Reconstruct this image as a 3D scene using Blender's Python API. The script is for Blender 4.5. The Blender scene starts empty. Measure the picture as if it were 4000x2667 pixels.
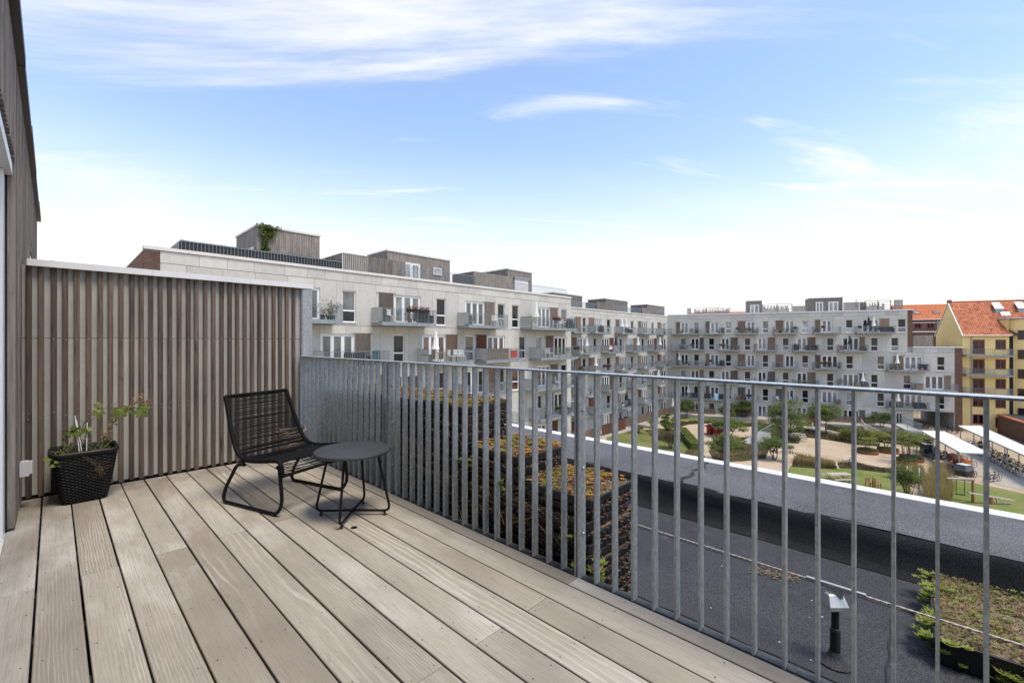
import bpy, math, random
import numpy as np
from mathutils import Vector, Matrix

# ------------------------------------------------------------------ camera, sky, sun, exposure
SC = bpy.context.scene
COL = SC.collection
TH = math.radians(46.12)                     # the deck boards run this far left of the view axis
ST, CT = math.sin(TH), math.cos(TH)
F, CX, CY, H = 1725.0, 2000.0, 1332.0, 1.22   # focal length and centre in photograph pixels, eye height over the deck
cam = bpy.data.objects.new('camera', bpy.data.cameras.new('camera'))
COL.objects.link(cam)
cam.data.sensor_width = 36.0
cam.data.lens = 36.0 * F / 4000.0
cam.data.clip_start, cam.data.clip_end = 0.05, 3000.0
cam.location = (0, 0, H)
cam.rotation_euler = (math.pi / 2, 0, -TH)
SC.camera = cam
SUN_DIR = Vector((0.06, -0.46, 1.05)).normalized()       # towards the (veiled) sun
SUN_EL = math.asin(SUN_DIR.z)
SUN_ROT = math.atan2(SUN_DIR.x, SUN_DIR.y)

def make_world():
    w = bpy.data.worlds.new('World'); SC.world = w; w.use_nodes = True
    nt = w.node_tree; N = nt.nodes; L = nt.links; N.clear()
    def nd(t, **k):
        n = N.new(t)
        for a, b in k.items(): setattr(n, a, b)
        return n
    def mth(op, a, b=None, clamp=False):
        n = nd('ShaderNodeMath', operation=op, use_clamp=clamp)
        for i, v in enumerate((a, b)):
            if v is None: continue
            if isinstance(v, (int, float)): n.inputs[i].default_value = v
            else: L.new(v, n.inputs[i])
        return n.outputs[0]
    sky = nd('ShaderNodeTexSky', sky_type='NISHITA', sun_disc=False)
    sky.sun_elevation = SUN_EL; sky.sun_rotation = SUN_ROT
    sky.air_density = 1.0; sky.dust_density = 0.6; sky.ozone_density = 1.5; sky.altitude = 0
    b1 = nd('ShaderNodeBackground'); b1.inputs[1].default_value = 0.113
    L.new(sky.outputs[0], b1.inputs[0])
    tc = nd('ShaderNodeTexCoord'); sep = nd('ShaderNodeSeparateXYZ'); L.new(tc.outputs['Generated'], sep.inputs[0])
    z = mth('MAXIMUM', sep.outputs[2], 0.0)
    zz = mth('ADD', z, 0.16)
    px = mth('DIVIDE', sep.outputs[0], zz); py = mth('DIVIDE', sep.outputs[1], zz)
    comb = nd('ShaderNodeCombineXYZ'); L.new(px, comb.inputs[0]); L.new(py, comb.inputs[1])
    mr = nd('ShaderNodeMapping'); L.new(comb.outputs[0], mr.inputs[0]); mr.inputs['Rotation'].default_value = (0, 0, math.radians(CLOUD_ROT))
    mp = nd('ShaderNodeMapping'); L.new(mr.outputs[0], mp.inputs[0]); mp.inputs['Scale'].default_value = (0.40, 1.25, 1)
    mp.inputs['Location'].default_value = CLOUD_LOC
    n1 = nd('ShaderNodeTexNoise'); n1.inputs['Scale'].default_value = 1.05; n1.inputs['Detail'].default_value = 9; n1.inputs['Roughness'].default_value = 0.6
    n1.inputs['Distortion'].default_value = 0.7
    L.new(mp.outputs[0], n1.inputs['Vector'])
    r1 = nd('ShaderNodeMapRange', interpolation_type='SMOOTHERSTEP'); L.new(n1.outputs[0], r1.inputs[0])
    r1.inputs[1].default_value = 0.48; r1.inputs[2].default_value = 0.77; r1.inputs[3].default_value = 0.0; r1.inputs[4].default_value = 0.92
    # milky veil that thickens towards the horizon
    r2 = nd('ShaderNodeMapRange', interpolation_type='SMOOTHERSTEP'); L.new(z, r2.inputs[0])
    r2.inputs[1].default_value = 0.0; r2.inputs[2].default_value = 0.47; r2.inputs[3].default_value = 1.0; r2.inputs[4].default_value = 0.06
    n3 = nd('ShaderNodeTexNoise'); n3.inputs['Scale'].default_value = 2.4; n3.inputs['Detail'].default_value = 8; n3.inputs['Roughness'].default_value = 0.55; n3.inputs['Distortion'].default_value = 0.9
    mp3 = nd('ShaderNodeMapping'); L.new(mr.outputs[0], mp3.inputs[0]); mp3.inputs['Scale'].default_value = (0.34, 1.5, 1); mp3.inputs['Location'].default_value = CLOUD_LOC2; L.new(mp3.outputs[0], n3.inputs['Vector'])
    r3 = nd('ShaderNodeMapRange', interpolation_type='SMOOTHERSTEP'); L.new(n3.outputs[0], r3.inputs[0])
    r3.inputs[1].default_value = 0.53; r3.inputs[2].default_value = 0.76; r3.inputs[3].default_value = 0.0; r3.inputs[4].default_value = 0.85
    inv = mth('MULTIPLY', mth('SUBTRACT', 1.0, r1.outputs[0]), mth('SUBTRACT', 1.0, r3.outputs[0])); inv2 = mth('SUBTRACT', 1.0, r2.outputs[0])
    fac = mth('SUBTRACT', 1.0, mth('MULTIPLY', inv, inv2), True)
    b2 = nd('ShaderNodeBackground'); b2.inputs[1].default_value = 0.46
    n2 = nd('ShaderNodeTexNoise'); n2.inputs['Scale'].default_value = 1.6; n2.inputs['Detail'].default_value = 6; n2.inputs['Distortion'].default_value = 0.6; L.new(mp.outputs[0], n2.inputs['Vector'])
    cr = nd('ShaderNodeValToRGB'); L.new(n2.outputs[0], cr.inputs[0]); e = cr.color_ramp.elements
    e[0].position = 0.36; e[0].color = (0.90, 0.91, 0.93, 1); e[1].position = 0.60; e[1].color = (1.0, 0.975, 0.935, 1); L.new(cr.outputs[0], b2.inputs[0])
    mx = nd('ShaderNodeMixShader'); L.new(fac, mx.inputs[0]); L.new(b1.outputs[0], mx.inputs[1]); L.new(b2.outputs[0], mx.inputs[2])
    out = nd('ShaderNodeOutputWorld'); L.new(mx.outputs[0], out.inputs[0])
CLOUD_ROT = 42.0
CLOUD_LOC2 = (5.5, 3.0, 0.0)
CLOUD_LOC = (0.9, 9.80, 0.0)
make_world()
sun = bpy.data.objects.new('sun', bpy.data.lights.new('sun', 'SUN'))
COL.objects.link(sun)
sun.data.energy = 1.45; sun.data.angle = math.radians(18); sun.data.color = (1.0, 0.90, 0.75)
sun.rotation_euler = (-SUN_DIR).to_track_quat('-Z', 'Y').to_euler()
SC.view_settings.view_transform = 'Standard'
try: SC.view_settings.look = 'None'
except Exception: pass
SC.view_settings.exposure = 1.36
SC.view_settings.gamma = 1.0
SC.view_settings.use_curve_mapping = False
SC.render.engine = 'CYCLES'
SC.cycles.use_denoising = True
SC.cycles.max_bounces = 6

# ------------------------------------------------------------------ helpers
RN = random.Random(11)
NP = np.random.RandomState(5)
def ray(px):                                  # horizontal direction of a picture column, one metre deep along the view axis
    u = (px - CX) / F
    return ST + u * CT, CT - u * ST
def at_ground(px, py, z):                     # where the sight line through a picture point meets the level z
    d = F * (H - z) / (py - CY); a, b = ray(px)
    return a * d, b * d
class Frame:                                  # an upright plane: origin and heading of its local x axis, local y points into the building
    def __init__(s, ox, oy, ang):
        s.o = (ox, oy); s.a = ang; s.c, s.s = math.cos(ang), math.sin(ang)
    def w(s, x, y): return s.o[0] + x * s.c - y * s.s, s.o[1] + x * s.s + y * s.c
    def x(s, px, off=0.0):                    # local x where a picture column meets the plane y = off
        a, b = ray(px); nx, ny = -s.s, s.c
        k = (s.o[0] * nx + s.o[1] * ny + off) / (a * nx + b * ny)
        return (a * k - s.o[0]) * s.c + (b * k - s.o[1]) * s.s

def tag(o, label=None, cat=None, group=None, kind=None):
    if label: o['label'] = label
    if cat: o['category'] = cat
    if group: o['group'] = group
    if kind: o['kind'] = kind
    return o
def empty(name, loc=(0, 0, 0), rz=0.0, parent=None):
    o = bpy.data.objects.new(name, None); COL.objects.link(o)
    o.location = loc; o.rotation_euler = (0, 0, rz); o.parent = parent
    o.empty_display_size = 0.1
    return o
def obj(name, me, parent=None, loc=(0, 0, 0), rot=(0, 0, 0), scale=(1, 1, 1)):
    o = bpy.data.objects.new(name, me); COL.objects.link(o)
    o.location = loc; o.rotation_euler = rot; o.scale = scale; o.parent = parent
    return o
def copy_tree(o, parent=None):
    c = o.copy(); COL.objects.link(c); c.parent = parent
    for ch in list(o.children): copy_tree(ch, c)
    return c

class MB:
    def __init__(s): s.v = []; s.f = []; s.m = []
    def add(s, vs, fs, mi=0):
        b = len(s.v); s.v.extend(vs)
        for f in fs: s.f.append(tuple(i + b for i in f)); s.m.append(mi)
    def box(s, x0, x1, y0, y1, z0, z1, mi=0):
        s.add([(x0,y0,z0),(x1,y0,z0),(x1,y1,z0),(x0,y1,z0),(x0,y0,z1),(x1,y0,z1),(x1,y1,z1),(x0,y1,z1)],
              [(0,3,2,1),(4,5,6,7),(0,1,5,4),(1,2,6,5),(2,3,7,6),(3,0,4,7)], mi)
        return s
    def cbox(s, x0, x1, y0, y1, z0, z1, c, mi=0):     # box with chamfered edges along y and rounded top
        prof = [(x0,z0),(x1,z0),(x1,z1-c),(x1-c,z1),(x0+c,z1),(x0,z1-c)]
        n = len(prof)
        vs = [(x,y0,z) for x,z in prof] + [(x,y1,z) for x,z in prof]
        fs = [tuple(range(n))[::1], tuple(range(2*n-1,n-1,-1))] + [(i,i+n,(i+1)%n+n,(i+1)%n) for i in range(n)]
        s.add(vs, fs, mi); return s
    def obox(s, c, size, mat3, mi=0):
        hx, hy, hz = size[0]/2, size[1]/2, size[2]/2
        vs = []
        for dz in (-hz, hz):
            for dx, dy in ((-hx,-hy),(hx,-hy),(hx,hy),(-hx,hy)):
                p = mat3 @ Vector((dx,dy,dz)); vs.append((c[0]+p.x, c[1]+p.y, c[2]+p.z))
        s.add(vs, [(0,3,2,1),(4,5,6,7),(0,1,5,4),(1,2,6,5),(2,3,7,6),(3,0,4,7)], mi); return s
    def tube(s, pts, r, n=8, cap=True, closed=False, mi=0, flat=None):
        P = [Vector(p) for p in pts]; k = len(P)
        rr = r if isinstance(r, (list, tuple)) else [r] * k
        T = []
        for i in range(k):
            a = P[(i-1) % k] if (closed or i > 0) else P[0]; b = P[(i+1) % k] if (closed or i < k-1) else P[-1]
            t = b - a
            T.append(t.normalized() if t.length > 1e-9 else Vector((0,0,1)))
        up = Vector((0,0,1)) if abs(T[0].z) < 0.9 else Vector((1,0,0))
        nrm = (up - T[0] * up.dot(T[0])).normalized()
        base = len(s.v)
        for i in range(k):
            nrm = nrm - T[i] * nrm.dot(T[i])
            if nrm.length < 1e-6: nrm = T[i].orthogonal()
            nrm.normalize(); bn = T[i].cross(nrm)
            for j in range(n):
                a = 2 * math.pi * (j + 0.5) / n
                ca, sa = math.cos(a), math.sin(a)
                if flat: ca *= flat[0]; sa *= flat[1]
                p = P[i] + (nrm * ca + bn * sa) * rr[i]
                s.v.append((p.x, p.y, p.z))
        for i in range(k if closed else k - 1):
            i2 = (i + 1) % k
            for j in range(n):
                j2 = (j + 1) % n
                s.f.append((base+i*n+j, base+i*n+j2, base+i2*n+j2, base+i2*n+j)); s.m.append(mi)
        if cap and not closed:
            s.f.append(tuple(base + j for j in range(n))[::-1]); s.m.append(mi)
            s.f.append(tuple(base + (k-1)*n + j for j in range(n))); s.m.append(mi)
        return s
    def lathe(s, prof, n=24, c=(0,0,0), mi=0, cap=True):
        base = len(s.v); k = len(prof)
        for r, z in prof:
            for j in range(n):
                a = 2*math.pi*j/n; s.v.append((c[0]+r*math.cos(a), c[1]+r*math.sin(a), c[2]+z))
        for i in range(k-1):
            for j in range(n):
                j2 = (j+1) % n
                s.f.append((base+i*n+j, base+i*n+j2, base+(i+1)*n+j2, base+(i+1)*n+j)); s.m.append(mi)
        if cap:
            s.f.append(tuple(base+j for j in range(n))[::-1]); s.m.append(mi)
            s.f.append(tuple(base+(k-1)*n+j for j in range(n))); s.m.append(mi)
        return s
    def prism(s, poly, z0, z1, mi=0):
        n = len(poly); A = sum(poly[i][0]*poly[(i+1)%n][1]-poly[(i+1)%n][0]*poly[i][1] for i in range(n))
        if A < 0: poly = poly[::-1]
        s.add([(x,y,z0) for x,y in poly] + [(x,y,z1) for x,y in poly],
              [tuple(range(n))[::-1], tuple(range(n,2*n))] + [(i,(i+1)%n,(i+1)%n+n,i+n) for i in range(n)], mi); return s
    def arr(s, V, Fq, mi=0):                    # numpy verts (n,3), faces (m,k)
        b = len(s.v); s.v.extend(map(tuple, V.tolist()))
        s.f.extend(map(tuple, (Fq + b).tolist())); s.m.extend([mi] * len(Fq)); return s
    def mesh(s, name, mats, smooth=False):
        me = bpy.data.meshes.new(name); me.from_pydata(s.v, [], s.f)
        mats = mats if isinstance(mats, (list, tuple)) else [mats]
        for m in mats: me.materials.append(m)
        if len(mats) > 1: me.polygons.foreach_set('material_index', s.m)
        if smooth:
            me.polygons.foreach_set('use_smooth', [True] * len(s.f))
            if smooth != 'all':
                try: me.set_sharp_from_angle(angle=math.radians(40))
                except Exception: pass
        me.update(); return me
    def build(s, name, mats, parent=None, smooth=False, loc=(0,0,0), rot=(0,0,0)):
        return obj(name, s.mesh(name, mats, smooth), parent, loc, rot)
    def shift(s, dx, dy, dz, start=0):
        for i in range(start, len(s.v)):
            a = s.v[i]; s.v[i] = (a[0]+dx, a[1]+dy, a[2]+dz)
        return s

def arc_path(pts, r, n=5):                       # polyline with rounded corners
    out = [Vector(pts[0])]
    for i in range(1, len(pts)-1):
        a, b, c = Vector(pts[i-1]), Vector(pts[i]), Vector(pts[i+1])
        d1, d2 = (a-b), (c-b); k = min(r, d1.length*0.49, d2.length*0.49)
        p, q = b + d1.normalized()*k, b + d2.normalized()*k
        for j in range(n+1):
            t = j/n; out.append(p*(1-t)**2 + b*2*t*(1-t) + q*t**2)
    out.append(Vector(pts[-1])); return out

def leaf_quads(mb, C, size, up=0.5, asp=0.5, mi=0, seed=None):   # one bent leaf (two quads folded on the rib) at every point of C
    n = len(C)
    if n == 0: return
    rs = NP if seed is None else np.random.RandomState(seed)
    D = rs.normal(size=(n,3)); D[:,2] *= 0.6; D /= np.linalg.norm(D, axis=1)[:,None]
    Nn = rs.normal(size=(n,3)); Nn[:,2] = np.abs(Nn[:,2]) + up*2.5
    Nn -= D*(Nn*D).sum(1)[:,None]; Nn /= np.linalg.norm(Nn,axis=1)[:,None]
    S = np.cross(D, Nn)
    L = size*(0.6+0.8*rs.rand(n))[:,None]; W = L*asp*0.5
    p0 = C - D*L*0.5; p1 = C + D*L*0.5 - Nn*L*0.12
    m = C + Nn*L*0.05
    a = C + S*W - Nn*L*0.06; b = C - S*W - Nn*L*0.06
    V = np.stack([p0,a,p1,b,m],1).reshape(-1,3)
    i = np.arange(n)[:,None]*5
    mb.arr(V, np.concatenate([i+np.array([[0,1,4]]), i+np.array([[1,2,4]]), i+np.array([[2,3,4]]), i+np.array([[3,0,4]])]), mi)
def blades(mb, C, h, w, lean=0.35, mi=0):        # grass blades: thin tapered strips
    n = len(C); rs = NP
    a = rs.rand(n)*6.283; d = np.stack([np.cos(a),np.sin(a),np.zeros(n)],1); s = np.stack([-np.sin(a),np.cos(a),np.zeros(n)],1)
    hh = (h*(0.55+0.7*rs.rand(n)))[:,None]; le = (lean*rs.rand(n))[:,None]*hh
    up = np.array([[0,0,1.0]])
    V = np.stack([C-s*w, C+s*w, C+up*hh*0.6+d*le*0.4+s*w*0.7, C+up*hh*0.6+d*le*0.4-s*w*0.7, C+up*hh+d*le],1).reshape(-1,3)
    i = np.arange(n)[:,None]*5
    mb.arr(V, i+np.array([[0,1,2,3]]), mi); 
    b = len(mb.v)-n*5
    mb.f.extend(map(tuple, (i+np.array([[3,2,4]])+b).tolist())); mb.m.extend([mi]*n)
def in_poly(P, poly):
    x, y = P[:,0], P[:,1]; ins = np.zeros(len(P), bool); n = len(poly); j = n-1
    for i in range(n):
        xi, yi = poly[i]; xj, yj = poly[j]
        c = ((yi > y) != (yj > y)) & (x < (xj-xi)*(y-yi)/((yj-yi) if abs(yj-yi) > 1e-9 else 1e-9)+xi)
        ins ^= c; j = i
    return ins
def scatter(poly, n):
    xs = [p[0] for p in poly]; ys = [p[1] for p in poly]
    out = np.zeros((0,2))
    while len(out) < n:
        P = np.stack([NP.uniform(min(xs),max(xs),n*2), NP.uniform(min(ys),max(ys),n*2)],1)
        out = np.concatenate([out, P[in_poly(P, poly)]])
    return out[:n]

# ------------------------------------------------------------------ materials (all procedural)
class NT:
    def __init__(s, name):
        s.m = bpy.data.materials.new(name); s.m.use_nodes = True
        s.t = s.m.node_tree; s.N = s.t.nodes; s.L = s.t.links; s.N.clear()
        s.o = s.N.new('ShaderNodeOutputMaterial'); s.b = s.N.new('ShaderNodeBsdfPrincipled')
        s.L.new(s.b.outputs[0], s.o.inputs[0])
    def n(s, t, **k):
        x = s.N.new(t)
        for a, b in k.items(): setattr(x, a, b)
        return x
    def put(s, sock, v):
        if hasattr(v, 'is_output') or isinstance(v, bpy.types.NodeSocket): s.L.new(v, sock)
        elif isinstance(v, (tuple, list)) and len(v) == 3 and sock.type == 'RGBA': sock.default_value = (*v, 1)
        else: sock.default_value = v
    def math(s, op, a, b=None, c=None, clamp=False):
        x = s.n('ShaderNodeMath', operation=op, use_clamp=clamp)
        for i, v in enumerate((a, b, c)):
            if v is not None: s.put(x.inputs[i], v)
        return x.outputs[0]
    def vmath(s, op, a, b=None):
        x = s.n('ShaderNodeVectorMath', operation=op); s.put(x.inputs[0], a)
        if b is not None: s.put(x.inputs[1], b)
        return x.outputs[0]
    def coord(s, scale=(1,1,1), rnd=0.0, which='Object', rot=(0,0,0)):
        c = s.n('ShaderNodeTexCoord').outputs[which]
        if rnd:
            r = s.n('ShaderNodeObjectInfo').outputs['Random']
            k = s.n('ShaderNodeCombineXYZ'); s.put(k.inputs[0], s.math('MULTIPLY', r, rnd)); s.put(k.inputs[1], s.math('MULTIPLY', r, rnd*1.7)); s.put(k.inputs[2], s.math('MULTIPLY', r, rnd*0.61))
            c = s.vmath('ADD', c, k.outputs[0])
        m = s.n('ShaderNodeMapping'); s.L.new(c, m.inputs[0]); m.inputs['Scale'].default_value = scale; m.inputs['Rotation'].default_value = rot
        return m.outputs[0]
    def noise(s, vec, scale=1.0, detail=4, rough=0.55, dist=0.0):
        x = s.n('ShaderNodeTexNoise'); s.L.new(vec, x.inputs['Vector'])
        for k, v in (('Scale',scale),('Detail',detail),('Roughness',rough),('Distortion',dist)): x.inputs[k].default_value = v
        return x.outputs[0]
    def ramp(s, f, stops):
        x = s.n('ShaderNodeValToRGB'); s.put(x.inputs[0], f); e = x.color_ramp.elements
        while len(e) > 1: e.remove(e[-1])
        for i, (p, c) in enumerate(stops):
            q = e[0] if i == 0 else e.new(p)
            q.position = p; q.color = (*c, 1) if len(c) == 3 else c
        return x.outputs[0]
    def rng(s, f, a, b, c=0.0, d=1.0):
        x = s.n('ShaderNodeMapRange'); s.put(x.inputs[0], f)
        for i, v in enumerate((a,b,c,d)): x.inputs[i+1].default_value = v
        return x.outputs[0]
    def mix(s, f, a, b, mode='MIX'):
        x = s.n('ShaderNodeMix', data_type='RGBA', blend_type=mode); s.put(x.inputs[0], f); s.put(x.inputs[6], a); s.put(x.inputs[7], b)
        return x.outputs[2]
    def bump(s, h, strength=0.3, dist=0.01, prev=None):
        x = s.n('ShaderNodeBump'); x.inputs['Strength'].default_value = strength; x.inputs['Distance'].default_value = dist
        s.put(x.inputs['Height'], h)
        if prev is not None: s.L.new(prev, x.inputs['Normal'])
        return x.outputs[0]
    def rand(s): return s.n('ShaderNodeObjectInfo').outputs['Random']
    def island(s): return s.n('ShaderNodeNewGeometry').outputs['Random Per Island']
    def fin(s, col, rough=0.6, metal=0.0, normal=None, spec=None, ior=None):
        s.put(s.b.inputs['Base Color'], col); s.put(s.b.inputs['Roughness'], rough); s.put(s.b.inputs['Metallic'], metal)
        if normal is not None: s.L.new(normal, s.b.inputs['Normal'])
        if spec is not None: s.b.inputs['Specular IOR Level'].default_value = spec
        if ior is not None: s.b.inputs['IOR'].default_value = ior
        return s.m
def mul(c, k): return tuple(min(1.0, x*k) for x in c)

def simple(name, col, rough=0.6, metal=0.0, var=0.12, scale=4.0, bump=0.0, bscale=60.0, objvar=0.0, spec=None, which='Object'):
    t = NT(name); v = t.coord(rnd=7.0 if objvar else 0.0, which=which)
    f = t.noise(v, scale, 5, 0.6)
    c = t.mix(t.rng(f, 0.3, 0.7), mul(col, 1-var), mul(col, 1+var))
    if objvar: c = t.mix(1.0, c, t.ramp(t.rand(), [(0, (1-objvar,)*3), (1, (1,)*3)]), 'MULTIPLY')
    nm = t.bump(t.noise(v, bscale, 4, 0.6), bump, 0.004) if bump else None
    return t.fin(c, rough, metal, nm, spec)

def m_deck():
    t = NT('deck_wood')
    rd = t.rand()
    r2 = t.math('FRACT', t.math('MULTIPLY', rd, 13.7))
    warp = t.noise(t.coord((4,0.55,4), 31.0), 1.0, 3, 0.5)
    def bands(sc, sy, dist, det):
        w = t.n('ShaderNodeTexWave', wave_type='BANDS', bands_direction='X', wave_profile='SIN')
        t.L.new(t.coord((1.0,sy,1), 31.0), w.inputs['Vector'])
        for k, v in (('Scale',sc),('Distortion',dist),('Detail',det),('Detail Scale',1.1),('Detail Roughness',0.5)): w.inputs[k].default_value = v
        return w.outputs['Fac']
    cath = bands(7.5, 0.16, 9.0, 2.0)          # broad flowing figure
    line = bands(26.0, 0.10, 6.0, 3.0)         # close growth lines
    fibre = t.noise(t.coord((230,3.2,20), 31.0), 1.0, 3, 0.6)
    fine = t.noise(t.coord((600,9,40), 31.0), 1.0, 2, 0.7)
    pores = t.noise(t.coord((300,26,40), 31.0), 1.0, 2, 0.6)
    patch = t.noise(t.coord((2.4,0.9,1), 31.0), 1.0, 4, 0.55)
    base = t.ramp(rd, [(0,(0.255,0.222,0.176)),(0.15,(0.375,0.338,0.276)),(0.3,(0.283,0.247,0.196)),(0.45,(0.405,0.37,0.307)),(0.6,(0.27,0.232,0.182)),(0.75,(0.36,0.323,0.263)),(0.9,(0.305,0.267,0.213)),(1,(0.385,0.35,0.288))])
    fa = t.math('MULTIPLY', t.rng(cath, 0.5, 1.0), t.math('MULTIPLY', t.rng(warp, 0.46, 0.66), t.rng(r2, 0.25, 0.6)))
    c = t.mix(t.math('MULTIPLY', fa, 0.62), base, (0.60,0.55,0.475))
    fb = t.math('MULTIPLY', t.rng(line, 0.5, 0.95), t.math('MULTIPLY', t.rng(warp, 0.58, 0.40), t.rng(r2, 0.36, 0.16)))
    c = t.mix(t.math('MULTIPLY', fb, 0.55), c, (0.56,0.51,0.435))
    c = t.mix(t.math('MULTIPLY', t.rng(patch, 0.53, 0.70), 0.65), c, (0.60,0.565,0.505))
    c = t.mix(t.math('MULTIPLY', t.rng(patch, 0.48, 0.26), 0.55), c, (0.165,0.135,0.108))
    c = t.mix(t.math('MULTIPLY', t.rng(fibre, 0.5, 0.30), 0.5), c, (0.20,0.17,0.14))
    c = t.mix(t.math('MULTIPLY', t.rng(fine, 0.46, 0.26), 0.6), c, (0.13,0.11,0.09))
    c = t.mix(t.math('MULTIPLY', t.rng(pores, 0.34, 0.24), 0.8), c, (0.09,0.075,0.06))
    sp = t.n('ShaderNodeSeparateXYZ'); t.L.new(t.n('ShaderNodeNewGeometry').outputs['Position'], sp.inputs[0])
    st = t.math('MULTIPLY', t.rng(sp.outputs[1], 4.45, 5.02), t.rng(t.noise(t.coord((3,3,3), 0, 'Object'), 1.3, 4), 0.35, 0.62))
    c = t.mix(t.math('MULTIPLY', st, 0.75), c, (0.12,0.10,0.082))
    hgt = t.math('ADD', t.math('MULTIPLY', fibre, 0.6), t.math('MULTIPLY', fine, 0.5))
    return t.fin(c, t.rng(patch, 0.3, 0.8, 0.78, 0.62), 0, t.bump(hgt, 0.3, 0.002), 0.3)
def m_batten(name, dark, light, red=(0.21,0.13,0.085), amt=0.0, grey=0.5):
    t = NT(name)
    v = t.coord((30,30,1.3), 23.0); fib = t.noise(v, 1.6, 5, 0.65, 0.6)
    big = t.noise(t.coord((4,4,0.7), 23.0), 1.0, 3, 0.5)
    knot = t.noise(t.coord((16,16,3.2), 23.0), 1.0, 2, 0.5)
    c = t.mix(t.rng(fib, 0.32, 0.68), dark, light)
    c = t.mix(t.math('MULTIPLY', t.rng(big, 0.42, 0.7), grey), c, mul(light, 1.25))
    c = t.mix(t.math('MULTIPLY', t.rng(knot, 0.64, 0.74), 0.85), c, mul(dark, 0.45))
    c = t.mix(t.math('MULTIPLY', t.rand(), amt), c, red)
    c = t.mix(1.0, c, t.ramp(t.math('FRACT', t.math('MULTIPLY', t.rand(), 7.31)), [(0,(0.62,0.60,0.58)),(0.5,(0.95,0.93,0.9)),(1,(1.25,1.2,1.14))]), 'MULTIPLY')
    return t.fin(c, 0.8, 0, t.bump(fib, 0.5, 0.003))
def m_galv(name='galvanised', k=1.0):
    t = NT(name); v = t.coord((1,1,0.6), 3.0)
    vo = t.n('ShaderNodeTexVoronoi', feature='F1'); t.L.new(t.vmath('ADD', v, t.n('ShaderNodeTexNoise').outputs[1]) if False else v, vo.inputs['Vector']); vo.inputs['Scale'].default_value = 95
    sp = t.n('ShaderNodeSeparateColor'); t.L.new(vo.outputs['Color'], sp.inputs[0])
    f = t.math('ADD', t.math('MULTIPLY', sp.outputs[0], 0.55), t.math('MULTIPLY', t.noise(v, 9, 5, 0.65), 0.6))
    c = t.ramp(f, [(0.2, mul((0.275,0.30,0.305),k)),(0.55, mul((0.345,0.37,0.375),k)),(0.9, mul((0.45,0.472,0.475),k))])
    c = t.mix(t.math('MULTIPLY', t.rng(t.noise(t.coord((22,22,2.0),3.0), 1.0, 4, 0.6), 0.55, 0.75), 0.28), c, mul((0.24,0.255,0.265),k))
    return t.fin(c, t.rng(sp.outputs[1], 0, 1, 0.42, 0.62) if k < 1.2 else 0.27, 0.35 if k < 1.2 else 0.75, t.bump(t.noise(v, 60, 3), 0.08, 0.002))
def m_felt(name, a, b, sp=0.5):
    t = NT(name); v = t.coord()
    g = t.noise(v, 230, 2, 0.8); g2 = t.noise(v, 120, 2, 0.7); big = t.noise(v, 1.1, 5, 0.6); mid = t.noise(v, 6.0, 4, 0.6)
    c = t.mix(t.rng(t.math('ADD', t.math('MULTIPLY', g, 0.6), t.math('MULTIPLY', g2, 0.4)), 0.36, 0.66), a, b)
    c = t.mix(t.math('MULTIPLY', t.rng(big, 0.4, 0.7), 0.35), c, mul(a, 0.75))
    c = t.mix(t.math('MULTIPLY', t.rng(mid, 0.58, 0.75), 0.3), c, mul(b, 1.1))
    return t.fin(c, 0.75, 0, t.bump(t.math('ADD', g, g2), 0.7, 0.006), sp)
def m_concrete():
    t = NT('facade_concrete'); v = t.coord((1,1,1), 40.0)
    a = t.noise(v, 0.55, 6, 0.62); b = t.noise(v, 3.2, 6, 0.66); st = t.noise(t.coord((5,5,0.35), 40.0), 1.0, 5, 0.65); fine = t.noise(v, 26, 4, 0.6)
    c = t.ramp(t.math('ADD', t.math('MULTIPLY', a, 0.45), t.math('MULTIPLY', b, 0.55)), [(0.30,(0.43,0.418,0.382)),(0.48,(0.525,0.512,0.47)),(0.62,(0.57,0.556,0.513)),(0.78,(0.62,0.605,0.56))])
    c = t.mix(t.math('MULTIPLY', t.rng(st, 0.57, 0.75), 0.26), c, (0.24,0.24,0.225))
    c = t.mix(t.math('MULTIPLY', t.rng(fine, 0.62, 0.78), 0.22), c, (0.22,0.22,0.205))
    c = t.mix(1.0, c, t.ramp(t.rand(), [(0,(0.88,0.88,0.88)),(1,(1.06,1.06,1.05))]), 'MULTIPLY')
    return t.fin(c, 0.85, 0, t.bump(fine, 0.15, 0.01))
def m_cement():
    t = NT('cement_board'); v = t.coord((1,1,1), 9.0)
    a = t.noise(v, 2.2, 5, 0.6); g = t.noise(v, 170, 3, 0.75)
    st = t.noise(t.coord((14,14,0.5),9.0), 1.0, 4, 0.6)
    c = t.mix(t.rng(a, 0.3, 0.7), (0.30,0.28,0.248), (0.41,0.385,0.345))
    c = t.mix(t.math('MULTIPLY', t.rng(g, 0.55, 0.7), 0.5), c, (0.17,0.16,0.145))
    c = t.mix(t.math('MULTIPLY', t.rng(g, 0.42, 0.3), 0.4), c, (0.56,0.545,0.51))
    c = t.mix(t.math('MULTIPLY', t.rng(st, 0.52, 0.7), 0.4), c, (0.20,0.185,0.165))
    return t.fin(c, 0.9, 0, t.bump(g, 0.25, 0.003))
def m_glass(name, col, rough=0.04, ior=2.1):
    t = NT(name); v = t.coord((1,1,1), 13.0)
    f = t.noise(v, 1.7, 3, 0.5)
    c = t.mix(t.rng(f, 0.35, 0.65), mul(col, 0.5), mul(col, 1.5))
    c = t.mix(1.0, c, t.ramp(t.rand(), [(0,(0.55,0.55,0.55)),(0.6,(0.9,0.9,0.9)),(1,(1.6,1.6,1.6))]), 'MULTIPLY')
    return t.fin(c, rough, 0, t.bump(t.noise(v, 0.9, 2), 0.02, 0.05), 0.5, ior)
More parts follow.
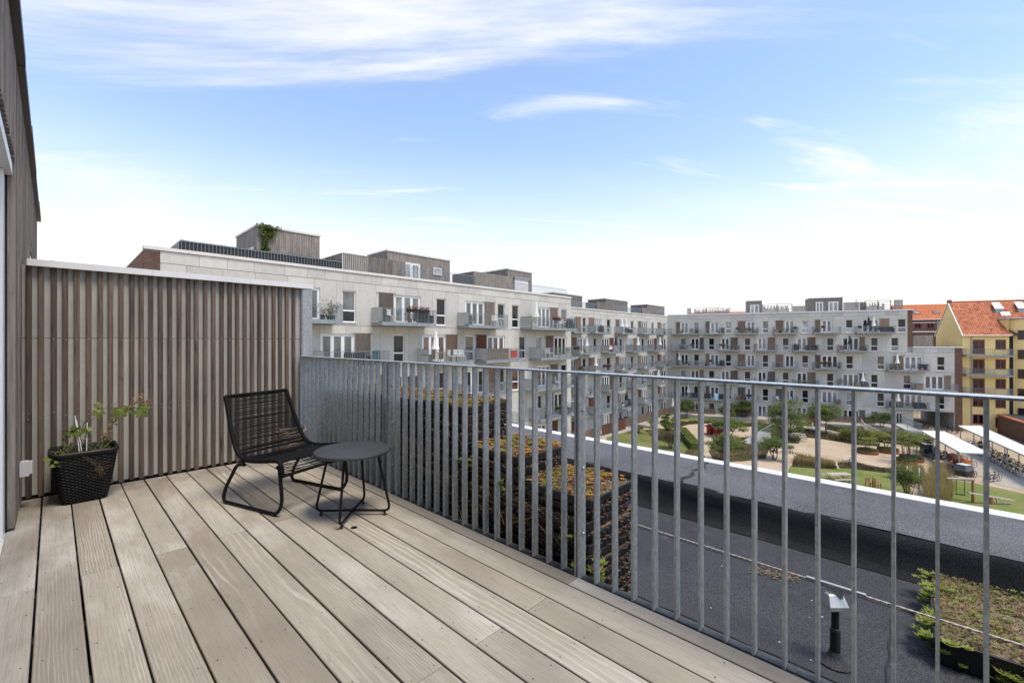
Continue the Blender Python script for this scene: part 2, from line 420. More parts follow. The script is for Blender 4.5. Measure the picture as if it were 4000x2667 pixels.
def m_leaf(name, cols, rough=0.55, posvar=0.35):
    t = NT(name); n = len(cols)
    c = t.ramp(t.island(), [(i/(n-1) if n > 1 else 0, q) for i, q in enumerate(cols)])
    f = t.noise(t.coord((1,1,1), 5.0), 1.6, 3, 0.6)
    c = t.mix(1.0, c, t.ramp(f, [(0.3,(1-posvar,)*3),(0.7,(1+posvar*0.6,)*3)]), 'MULTIPLY')
    t.fin(c, rough, 0, None, 0.3)
    tr = t.n('ShaderNodeBsdfTranslucent'); t.put(tr.inputs[0], c); mx = t.n('ShaderNodeMixShader'); mx.inputs[0].default_value = 0.28
    t.L.new(t.b.outputs[0], mx.inputs[1]); t.L.new(tr.outputs[0], mx.inputs[2]); t.L.new(mx.outputs[0], t.o.inputs[0])
    return t.m
def m_grass(name, cols, s=1.0):
    t = NT(name); v = t.coord()
    a = t.noise(v, 0.22*s, 5, 0.62, 0.4); b = t.noise(v, 2.2*s, 5, 0.7); c3 = t.noise(v, 12*s, 3, 0.7)
    f = t.math('ADD', t.math('MULTIPLY', a, 0.6), t.math('ADD', t.math('MULTIPLY', b, 0.28), t.math('MULTIPLY', c3, 0.16)))
    c = t.ramp(f, [(0.34, cols[0]),(0.48, cols[1]),(0.58, cols[2]),(0.72, cols[3])])
    return t.fin(c, 0.95, 0, t.bump(t.math('ADD', b, c3), 0.7, 0.08), 0.1)
def m_brick(name, b1, b2, mortar, sc=1.0):
    t = NT(name); v = t.coord((1,1,1), 5.0)
    c = t.mix(t.rng(t.noise(v, 3.0, 4), 0.3, 0.7), b1, b2)
    c = t.mix(t.island(), c, mul(b1, 0.55))
    return t.fin(c, 0.9, 0, t.bump(t.noise(v, 40, 3), 0.3, 0.006))
def m_tile(name, cols):
    t = NT(name); c = t.ramp(t.island(), [(i/(len(cols)-1), q) for i, q in enumerate(cols)])
    f = t.noise(t.coord(), 0.8, 4, 0.6)
    c = t.mix(t.math('MULTIPLY', t.rng(f, 0.5, 0.75), 0.4), c, mul(cols[0], 0.5))
    return t.fin(c, 0.7, 0, None, 0.3)
def m_flag():
    t = NT('flag_cloth'); sp = t.n('ShaderNodeSeparateXYZ'); t.L.new(t.coord(), sp.inputs[0])
    c = t.ramp(t.math('ABSOLUTE', sp.outputs[0]), [(0,(0.8,0.82,0.85)),(0.128,(0.27,0.55,0.80))])
    c.node.color_ramp.interpolation = 'CONSTANT'
    return t.fin(c, 0.85)
MT = dict(
 deck=m_deck(), galv=m_galv(), galvrail=m_galv('galvanised_rail', 1.6), galv2=m_galv('galvanised_dull', 0.92), galvdark=m_galv('galvanised_dark', 0.22),  # the bottom rail takes a much darker galvanised tone
 batten=m_batten('screen_batten', (0.025,0.0178,0.0130), (0.140,0.109,0.084), amt=0.12, grey=0.4),
 house=m_batten('house_batten', (0.055,0.045,0.038), (0.30,0.262,0.23), grey=0.6),
 hut=m_batten('hut_batten', (0.10,0.09,0.08), (0.31,0.285,0.262), grey=0.4),
 sh_grey=m_batten('shutter_grey', (0.085,0.068,0.057), (0.20,0.17,0.15), grey=0.3),
 sh_brown=m_batten('shutter_brown', (0.13,0.085,0.058), (0.285,0.20,0.15), grey=0.3),
 sh_red=m_batten('shutter_red', (0.10,0.038,0.022), (0.20,0.085,0.05), grey=0.1),
 fence=m_batten('fence_wood', (0.075,0.053,0.04), (0.19,0.145,0.115), amt=0.2),
 redfence=m_batten('fence_red', (0.09,0.032,0.02), (0.165,0.07,0.045), grey=0.1),
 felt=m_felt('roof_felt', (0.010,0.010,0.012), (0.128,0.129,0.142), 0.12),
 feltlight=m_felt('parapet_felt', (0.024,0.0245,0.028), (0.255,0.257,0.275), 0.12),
 feltshade=m_felt('upstand_felt_shaded', (0.004,0.004,0.005), (0.050,0.051,0.056), 0.05),  # darker felt: shade on the upstand's face is put into its colour
 concrete=m_concrete(), cement=m_cement(),
 concwall=simple('plain_concrete', (0.40,0.40,0.38), 0.9, var=0.2, scale=1.5, bump=0.15),
 whitemetal=simple('white_coping', (0.72,0.715,0.70), 0.45, var=0.05, scale=3, metal=0.0),
 alu=simple('brushed_coping', (0.72,0.71,0.69), 0.38, 0.2, var=0.07, scale=2.5),
 cream=simple('cream_coping', (0.64,0.625,0.585), 0.6, var=0.06, scale=1.0),
 frame=simple('window_frame_white', (0.76,0.76,0.755), 0.4, var=0.03),
 framered=simple('window_frame_red', (0.20,0.035,0.028), 0.5, var=0.15),
 glass=m_glass('window_glass', (0.030,0.034,0.042)),
 glassd=m_glass('window_glass_dark', (0.012,0.013,0.015), 0.05, 1.5),
 glassb=m_glass('window_glass_blind', (0.20,0.215,0.225), 0.08, 1.9),
 glasst=m_glass('window_glass_curtain', (0.085,0.10,0.10), 0.06, 2.0),
 glassr=m_glass('window_glass_red_reflection', (0.060,0.026,0.020), 0.05, 1.9),  # red reflection of the building opposite is put into the pane colour
 dark=simple('shadow_interior', (0.02,0.02,0.022), 0.9, var=0.1),
 rubber=simple('black_plastic', (0.013,0.013,0.014), 0.5, var=0.2, scale=12, bump=0.1, bscale=90),
 powder=simple('black_powder_coat', (0.0065,0.0065,0.007), 0.45, var=0.15, scale=10, bump=0.12, bscale=300, spec=0.22),
 tabletop=simple('table_top_coat', (0.036,0.036,0.038), 0.50, var=0.18, scale=5, bump=0.16, bscale=420),
 cord=simple('black_cord', (0.0055,0.0055,0.006), 0.6, var=0.25, scale=60, bump=0.5, bscale=500, spec=0.15),
 wicker=simple('black_wicker', (0.009,0.0088,0.0088), 0.42, var=0.3, scale=30, bump=0.25, bscale=220, spec=0.3),
 rope=simple('natural_rope', (0.30,0.245,0.185), 0.9, var=0.25, scale=40, bump=0.5, bscale=200),
 steel=simple('steel_fitting', (0.62,0.60,0.57), 0.28, 0.9, var=0.1, scale=20),
 cable=simple('steel_cable', (0.50,0.44,0.38), 0.45, 0.5, var=0.2, scale=200, bump=0.5, bscale=500),
 bracket=simple('bracket_steel', (0.60,0.59,0.56), 0.35, 0.6, var=0.08, scale=8),
 balsteel=simple('balcony_steel', (0.235,0.265,0.285), 0.5, 0.4, var=0.1, scale=6),
 balfascia=simple('balcony_fascia', (0.27,0.305,0.325), 0.5, 0.3, var=0.12, scale=3),
 balpanel=simple('balcony_panel', (0.46,0.455,0.43), 0.7, var=0.05, scale=3, objvar=0.08),
 flashing=simple('brown_flashing', (0.040,0.034,0.034), 0.5, 0.2, var=0.1),
 socket=simple('outdoor_socket', (0.55,0.54,0.53), 0.5, var=0.08),
 soil=simple('soil', (0.10,0.075,0.055), 1.0, var=0.5, scale=60, bump=1.0, bscale=120),
 litter=simple('dry_litter', (0.21,0.155,0.11), 1.0, var=0.55, scale=70, bump=1.0, bscale=150),
 bark=simple('bark', (0.11,0.085,0.065), 0.9, var=0.3, scale=8, bump=0.5, bscale=30),
 sand=m_grass('sand_gravel', [(0.25,0.19,0.13),(0.43,0.335,0.235),(0.49,0.39,0.285),(0.40,0.33,0.215)], 1.3),
 lawn=m_grass('lawn', [(0.085,0.115,0.032),(0.13,0.155,0.045),(0.195,0.18,0.08),(0.27,0.215,0.125)], 1.0),
 lawn2=m_grass('lawn_green', [(0.105,0.145,0.034),(0.15,0.19,0.048),(0.195,0.205,0.072),(0.27,0.235,0.12)], 1.4),
 mulch=m_grass('mulch_bed', [(0.045,0.038,0.02),(0.085,0.075,0.035),(0.13,0.105,0.055),(0.17,0.13,0.075)], 2.0),
 paving=simple('paving', (0.36,0.325,0.28), 0.9, var=0.14, scale=2.0, bump=0.2, bscale=12),
 yellow=simple('yellow_render', (0.86,0.655,0.285), 0.9, var=0.09, scale=0.5, bump=0.1, bscale=30),
 zinc=simple('zinc', (0.34,0.37,0.40), 0.5, 0.5, var=0.1, scale=3),
 tile=m_tile('red_roof_tile', [(0.30,0.085,0.04),(0.46,0.145,0.065),(0.53,0.19,0.09),(0.38,0.12,0.06)]),
 tile2=m_tile('orange_roof_tile', [(0.46,0.135,0.052),(0.54,0.17,0.07),(0.50,0.15,0.06)]),
 brick=m_brick('brick', (0.19,0.105,0.075), (0.125,0.085,0.07), (0.35,0.32,0.28)),
 brick2=m_brick('brick_warm', (0.235,0.125,0.085), (0.18,0.10,0.072), (0.35,0.32,0.28)),
 mortar=simple('mortar', (0.30,0.265,0.235), 0.95, var=0.15, scale=8),
 redpaint=simple('red_paint', (0.42,0.022,0.022), 0.6, var=0.15, scale=3),
 greyroof=simple('grey_roofing', (0.17,0.18,0.185), 0.8, var=0.15),
 white=simple('white_cloth', (0.80,0.785,0.745), 0.85, var=0.06, scale=6),
 navy=simple('navy_cloth', (0.025,0.03,0.06), 0.9, var=0.2),
 canopy=simple('canopy_white', (0.74,0.73,0.705), 0.65, var=0.06, scale=0.7),
 corten=simple('corten_steel', (0.20,0.075,0.035), 0.85, var=0.25, scale=5),
 greywood=simple('grey_bench_wood', (0.42,0.36,0.29), 0.85, var=0.2, scale=6),
 redwood=simple('brown_play_wood', (0.30,0.12,0.06), 0.8, var=0.25, scale=6),
 timber=simple('pine_timber', (0.36,0.25,0.14), 0.8, var=0.2, scale=6),
 orange=simple('orange_paint', (0.62,0.16,0.03), 0.6, var=0.2),
 terracotta=simple('terracotta', (0.36,0.15,0.085), 0.85, var=0.2, objvar=0.3),
 teal=simple('teal_glaze', (0.03,0.14,0.12), 0.35, var=0.2),
 bikeblk=simple('bike_black', (0.018,0.018,0.020), 0.45, var=0.2),
 bikegrey=simple('bike_tarpaulin', (0.10,0.10,0.115), 0.75, var=0.2),
 bikered=simple('bike_red', (0.25,0.025,0.02), 0.4, var=0.2),
 bikegrn=simple('bike_green', (0.05,0.11,0.10), 0.4, var=0.2),
 rim=simple('bike_rim', (0.33,0.33,0.33), 0.35, 0.7, var=0.1),
 skin=simple('skin', (0.45,0.27,0.19), 0.6, var=0.05),
 cloth=simple('dark_clothes', (0.03,0.032,0.045), 0.9, var=0.2),
 hair=simple('brown_hair', (0.05,0.03,0.02), 0.7, var=0.2),
 flag=m_flag(), gold=simple('flag_sun', (0.62,0.40,0.08), 0.8),
 signred=simple('sign_red', (0.55,0.03,0.03), 0.5, var=0.05), bamboo=simple('reed_screen', (0.20,0.155,0.12), 0.9, var=0.35, scale=12),
 tealmat=simple('teal_patterned_mat', (0.035,0.12,0.14), 0.8, var=0.8, scale=14),
 vine=m_leaf('vine_leaf', [(0.055,0.105,0.014),(0.085,0.145,0.02),(0.15,0.18,0.035),(0.065,0.12,0.018)], 0.5, 0.5),
 herb=m_leaf('herb_leaf', [(0.10,0.13,0.03),(0.16,0.165,0.05),(0.20,0.17,0.07),(0.12,0.14,0.04)]),
 dry=m_leaf('dry_leaf', [(0.36,0.26,0.14),(0.45,0.34,0.19),(0.24,0.15,0.08)]), grit=m_leaf('dry_grit', [(0.22,0.17,0.11),(0.30,0.24,0.17),(0.12,0.09,0.06)]),
 sedum=m_leaf('sedum_leaf', [(0.44,0.38,0.045),(0.60,0.25,0.04),(0.56,0.40,0.05),(0.55,0.13,0.06),(0.34,0.38,0.05),(0.62,0.34,0.06),(0.42,0.20,0.11)]),
 sedgreen=m_leaf('sedum_green', [(0.14,0.20,0.028),(0.22,0.27,0.045),(0.28,0.27,0.06),(0.17,0.20,0.045)]),
 sedred=m_leaf('sedum_red', [(0.24,0.10,0.06),(0.20,0.12,0.07),(0.30,0.07,0.055),(0.22,0.17,0.08),(0.27,0.20,0.12)]),
 moss=m_leaf('moss', [(0.22,0.16,0.05),(0.17,0.17,0.025),(0.28,0.17,0.075),(0.21,0.21,0.03),(0.31,0.21,0.11),(0.15,0.20,0.03)]),
 leafa=m_leaf('leaf_dark', [(0.06,0.098,0.022),(0.095,0.142,0.032),(0.135,0.18,0.046),(0.075,0.115,0.028)], 0.55, 0.45),
 leafb=m_leaf('leaf_mid', [(0.09,0.135,0.03),(0.145,0.195,0.045),(0.20,0.24,0.065),(0.115,0.16,0.04)], 0.55, 0.4),
 leafc=m_leaf('leaf_lime', [(0.16,0.20,0.035),(0.22,0.255,0.05),(0.27,0.27,0.06),(0.13,0.17,0.035)], 0.55, 0.35),
 heath=m_leaf('heath', [(0.060,0.066,0.022),(0.085,0.085,0.032),(0.11,0.085,0.045),(0.05,0.062,0.02),(0.13,0.085,0.05)], 0.8, 0.45),
 hedge=m_leaf('clipped_hedge', [(0.085,0.125,0.025),(0.12,0.155,0.03),(0.15,0.17,0.04)], 0.7, 0.3),
 reed=m_leaf('golden_grass', [(0.36,0.26,0.11),(0.44,0.33,0.16),(0.30,0.24,0.09),(0.26,0.24,0.08)], 0.8, 0.2),
 rust=m_leaf('rust_grass', [(0.26,0.13,0.05),(0.30,0.17,0.07),(0.17,0.11,0.04)], 0.8, 0.2),
 flowers=m_leaf('red_flowers', [(0.36,0.03,0.05),(0.45,0.14,0.18),(0.10,0.13,0.04),(0.30,0.03,0.07),(0.08,0.12,0.035),(0.13,0.16,0.05)], 0.7, 0.1),
 flowerso=m_leaf('orange_flowers', [(0.55,0.11,0.04),(0.55,0.20,0.09),(0.45,0.06,0.05),(0.12,0.15,0.05)], 0.7, 0.1),
)

# ------------------------------------------------------------------ large structure: ground and the roof outside the railing
GZ = -11.65                                   # courtyard level
me = MB(); me.box(-700, 900, -700, 900, GZ-0.4, GZ)
tag(me.build('ground', MT['sand']), 'sandy gravel courtyard ground running out to the horizon', kind='structure')

ROOF = -0.36
rb = empty('flat_roof', (0, 0, 0)); tag(rb, 'black felt flat roof outside the railing with white metal edge', 'roof', kind='structure')
m = MB(); m.box(-0.15, 4.86, -9, 11, GZ, ROOF-0.012); m.build('block_wall', MT['concwall'], rb)
for i, (x0, x1) in enumerate(((1.86, 2.52), (2.515, 3.46), (3.455, 4.10))):     # lapped felt sheets
    m = MB(); n = 60
    vs = []; 
    for k in range(n+1):
        y = -9 + 20*k/n; w = 0.004*math.sin(k*2.1+i)
        vs += [(x0, y, ROOF-0.010+0.004*i), (x1+w, y, ROOF-0.002+0.004*i*0.5), (x1+w+0.002, y, ROOF-0.010)]
    m.add(vs, [(3*k+j, 3*k+j+1, 3*k+j+4, 3*k+j+3) for k in range(n) for j in range(2)])
    m.build('felt_sheet', MT['felt'], rb, smooth=True)
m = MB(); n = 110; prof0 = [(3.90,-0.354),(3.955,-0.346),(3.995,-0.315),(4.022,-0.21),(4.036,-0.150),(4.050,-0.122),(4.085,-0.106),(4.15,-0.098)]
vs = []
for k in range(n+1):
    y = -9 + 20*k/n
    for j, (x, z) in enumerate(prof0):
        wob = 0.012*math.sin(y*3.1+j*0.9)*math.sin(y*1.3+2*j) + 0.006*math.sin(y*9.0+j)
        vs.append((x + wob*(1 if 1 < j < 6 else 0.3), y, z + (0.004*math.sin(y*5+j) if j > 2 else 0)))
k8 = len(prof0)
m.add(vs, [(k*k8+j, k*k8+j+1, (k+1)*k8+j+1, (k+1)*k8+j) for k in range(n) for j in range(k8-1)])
m.build('upstand', MT['feltshade'], rb, smooth='all')
y0 = -9.0
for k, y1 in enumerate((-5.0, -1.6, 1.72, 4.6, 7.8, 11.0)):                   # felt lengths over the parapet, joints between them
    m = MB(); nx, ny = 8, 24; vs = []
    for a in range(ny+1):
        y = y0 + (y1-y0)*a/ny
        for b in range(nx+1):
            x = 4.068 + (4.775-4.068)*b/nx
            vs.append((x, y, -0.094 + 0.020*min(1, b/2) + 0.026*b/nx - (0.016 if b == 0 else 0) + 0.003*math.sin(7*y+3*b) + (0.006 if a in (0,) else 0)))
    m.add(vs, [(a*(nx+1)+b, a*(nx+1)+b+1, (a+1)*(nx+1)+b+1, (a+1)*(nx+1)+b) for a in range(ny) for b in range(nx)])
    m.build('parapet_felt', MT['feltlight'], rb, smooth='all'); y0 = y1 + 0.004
m = MB(); pts = [(1.73 + 0.02*math.sin(i*1.7), ) for i in range(9)]
m.tube([(4.05+0.70*i/12, 1.72+0.03*math.sin(i*1.3), -0.078+0.035*i/12) for i in range(13)], [0.008+0.007*RN.random() for i in range(13)], 6, flat=(0.5,1.6)); m.build('sealant_seam', MT['dark'], rb)
y0 = -9.0
for y1 in (-4.1, -0.9, 2.25, 5.4, 8.2, 11.0):
    m = MB(); m.cbox(4.772, 4.905, y0, y1-0.006, -0.11, -0.040, 0.006); m.build('edge_trim', MT['whitemetal'], rb); y0 = y1
for x in (2.52, 3.46):
    m = MB(); m.tube([(x+0.006*math.sin(k*1.3)+0.003*math.sin(k*3.7), -3.0+8.0*k/80, ROOF+0.0015) for k in range(81)], 0.006, 4, flat=(0.35,1.0)); m.build('felt_seam', MT['dark'], rb)
for y in (0.15, 2.3):
    m = MB(); m.tube([(2.0+1.95*k/24, y+0.05*k/24+0.006*math.sin(k*2.1), ROOF+0.0015) for k in range(25)], 0.006, 4, flat=(0.35,1.0)); m.build('felt_seam', MT['dark'], rb)
m = MB()                                                                     # washed-up grit and small white chips on the felt
P = scatter([(2.1,-0.9),(3.95,-0.9),(3.95,3.0),(2.7,3.0)], 34)
for x, y in P:
    s = 0.003+0.005*RN.random(); m.obox((x,y,ROOF+s*0.4), (s*1.6,s,s*0.6), Matrix.Rotation(RN.random()*6,3,'Z'))
tag(m.build('stone_chips', MT['frame'], rb), kind='stuff')
m = MB()
for k in range(240):
    x = 3.36 + RN.gauss(0, 0.035); y = 0.92 - 0.24*RN.random() + RN.gauss(0,0.02)
    m.obox((x + (0.92-y)*0.25, y, ROOF+0.006), (0.014,0.005,0.003), Matrix.Rotation(RN.random()*6,3,'Z') @ Matrix.Rotation(RN.gauss(0,0.5),3,'X'))
tag(m.build('leaf_litter', MT['grit'], rb), kind='stuff')

# ------------------------------------------------------------------ deck
XW, YW, XR = -0.168, 5.07, 1.912               # house cladding, screen wall, railing line
dk = MB()
for y in np.arange(-1.5, 5.0, 0.47): dk.box(-0.20, 1.88, y-0.03, y+0.03, -0.17, -0.031)
dk.box(-0.205, 1.85, -1.5, 5.03, -0.36, -0.344)  # dark sheet added below the boards so the gaps look dark
for x in (-0.17, 0.5, 1.2, 1.84): dk.box(x, x+0.05, -1.5, 5.03, -0.34, -0.172)
deck = tag(dk.build('deck', MT['dark']), 'weathered grey hardwood terrace deck', kind='structure')
gaps = [-0.211] + [-0.0583 + 0.1546*k for k in range(13)] + [1.889]
JO = (-0.53, 1.338, 3.215)
for i in range(len(gaps)-1):
    x0, x1 = gaps[i]+0.0042, gaps[i+1]-0.0042
    ys = [-1.55, 3.215, YW-0.012] if i % 2 == 0 else [-1.55, 1.338, YW-0.012]
    for a, b in zip(ys[:-1], ys[1:]):
        dz = RN.uniform(-0.0012, 0.0008)
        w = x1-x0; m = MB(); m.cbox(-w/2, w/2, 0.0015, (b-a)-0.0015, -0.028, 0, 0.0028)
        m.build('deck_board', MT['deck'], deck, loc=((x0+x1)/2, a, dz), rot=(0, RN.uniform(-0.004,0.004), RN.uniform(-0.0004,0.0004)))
m = MB()
for i in range(len(gaps)-1):
    ys = [1.31,1.366] if i % 2 else [3.19,3.243]
    ys += [y for y in np.arange(-1.3, 5.0, 0.47) if abs(y-ys[0]) > 0.2]
    for y in ys:
        for x in (gaps[i]+0.028, gaps[i+1]-0.028):
            if gaps[i+1]-gaps[i] < 0.1 and x < gaps[i]+0.05: continue
            m.lathe([(0.0032,0.0004),(0.0028,0.0010)], 8, (x+RN.uniform(-.004,.004), y+RN.uniform(-.008,.008), -0.0005))
tag(m.build('screw_heads', MT['flashing'], deck), kind='stuff')
m = MB(); m.lathe([(0.021,0.0),(0.021,0.002),(0.012,0.0035)], 20, (1.37, 2.755, 0.0)); m.build('plug', MT['powder'], deck)
m = MB(); m.box(1.885, 1.897, -1.55, YW-0.02, -0.12, -0.012); m.build('edge_strip', MT['galv2'], deck)

# ------------------------------------------------------------------ screen wall at the far end of the deck
sw = empty('screen_wall', (0.9, YW, 0)); tag(sw, 'tall timber batten screen wall with pale cement boards and white metal coping', 'screen wall')
def lp(m_): m_.shift(-0.9, -YW, 0); return m_
m = MB(); m.box(XW+0.002, 1.90, YW+0.032, YW+0.15, -0.37, 1.80); lp(m).build('core', MT['dark'], sw)
for z0, z1 in ((0.022, 1.2455), (1.2495, 1.815)):
    m = MB(); m.box(XW+0.003, 1.902, YW+0.018, YW+0.032, z0, z1); lp(m).build('cement_board', MT['cement'], sw)
bx = XW + 0.038; n_b = 30; sp = (1.895 - bx) / n_b
for k in range(n_b):
    x = bx + sp*k + RN.uniform(-0.002, 0.002); w = sp*0.485
    zb = 0.012 + RN.uniform(-0.006, 0.008)
    m = MB(); ch = 0.003; y0 = YW-0.006
    prof = [(-w/2, YW+0.0175), (-w/2, y0+ch), (-w/2+ch, y0), (w/2-ch, y0), (w/2, y0+ch), (w/2, YW+0.0175)]
    nn = len(prof); lean = RN.uniform(-0.002, 0.002)
    m.add([(a, b-YW, zb) for a, b in prof] + [(a+lean, b-YW, 1.812) for a, b in prof], [tuple(range(nn)), tuple(range(2*nn-1,nn-1,-1))] + [(i,(i+1)%nn,(i+1)%nn+nn,i+nn) for i in range(nn)])
    m.build('batten', MT['batten'], sw, loc=(x-0.9, 0, 0), rot=(0,0,0))
m = MB()
for k in range(n_b):
    for z in (1.235+RN.uniform(-.004,.004), 0.62+RN.uniform(-.01,.01), 0.665+RN.uniform(-.01,.01)) if True else ():
        if RN.random() < 0.8: m.lathe([(0.0028,0),(0.0028,0.002)], 6, (0,0,0)); [m.v.__setitem__(i, (bx+sp*k-0.9+m.v[i][0], -0.0122-m.v[i][2], z+m.v[i][1])) for i in range(len(m.v)-12, len(m.v))]
tag(m.build('screws', MT['steel'], sw), kind='stuff')
m = MB(); cp = [(YW-0.035,1.806),(YW-0.035,1.858),(YW+0.19,1.874),(YW+0.19,1.806)]     # folded coping, top falling to the deck
nn = 4; xs = [XW+0.03, 0.62, 1.40, 2.03]
for x0, x1 in zip(xs[:-1], xs[1:]):
    m = MB(); m.add([(x0-0.9,y-YW,z) for y,z in cp]+[(x1-0.9-0.002,y-YW,z) for y,z in cp], [(0,1,2,3)[::-1],(4,5,6,7)]+[(i,(i+1)%4,(i+1)%4+4,i+4) for i in range(4)])
    m.build('coping', MT['alu'], sw)
for x in (0.0, 0.80, 1.66):
    m = MB(); m.lathe([(0.008,0),(0.007,0.003),(0.003,0.005)], 10, (x-0.9, -0.01, 1.862)); m.build('coping_screw', MT['steel'], sw)
m = MB(); m.box(1.912-0.9, 2.015-0.9, -0.028, -0.018, -0.30, 1.805); m.box(2.005-0.9, 2.015-0.9, -0.018, 0.15, -0.30, 1.805)
m.build('end_plate', MT['galv2'], sw)
m = MB(); m.box(1.9025-0.9, 1.911-0.9, -0.02, 0.15, 0.0, 1.80); m.build('corner_trim', MT['galv2'], sw)

# ------------------------------------------------------------------ house wall at the left edge
hs = empty('timber_house', (XW, 4.0, 0)); tag(hs, 'weathered timber clad house at the left edge with white door frame', 'house')
def lh(m_): m_.shift(-XW, -4.0, 0); return m_
DY0, DY1, DZ = 1.2, 4.29, 2.285
m = MB(); m.box(-6, XW-0.034, DY1+0.005, 10.12, GZ, 3.10); m.box(-6, XW-0.034, -3, DY0, GZ, 3.10); m.box(-6, XW-0.034, DY0, DY1+0.005, DZ+0.03, 3.10); m.box(-6, XW-0.10, DY0, DY1+0.005, GZ, -0.06)
m.box(-6, -3.0, DY0, DY1+0.005, -0.06, DZ+0.03); lh(m).build('wall', MT['dark'], hs)
m = MB(); m.box(-3.0, XW-0.10, DY0, DY1, -0.055, -0.03); lh(m).build('indoor_floor', MT['timber'], hs)
y = DY1 + 0.002; k = 0
while y < 10.1:
    w = RN.uniform(0.040, 0.046) if k else 0.075
    z0 = 0.018
    if 7.0 < y < 8.7: z0 = 2.34
    t = 0.034 if k % 2 == 0 else 0.016
    m = MB(); m.box(-t/2, t/2, 0, w, z0, 3.085); m.build('batten', MT['house'], hs, loc=(-(0.034 - t/2), y-4.0, 0)); y += w + (0.022 if k % 2 else 0.003); k += 1
y = DY0
while y < DY1 - 0.02:
    w = 0.043; m = MB(); m.box(-0.034, 0, 0, w, DZ+0.11, 3.085); m.build('batten', MT['house'], hs, loc=(0, y-4.0, 0)); y += w+0.026
m = MB(); m.box(-0.34, -0.018, DY0-4.0, DY1-4.0+0.0, DZ, DZ+0.008); m.box(-0.018, -0.012, DY0-4.0, DY1-4.0, DZ, DZ+0.07); m.build('door_head', MT['alu'], hs)
m = MB(); m.box(-0.13, -0.045, DY1-4.0-0.16, DY1-4.0-0.002, 0.0, DZ-0.004); m.build('door_jamb', MT['frame'], hs)
m = MB(); m.box(-0.11, -0.060, DY1-4.0-0.26, DY1-4.0-0.1625, 0.0, DZ-0.008); m.box(-0.11, -0.060, DY0-3.9, DY1-4.0-0.26, DZ-0.1, DZ-0.008); m.box(-0.11, -0.060, DY0-3.9, DY1-4.0-0.26, 0.0, 0.09)
df = m.build('door_frame', MT['frame'], hs)
m = MB(); m.box(-0.09, -0.08, DY0-3.9, DY1-4.0-0.26, 0.09, DZ-0.1); m.build('door_pane', MT['glass'], df)
m = MB(); m.box(-0.16, -0.04, DY0-4.0, DY1-4.0, -0.03, -0.002); m.build('threshold', MT['alu'], hs)
y0 = -3.0
for i, y1 in enumerate((2.2, 4.5, 5.9, 7.4, 9.0, 10.18)):
    m = MB(); e = 0.004*(i % 2); m.box(-0.10, 0.036+e, y0-4.0, y1-4.0, 3.095+e, 3.165+e); m.box(-6.0, -0.10, y0-4, y1-4, 3.10, 3.15); m.build('roof_flashing', MT['flashing'], hs); y0 = y1
m = MB(); m.box(-0.03, -0.005, 6.98-4, 8.72-4, 2.25, 2.335); m.build('window_head', MT['flashing'], hs)
m = MB(); m.box(-0.02, -0.012, 7.0-4, 8.7-4, 0.9, 2.25); m.build('window_pane', MT['glass'], hs)
so = empty('outdoor_socket', (XW, 4.78, 0.30)); tag(so, 'small pale grey outdoor socket on the wall beside the planter', 'socket')
m = MB(); m.cbox(0.002, 0.05, -0.035, 0.035, -0.055, 0.05, 0.006); m.build('housing', MT['socket'], so)
m = MB(); m.cbox(0.0505, 0.066, -0.031, 0.031, -0.04, 0.046, 0.004); m.build('lid', MT['socket'], so)

# ------------------------------------------------------------------ railing
rl = empty('railing', (XR, 2.3, 0)); tag(rl, 'galvanised steel balustrade of upright flat bars along the deck edge', 'railing')
RT = 1.062
NB = 17
posts = [5.055, 3.21, 1.345, -0.52, -2.385]
barm = MB(); barm.cbox(-0.021, 0.021, -0.005, 0.005, -0.001, RT-0.0105, 0.001); bar_me = barm.mesh('baluster', MT['galv'])
for p in range(4):
    ya, yb = posts[p], posts[p+1]
    m = MB(); m.cbox(-0.030, 0.030, yb+0.004, ya-0.004, RT-0.010, RT, 0.0022); m.build('handrail', MT['galvrail'], rl, loc=(0, -2.3, 0))
    m = MB(); m.cbox(-0.012, 0.030, yb+0.004, ya-0.004, -0.012, -0.002, 0.0022); m.build('bottom_rail', MT['galvdark'], rl, loc=(0, -2.3, 0))
    for yy in (ya-0.0095, yb+0.0095):
        m = MB(); m.cbox(-0.030, 0.030, -0.0055, 0.0055, -0.25, RT-0.0105, 0.0015); m.build('end_bar', MT['galv'], rl, loc=(0, yy-2.3, 0))
    for k in range(1, NB+1):
        obj('baluster', bar_me, rl, (0, ya + (yb-ya)*k/(NB+1) - 2.3, 0))
m0 = MB(); m0.lathe([(0.0085,0),(0.0085,0.003),(0.0075,0.007),(0.004,0.0095)], 10)
bolt = m0.mesh('bolt', MT['steel'], smooth=True)
for p in (1, 2, 3):
    for z in (0.86, 0.56, 0.22):
        obj('bolt', bolt, rl, (0.004, posts[p]-0.0150-2.3-0.0002, z), (math.pi/2, 0, 0))
        m = MB(); m.lathe([(0.006,-0.004),(0.006,0.004)], 8); m.build('bolt_shank', MT['steel'], rl, loc=(0.004, posts[p]-2.3, z), rot=(math.pi/2,0,0))
for z in (0.86, 0.60, 0.34): obj('bolt', bolt, rl, (-0.0205, posts[0]-0.045-2.3, z), (0, -math.pi/2, 0), (0.5,0.5,0.4))
for p in (1, 2, 3):
    m = MB(); m.lathe([(0.009,0),(0.009,0.10),(0.0075,0.11)], 8); 

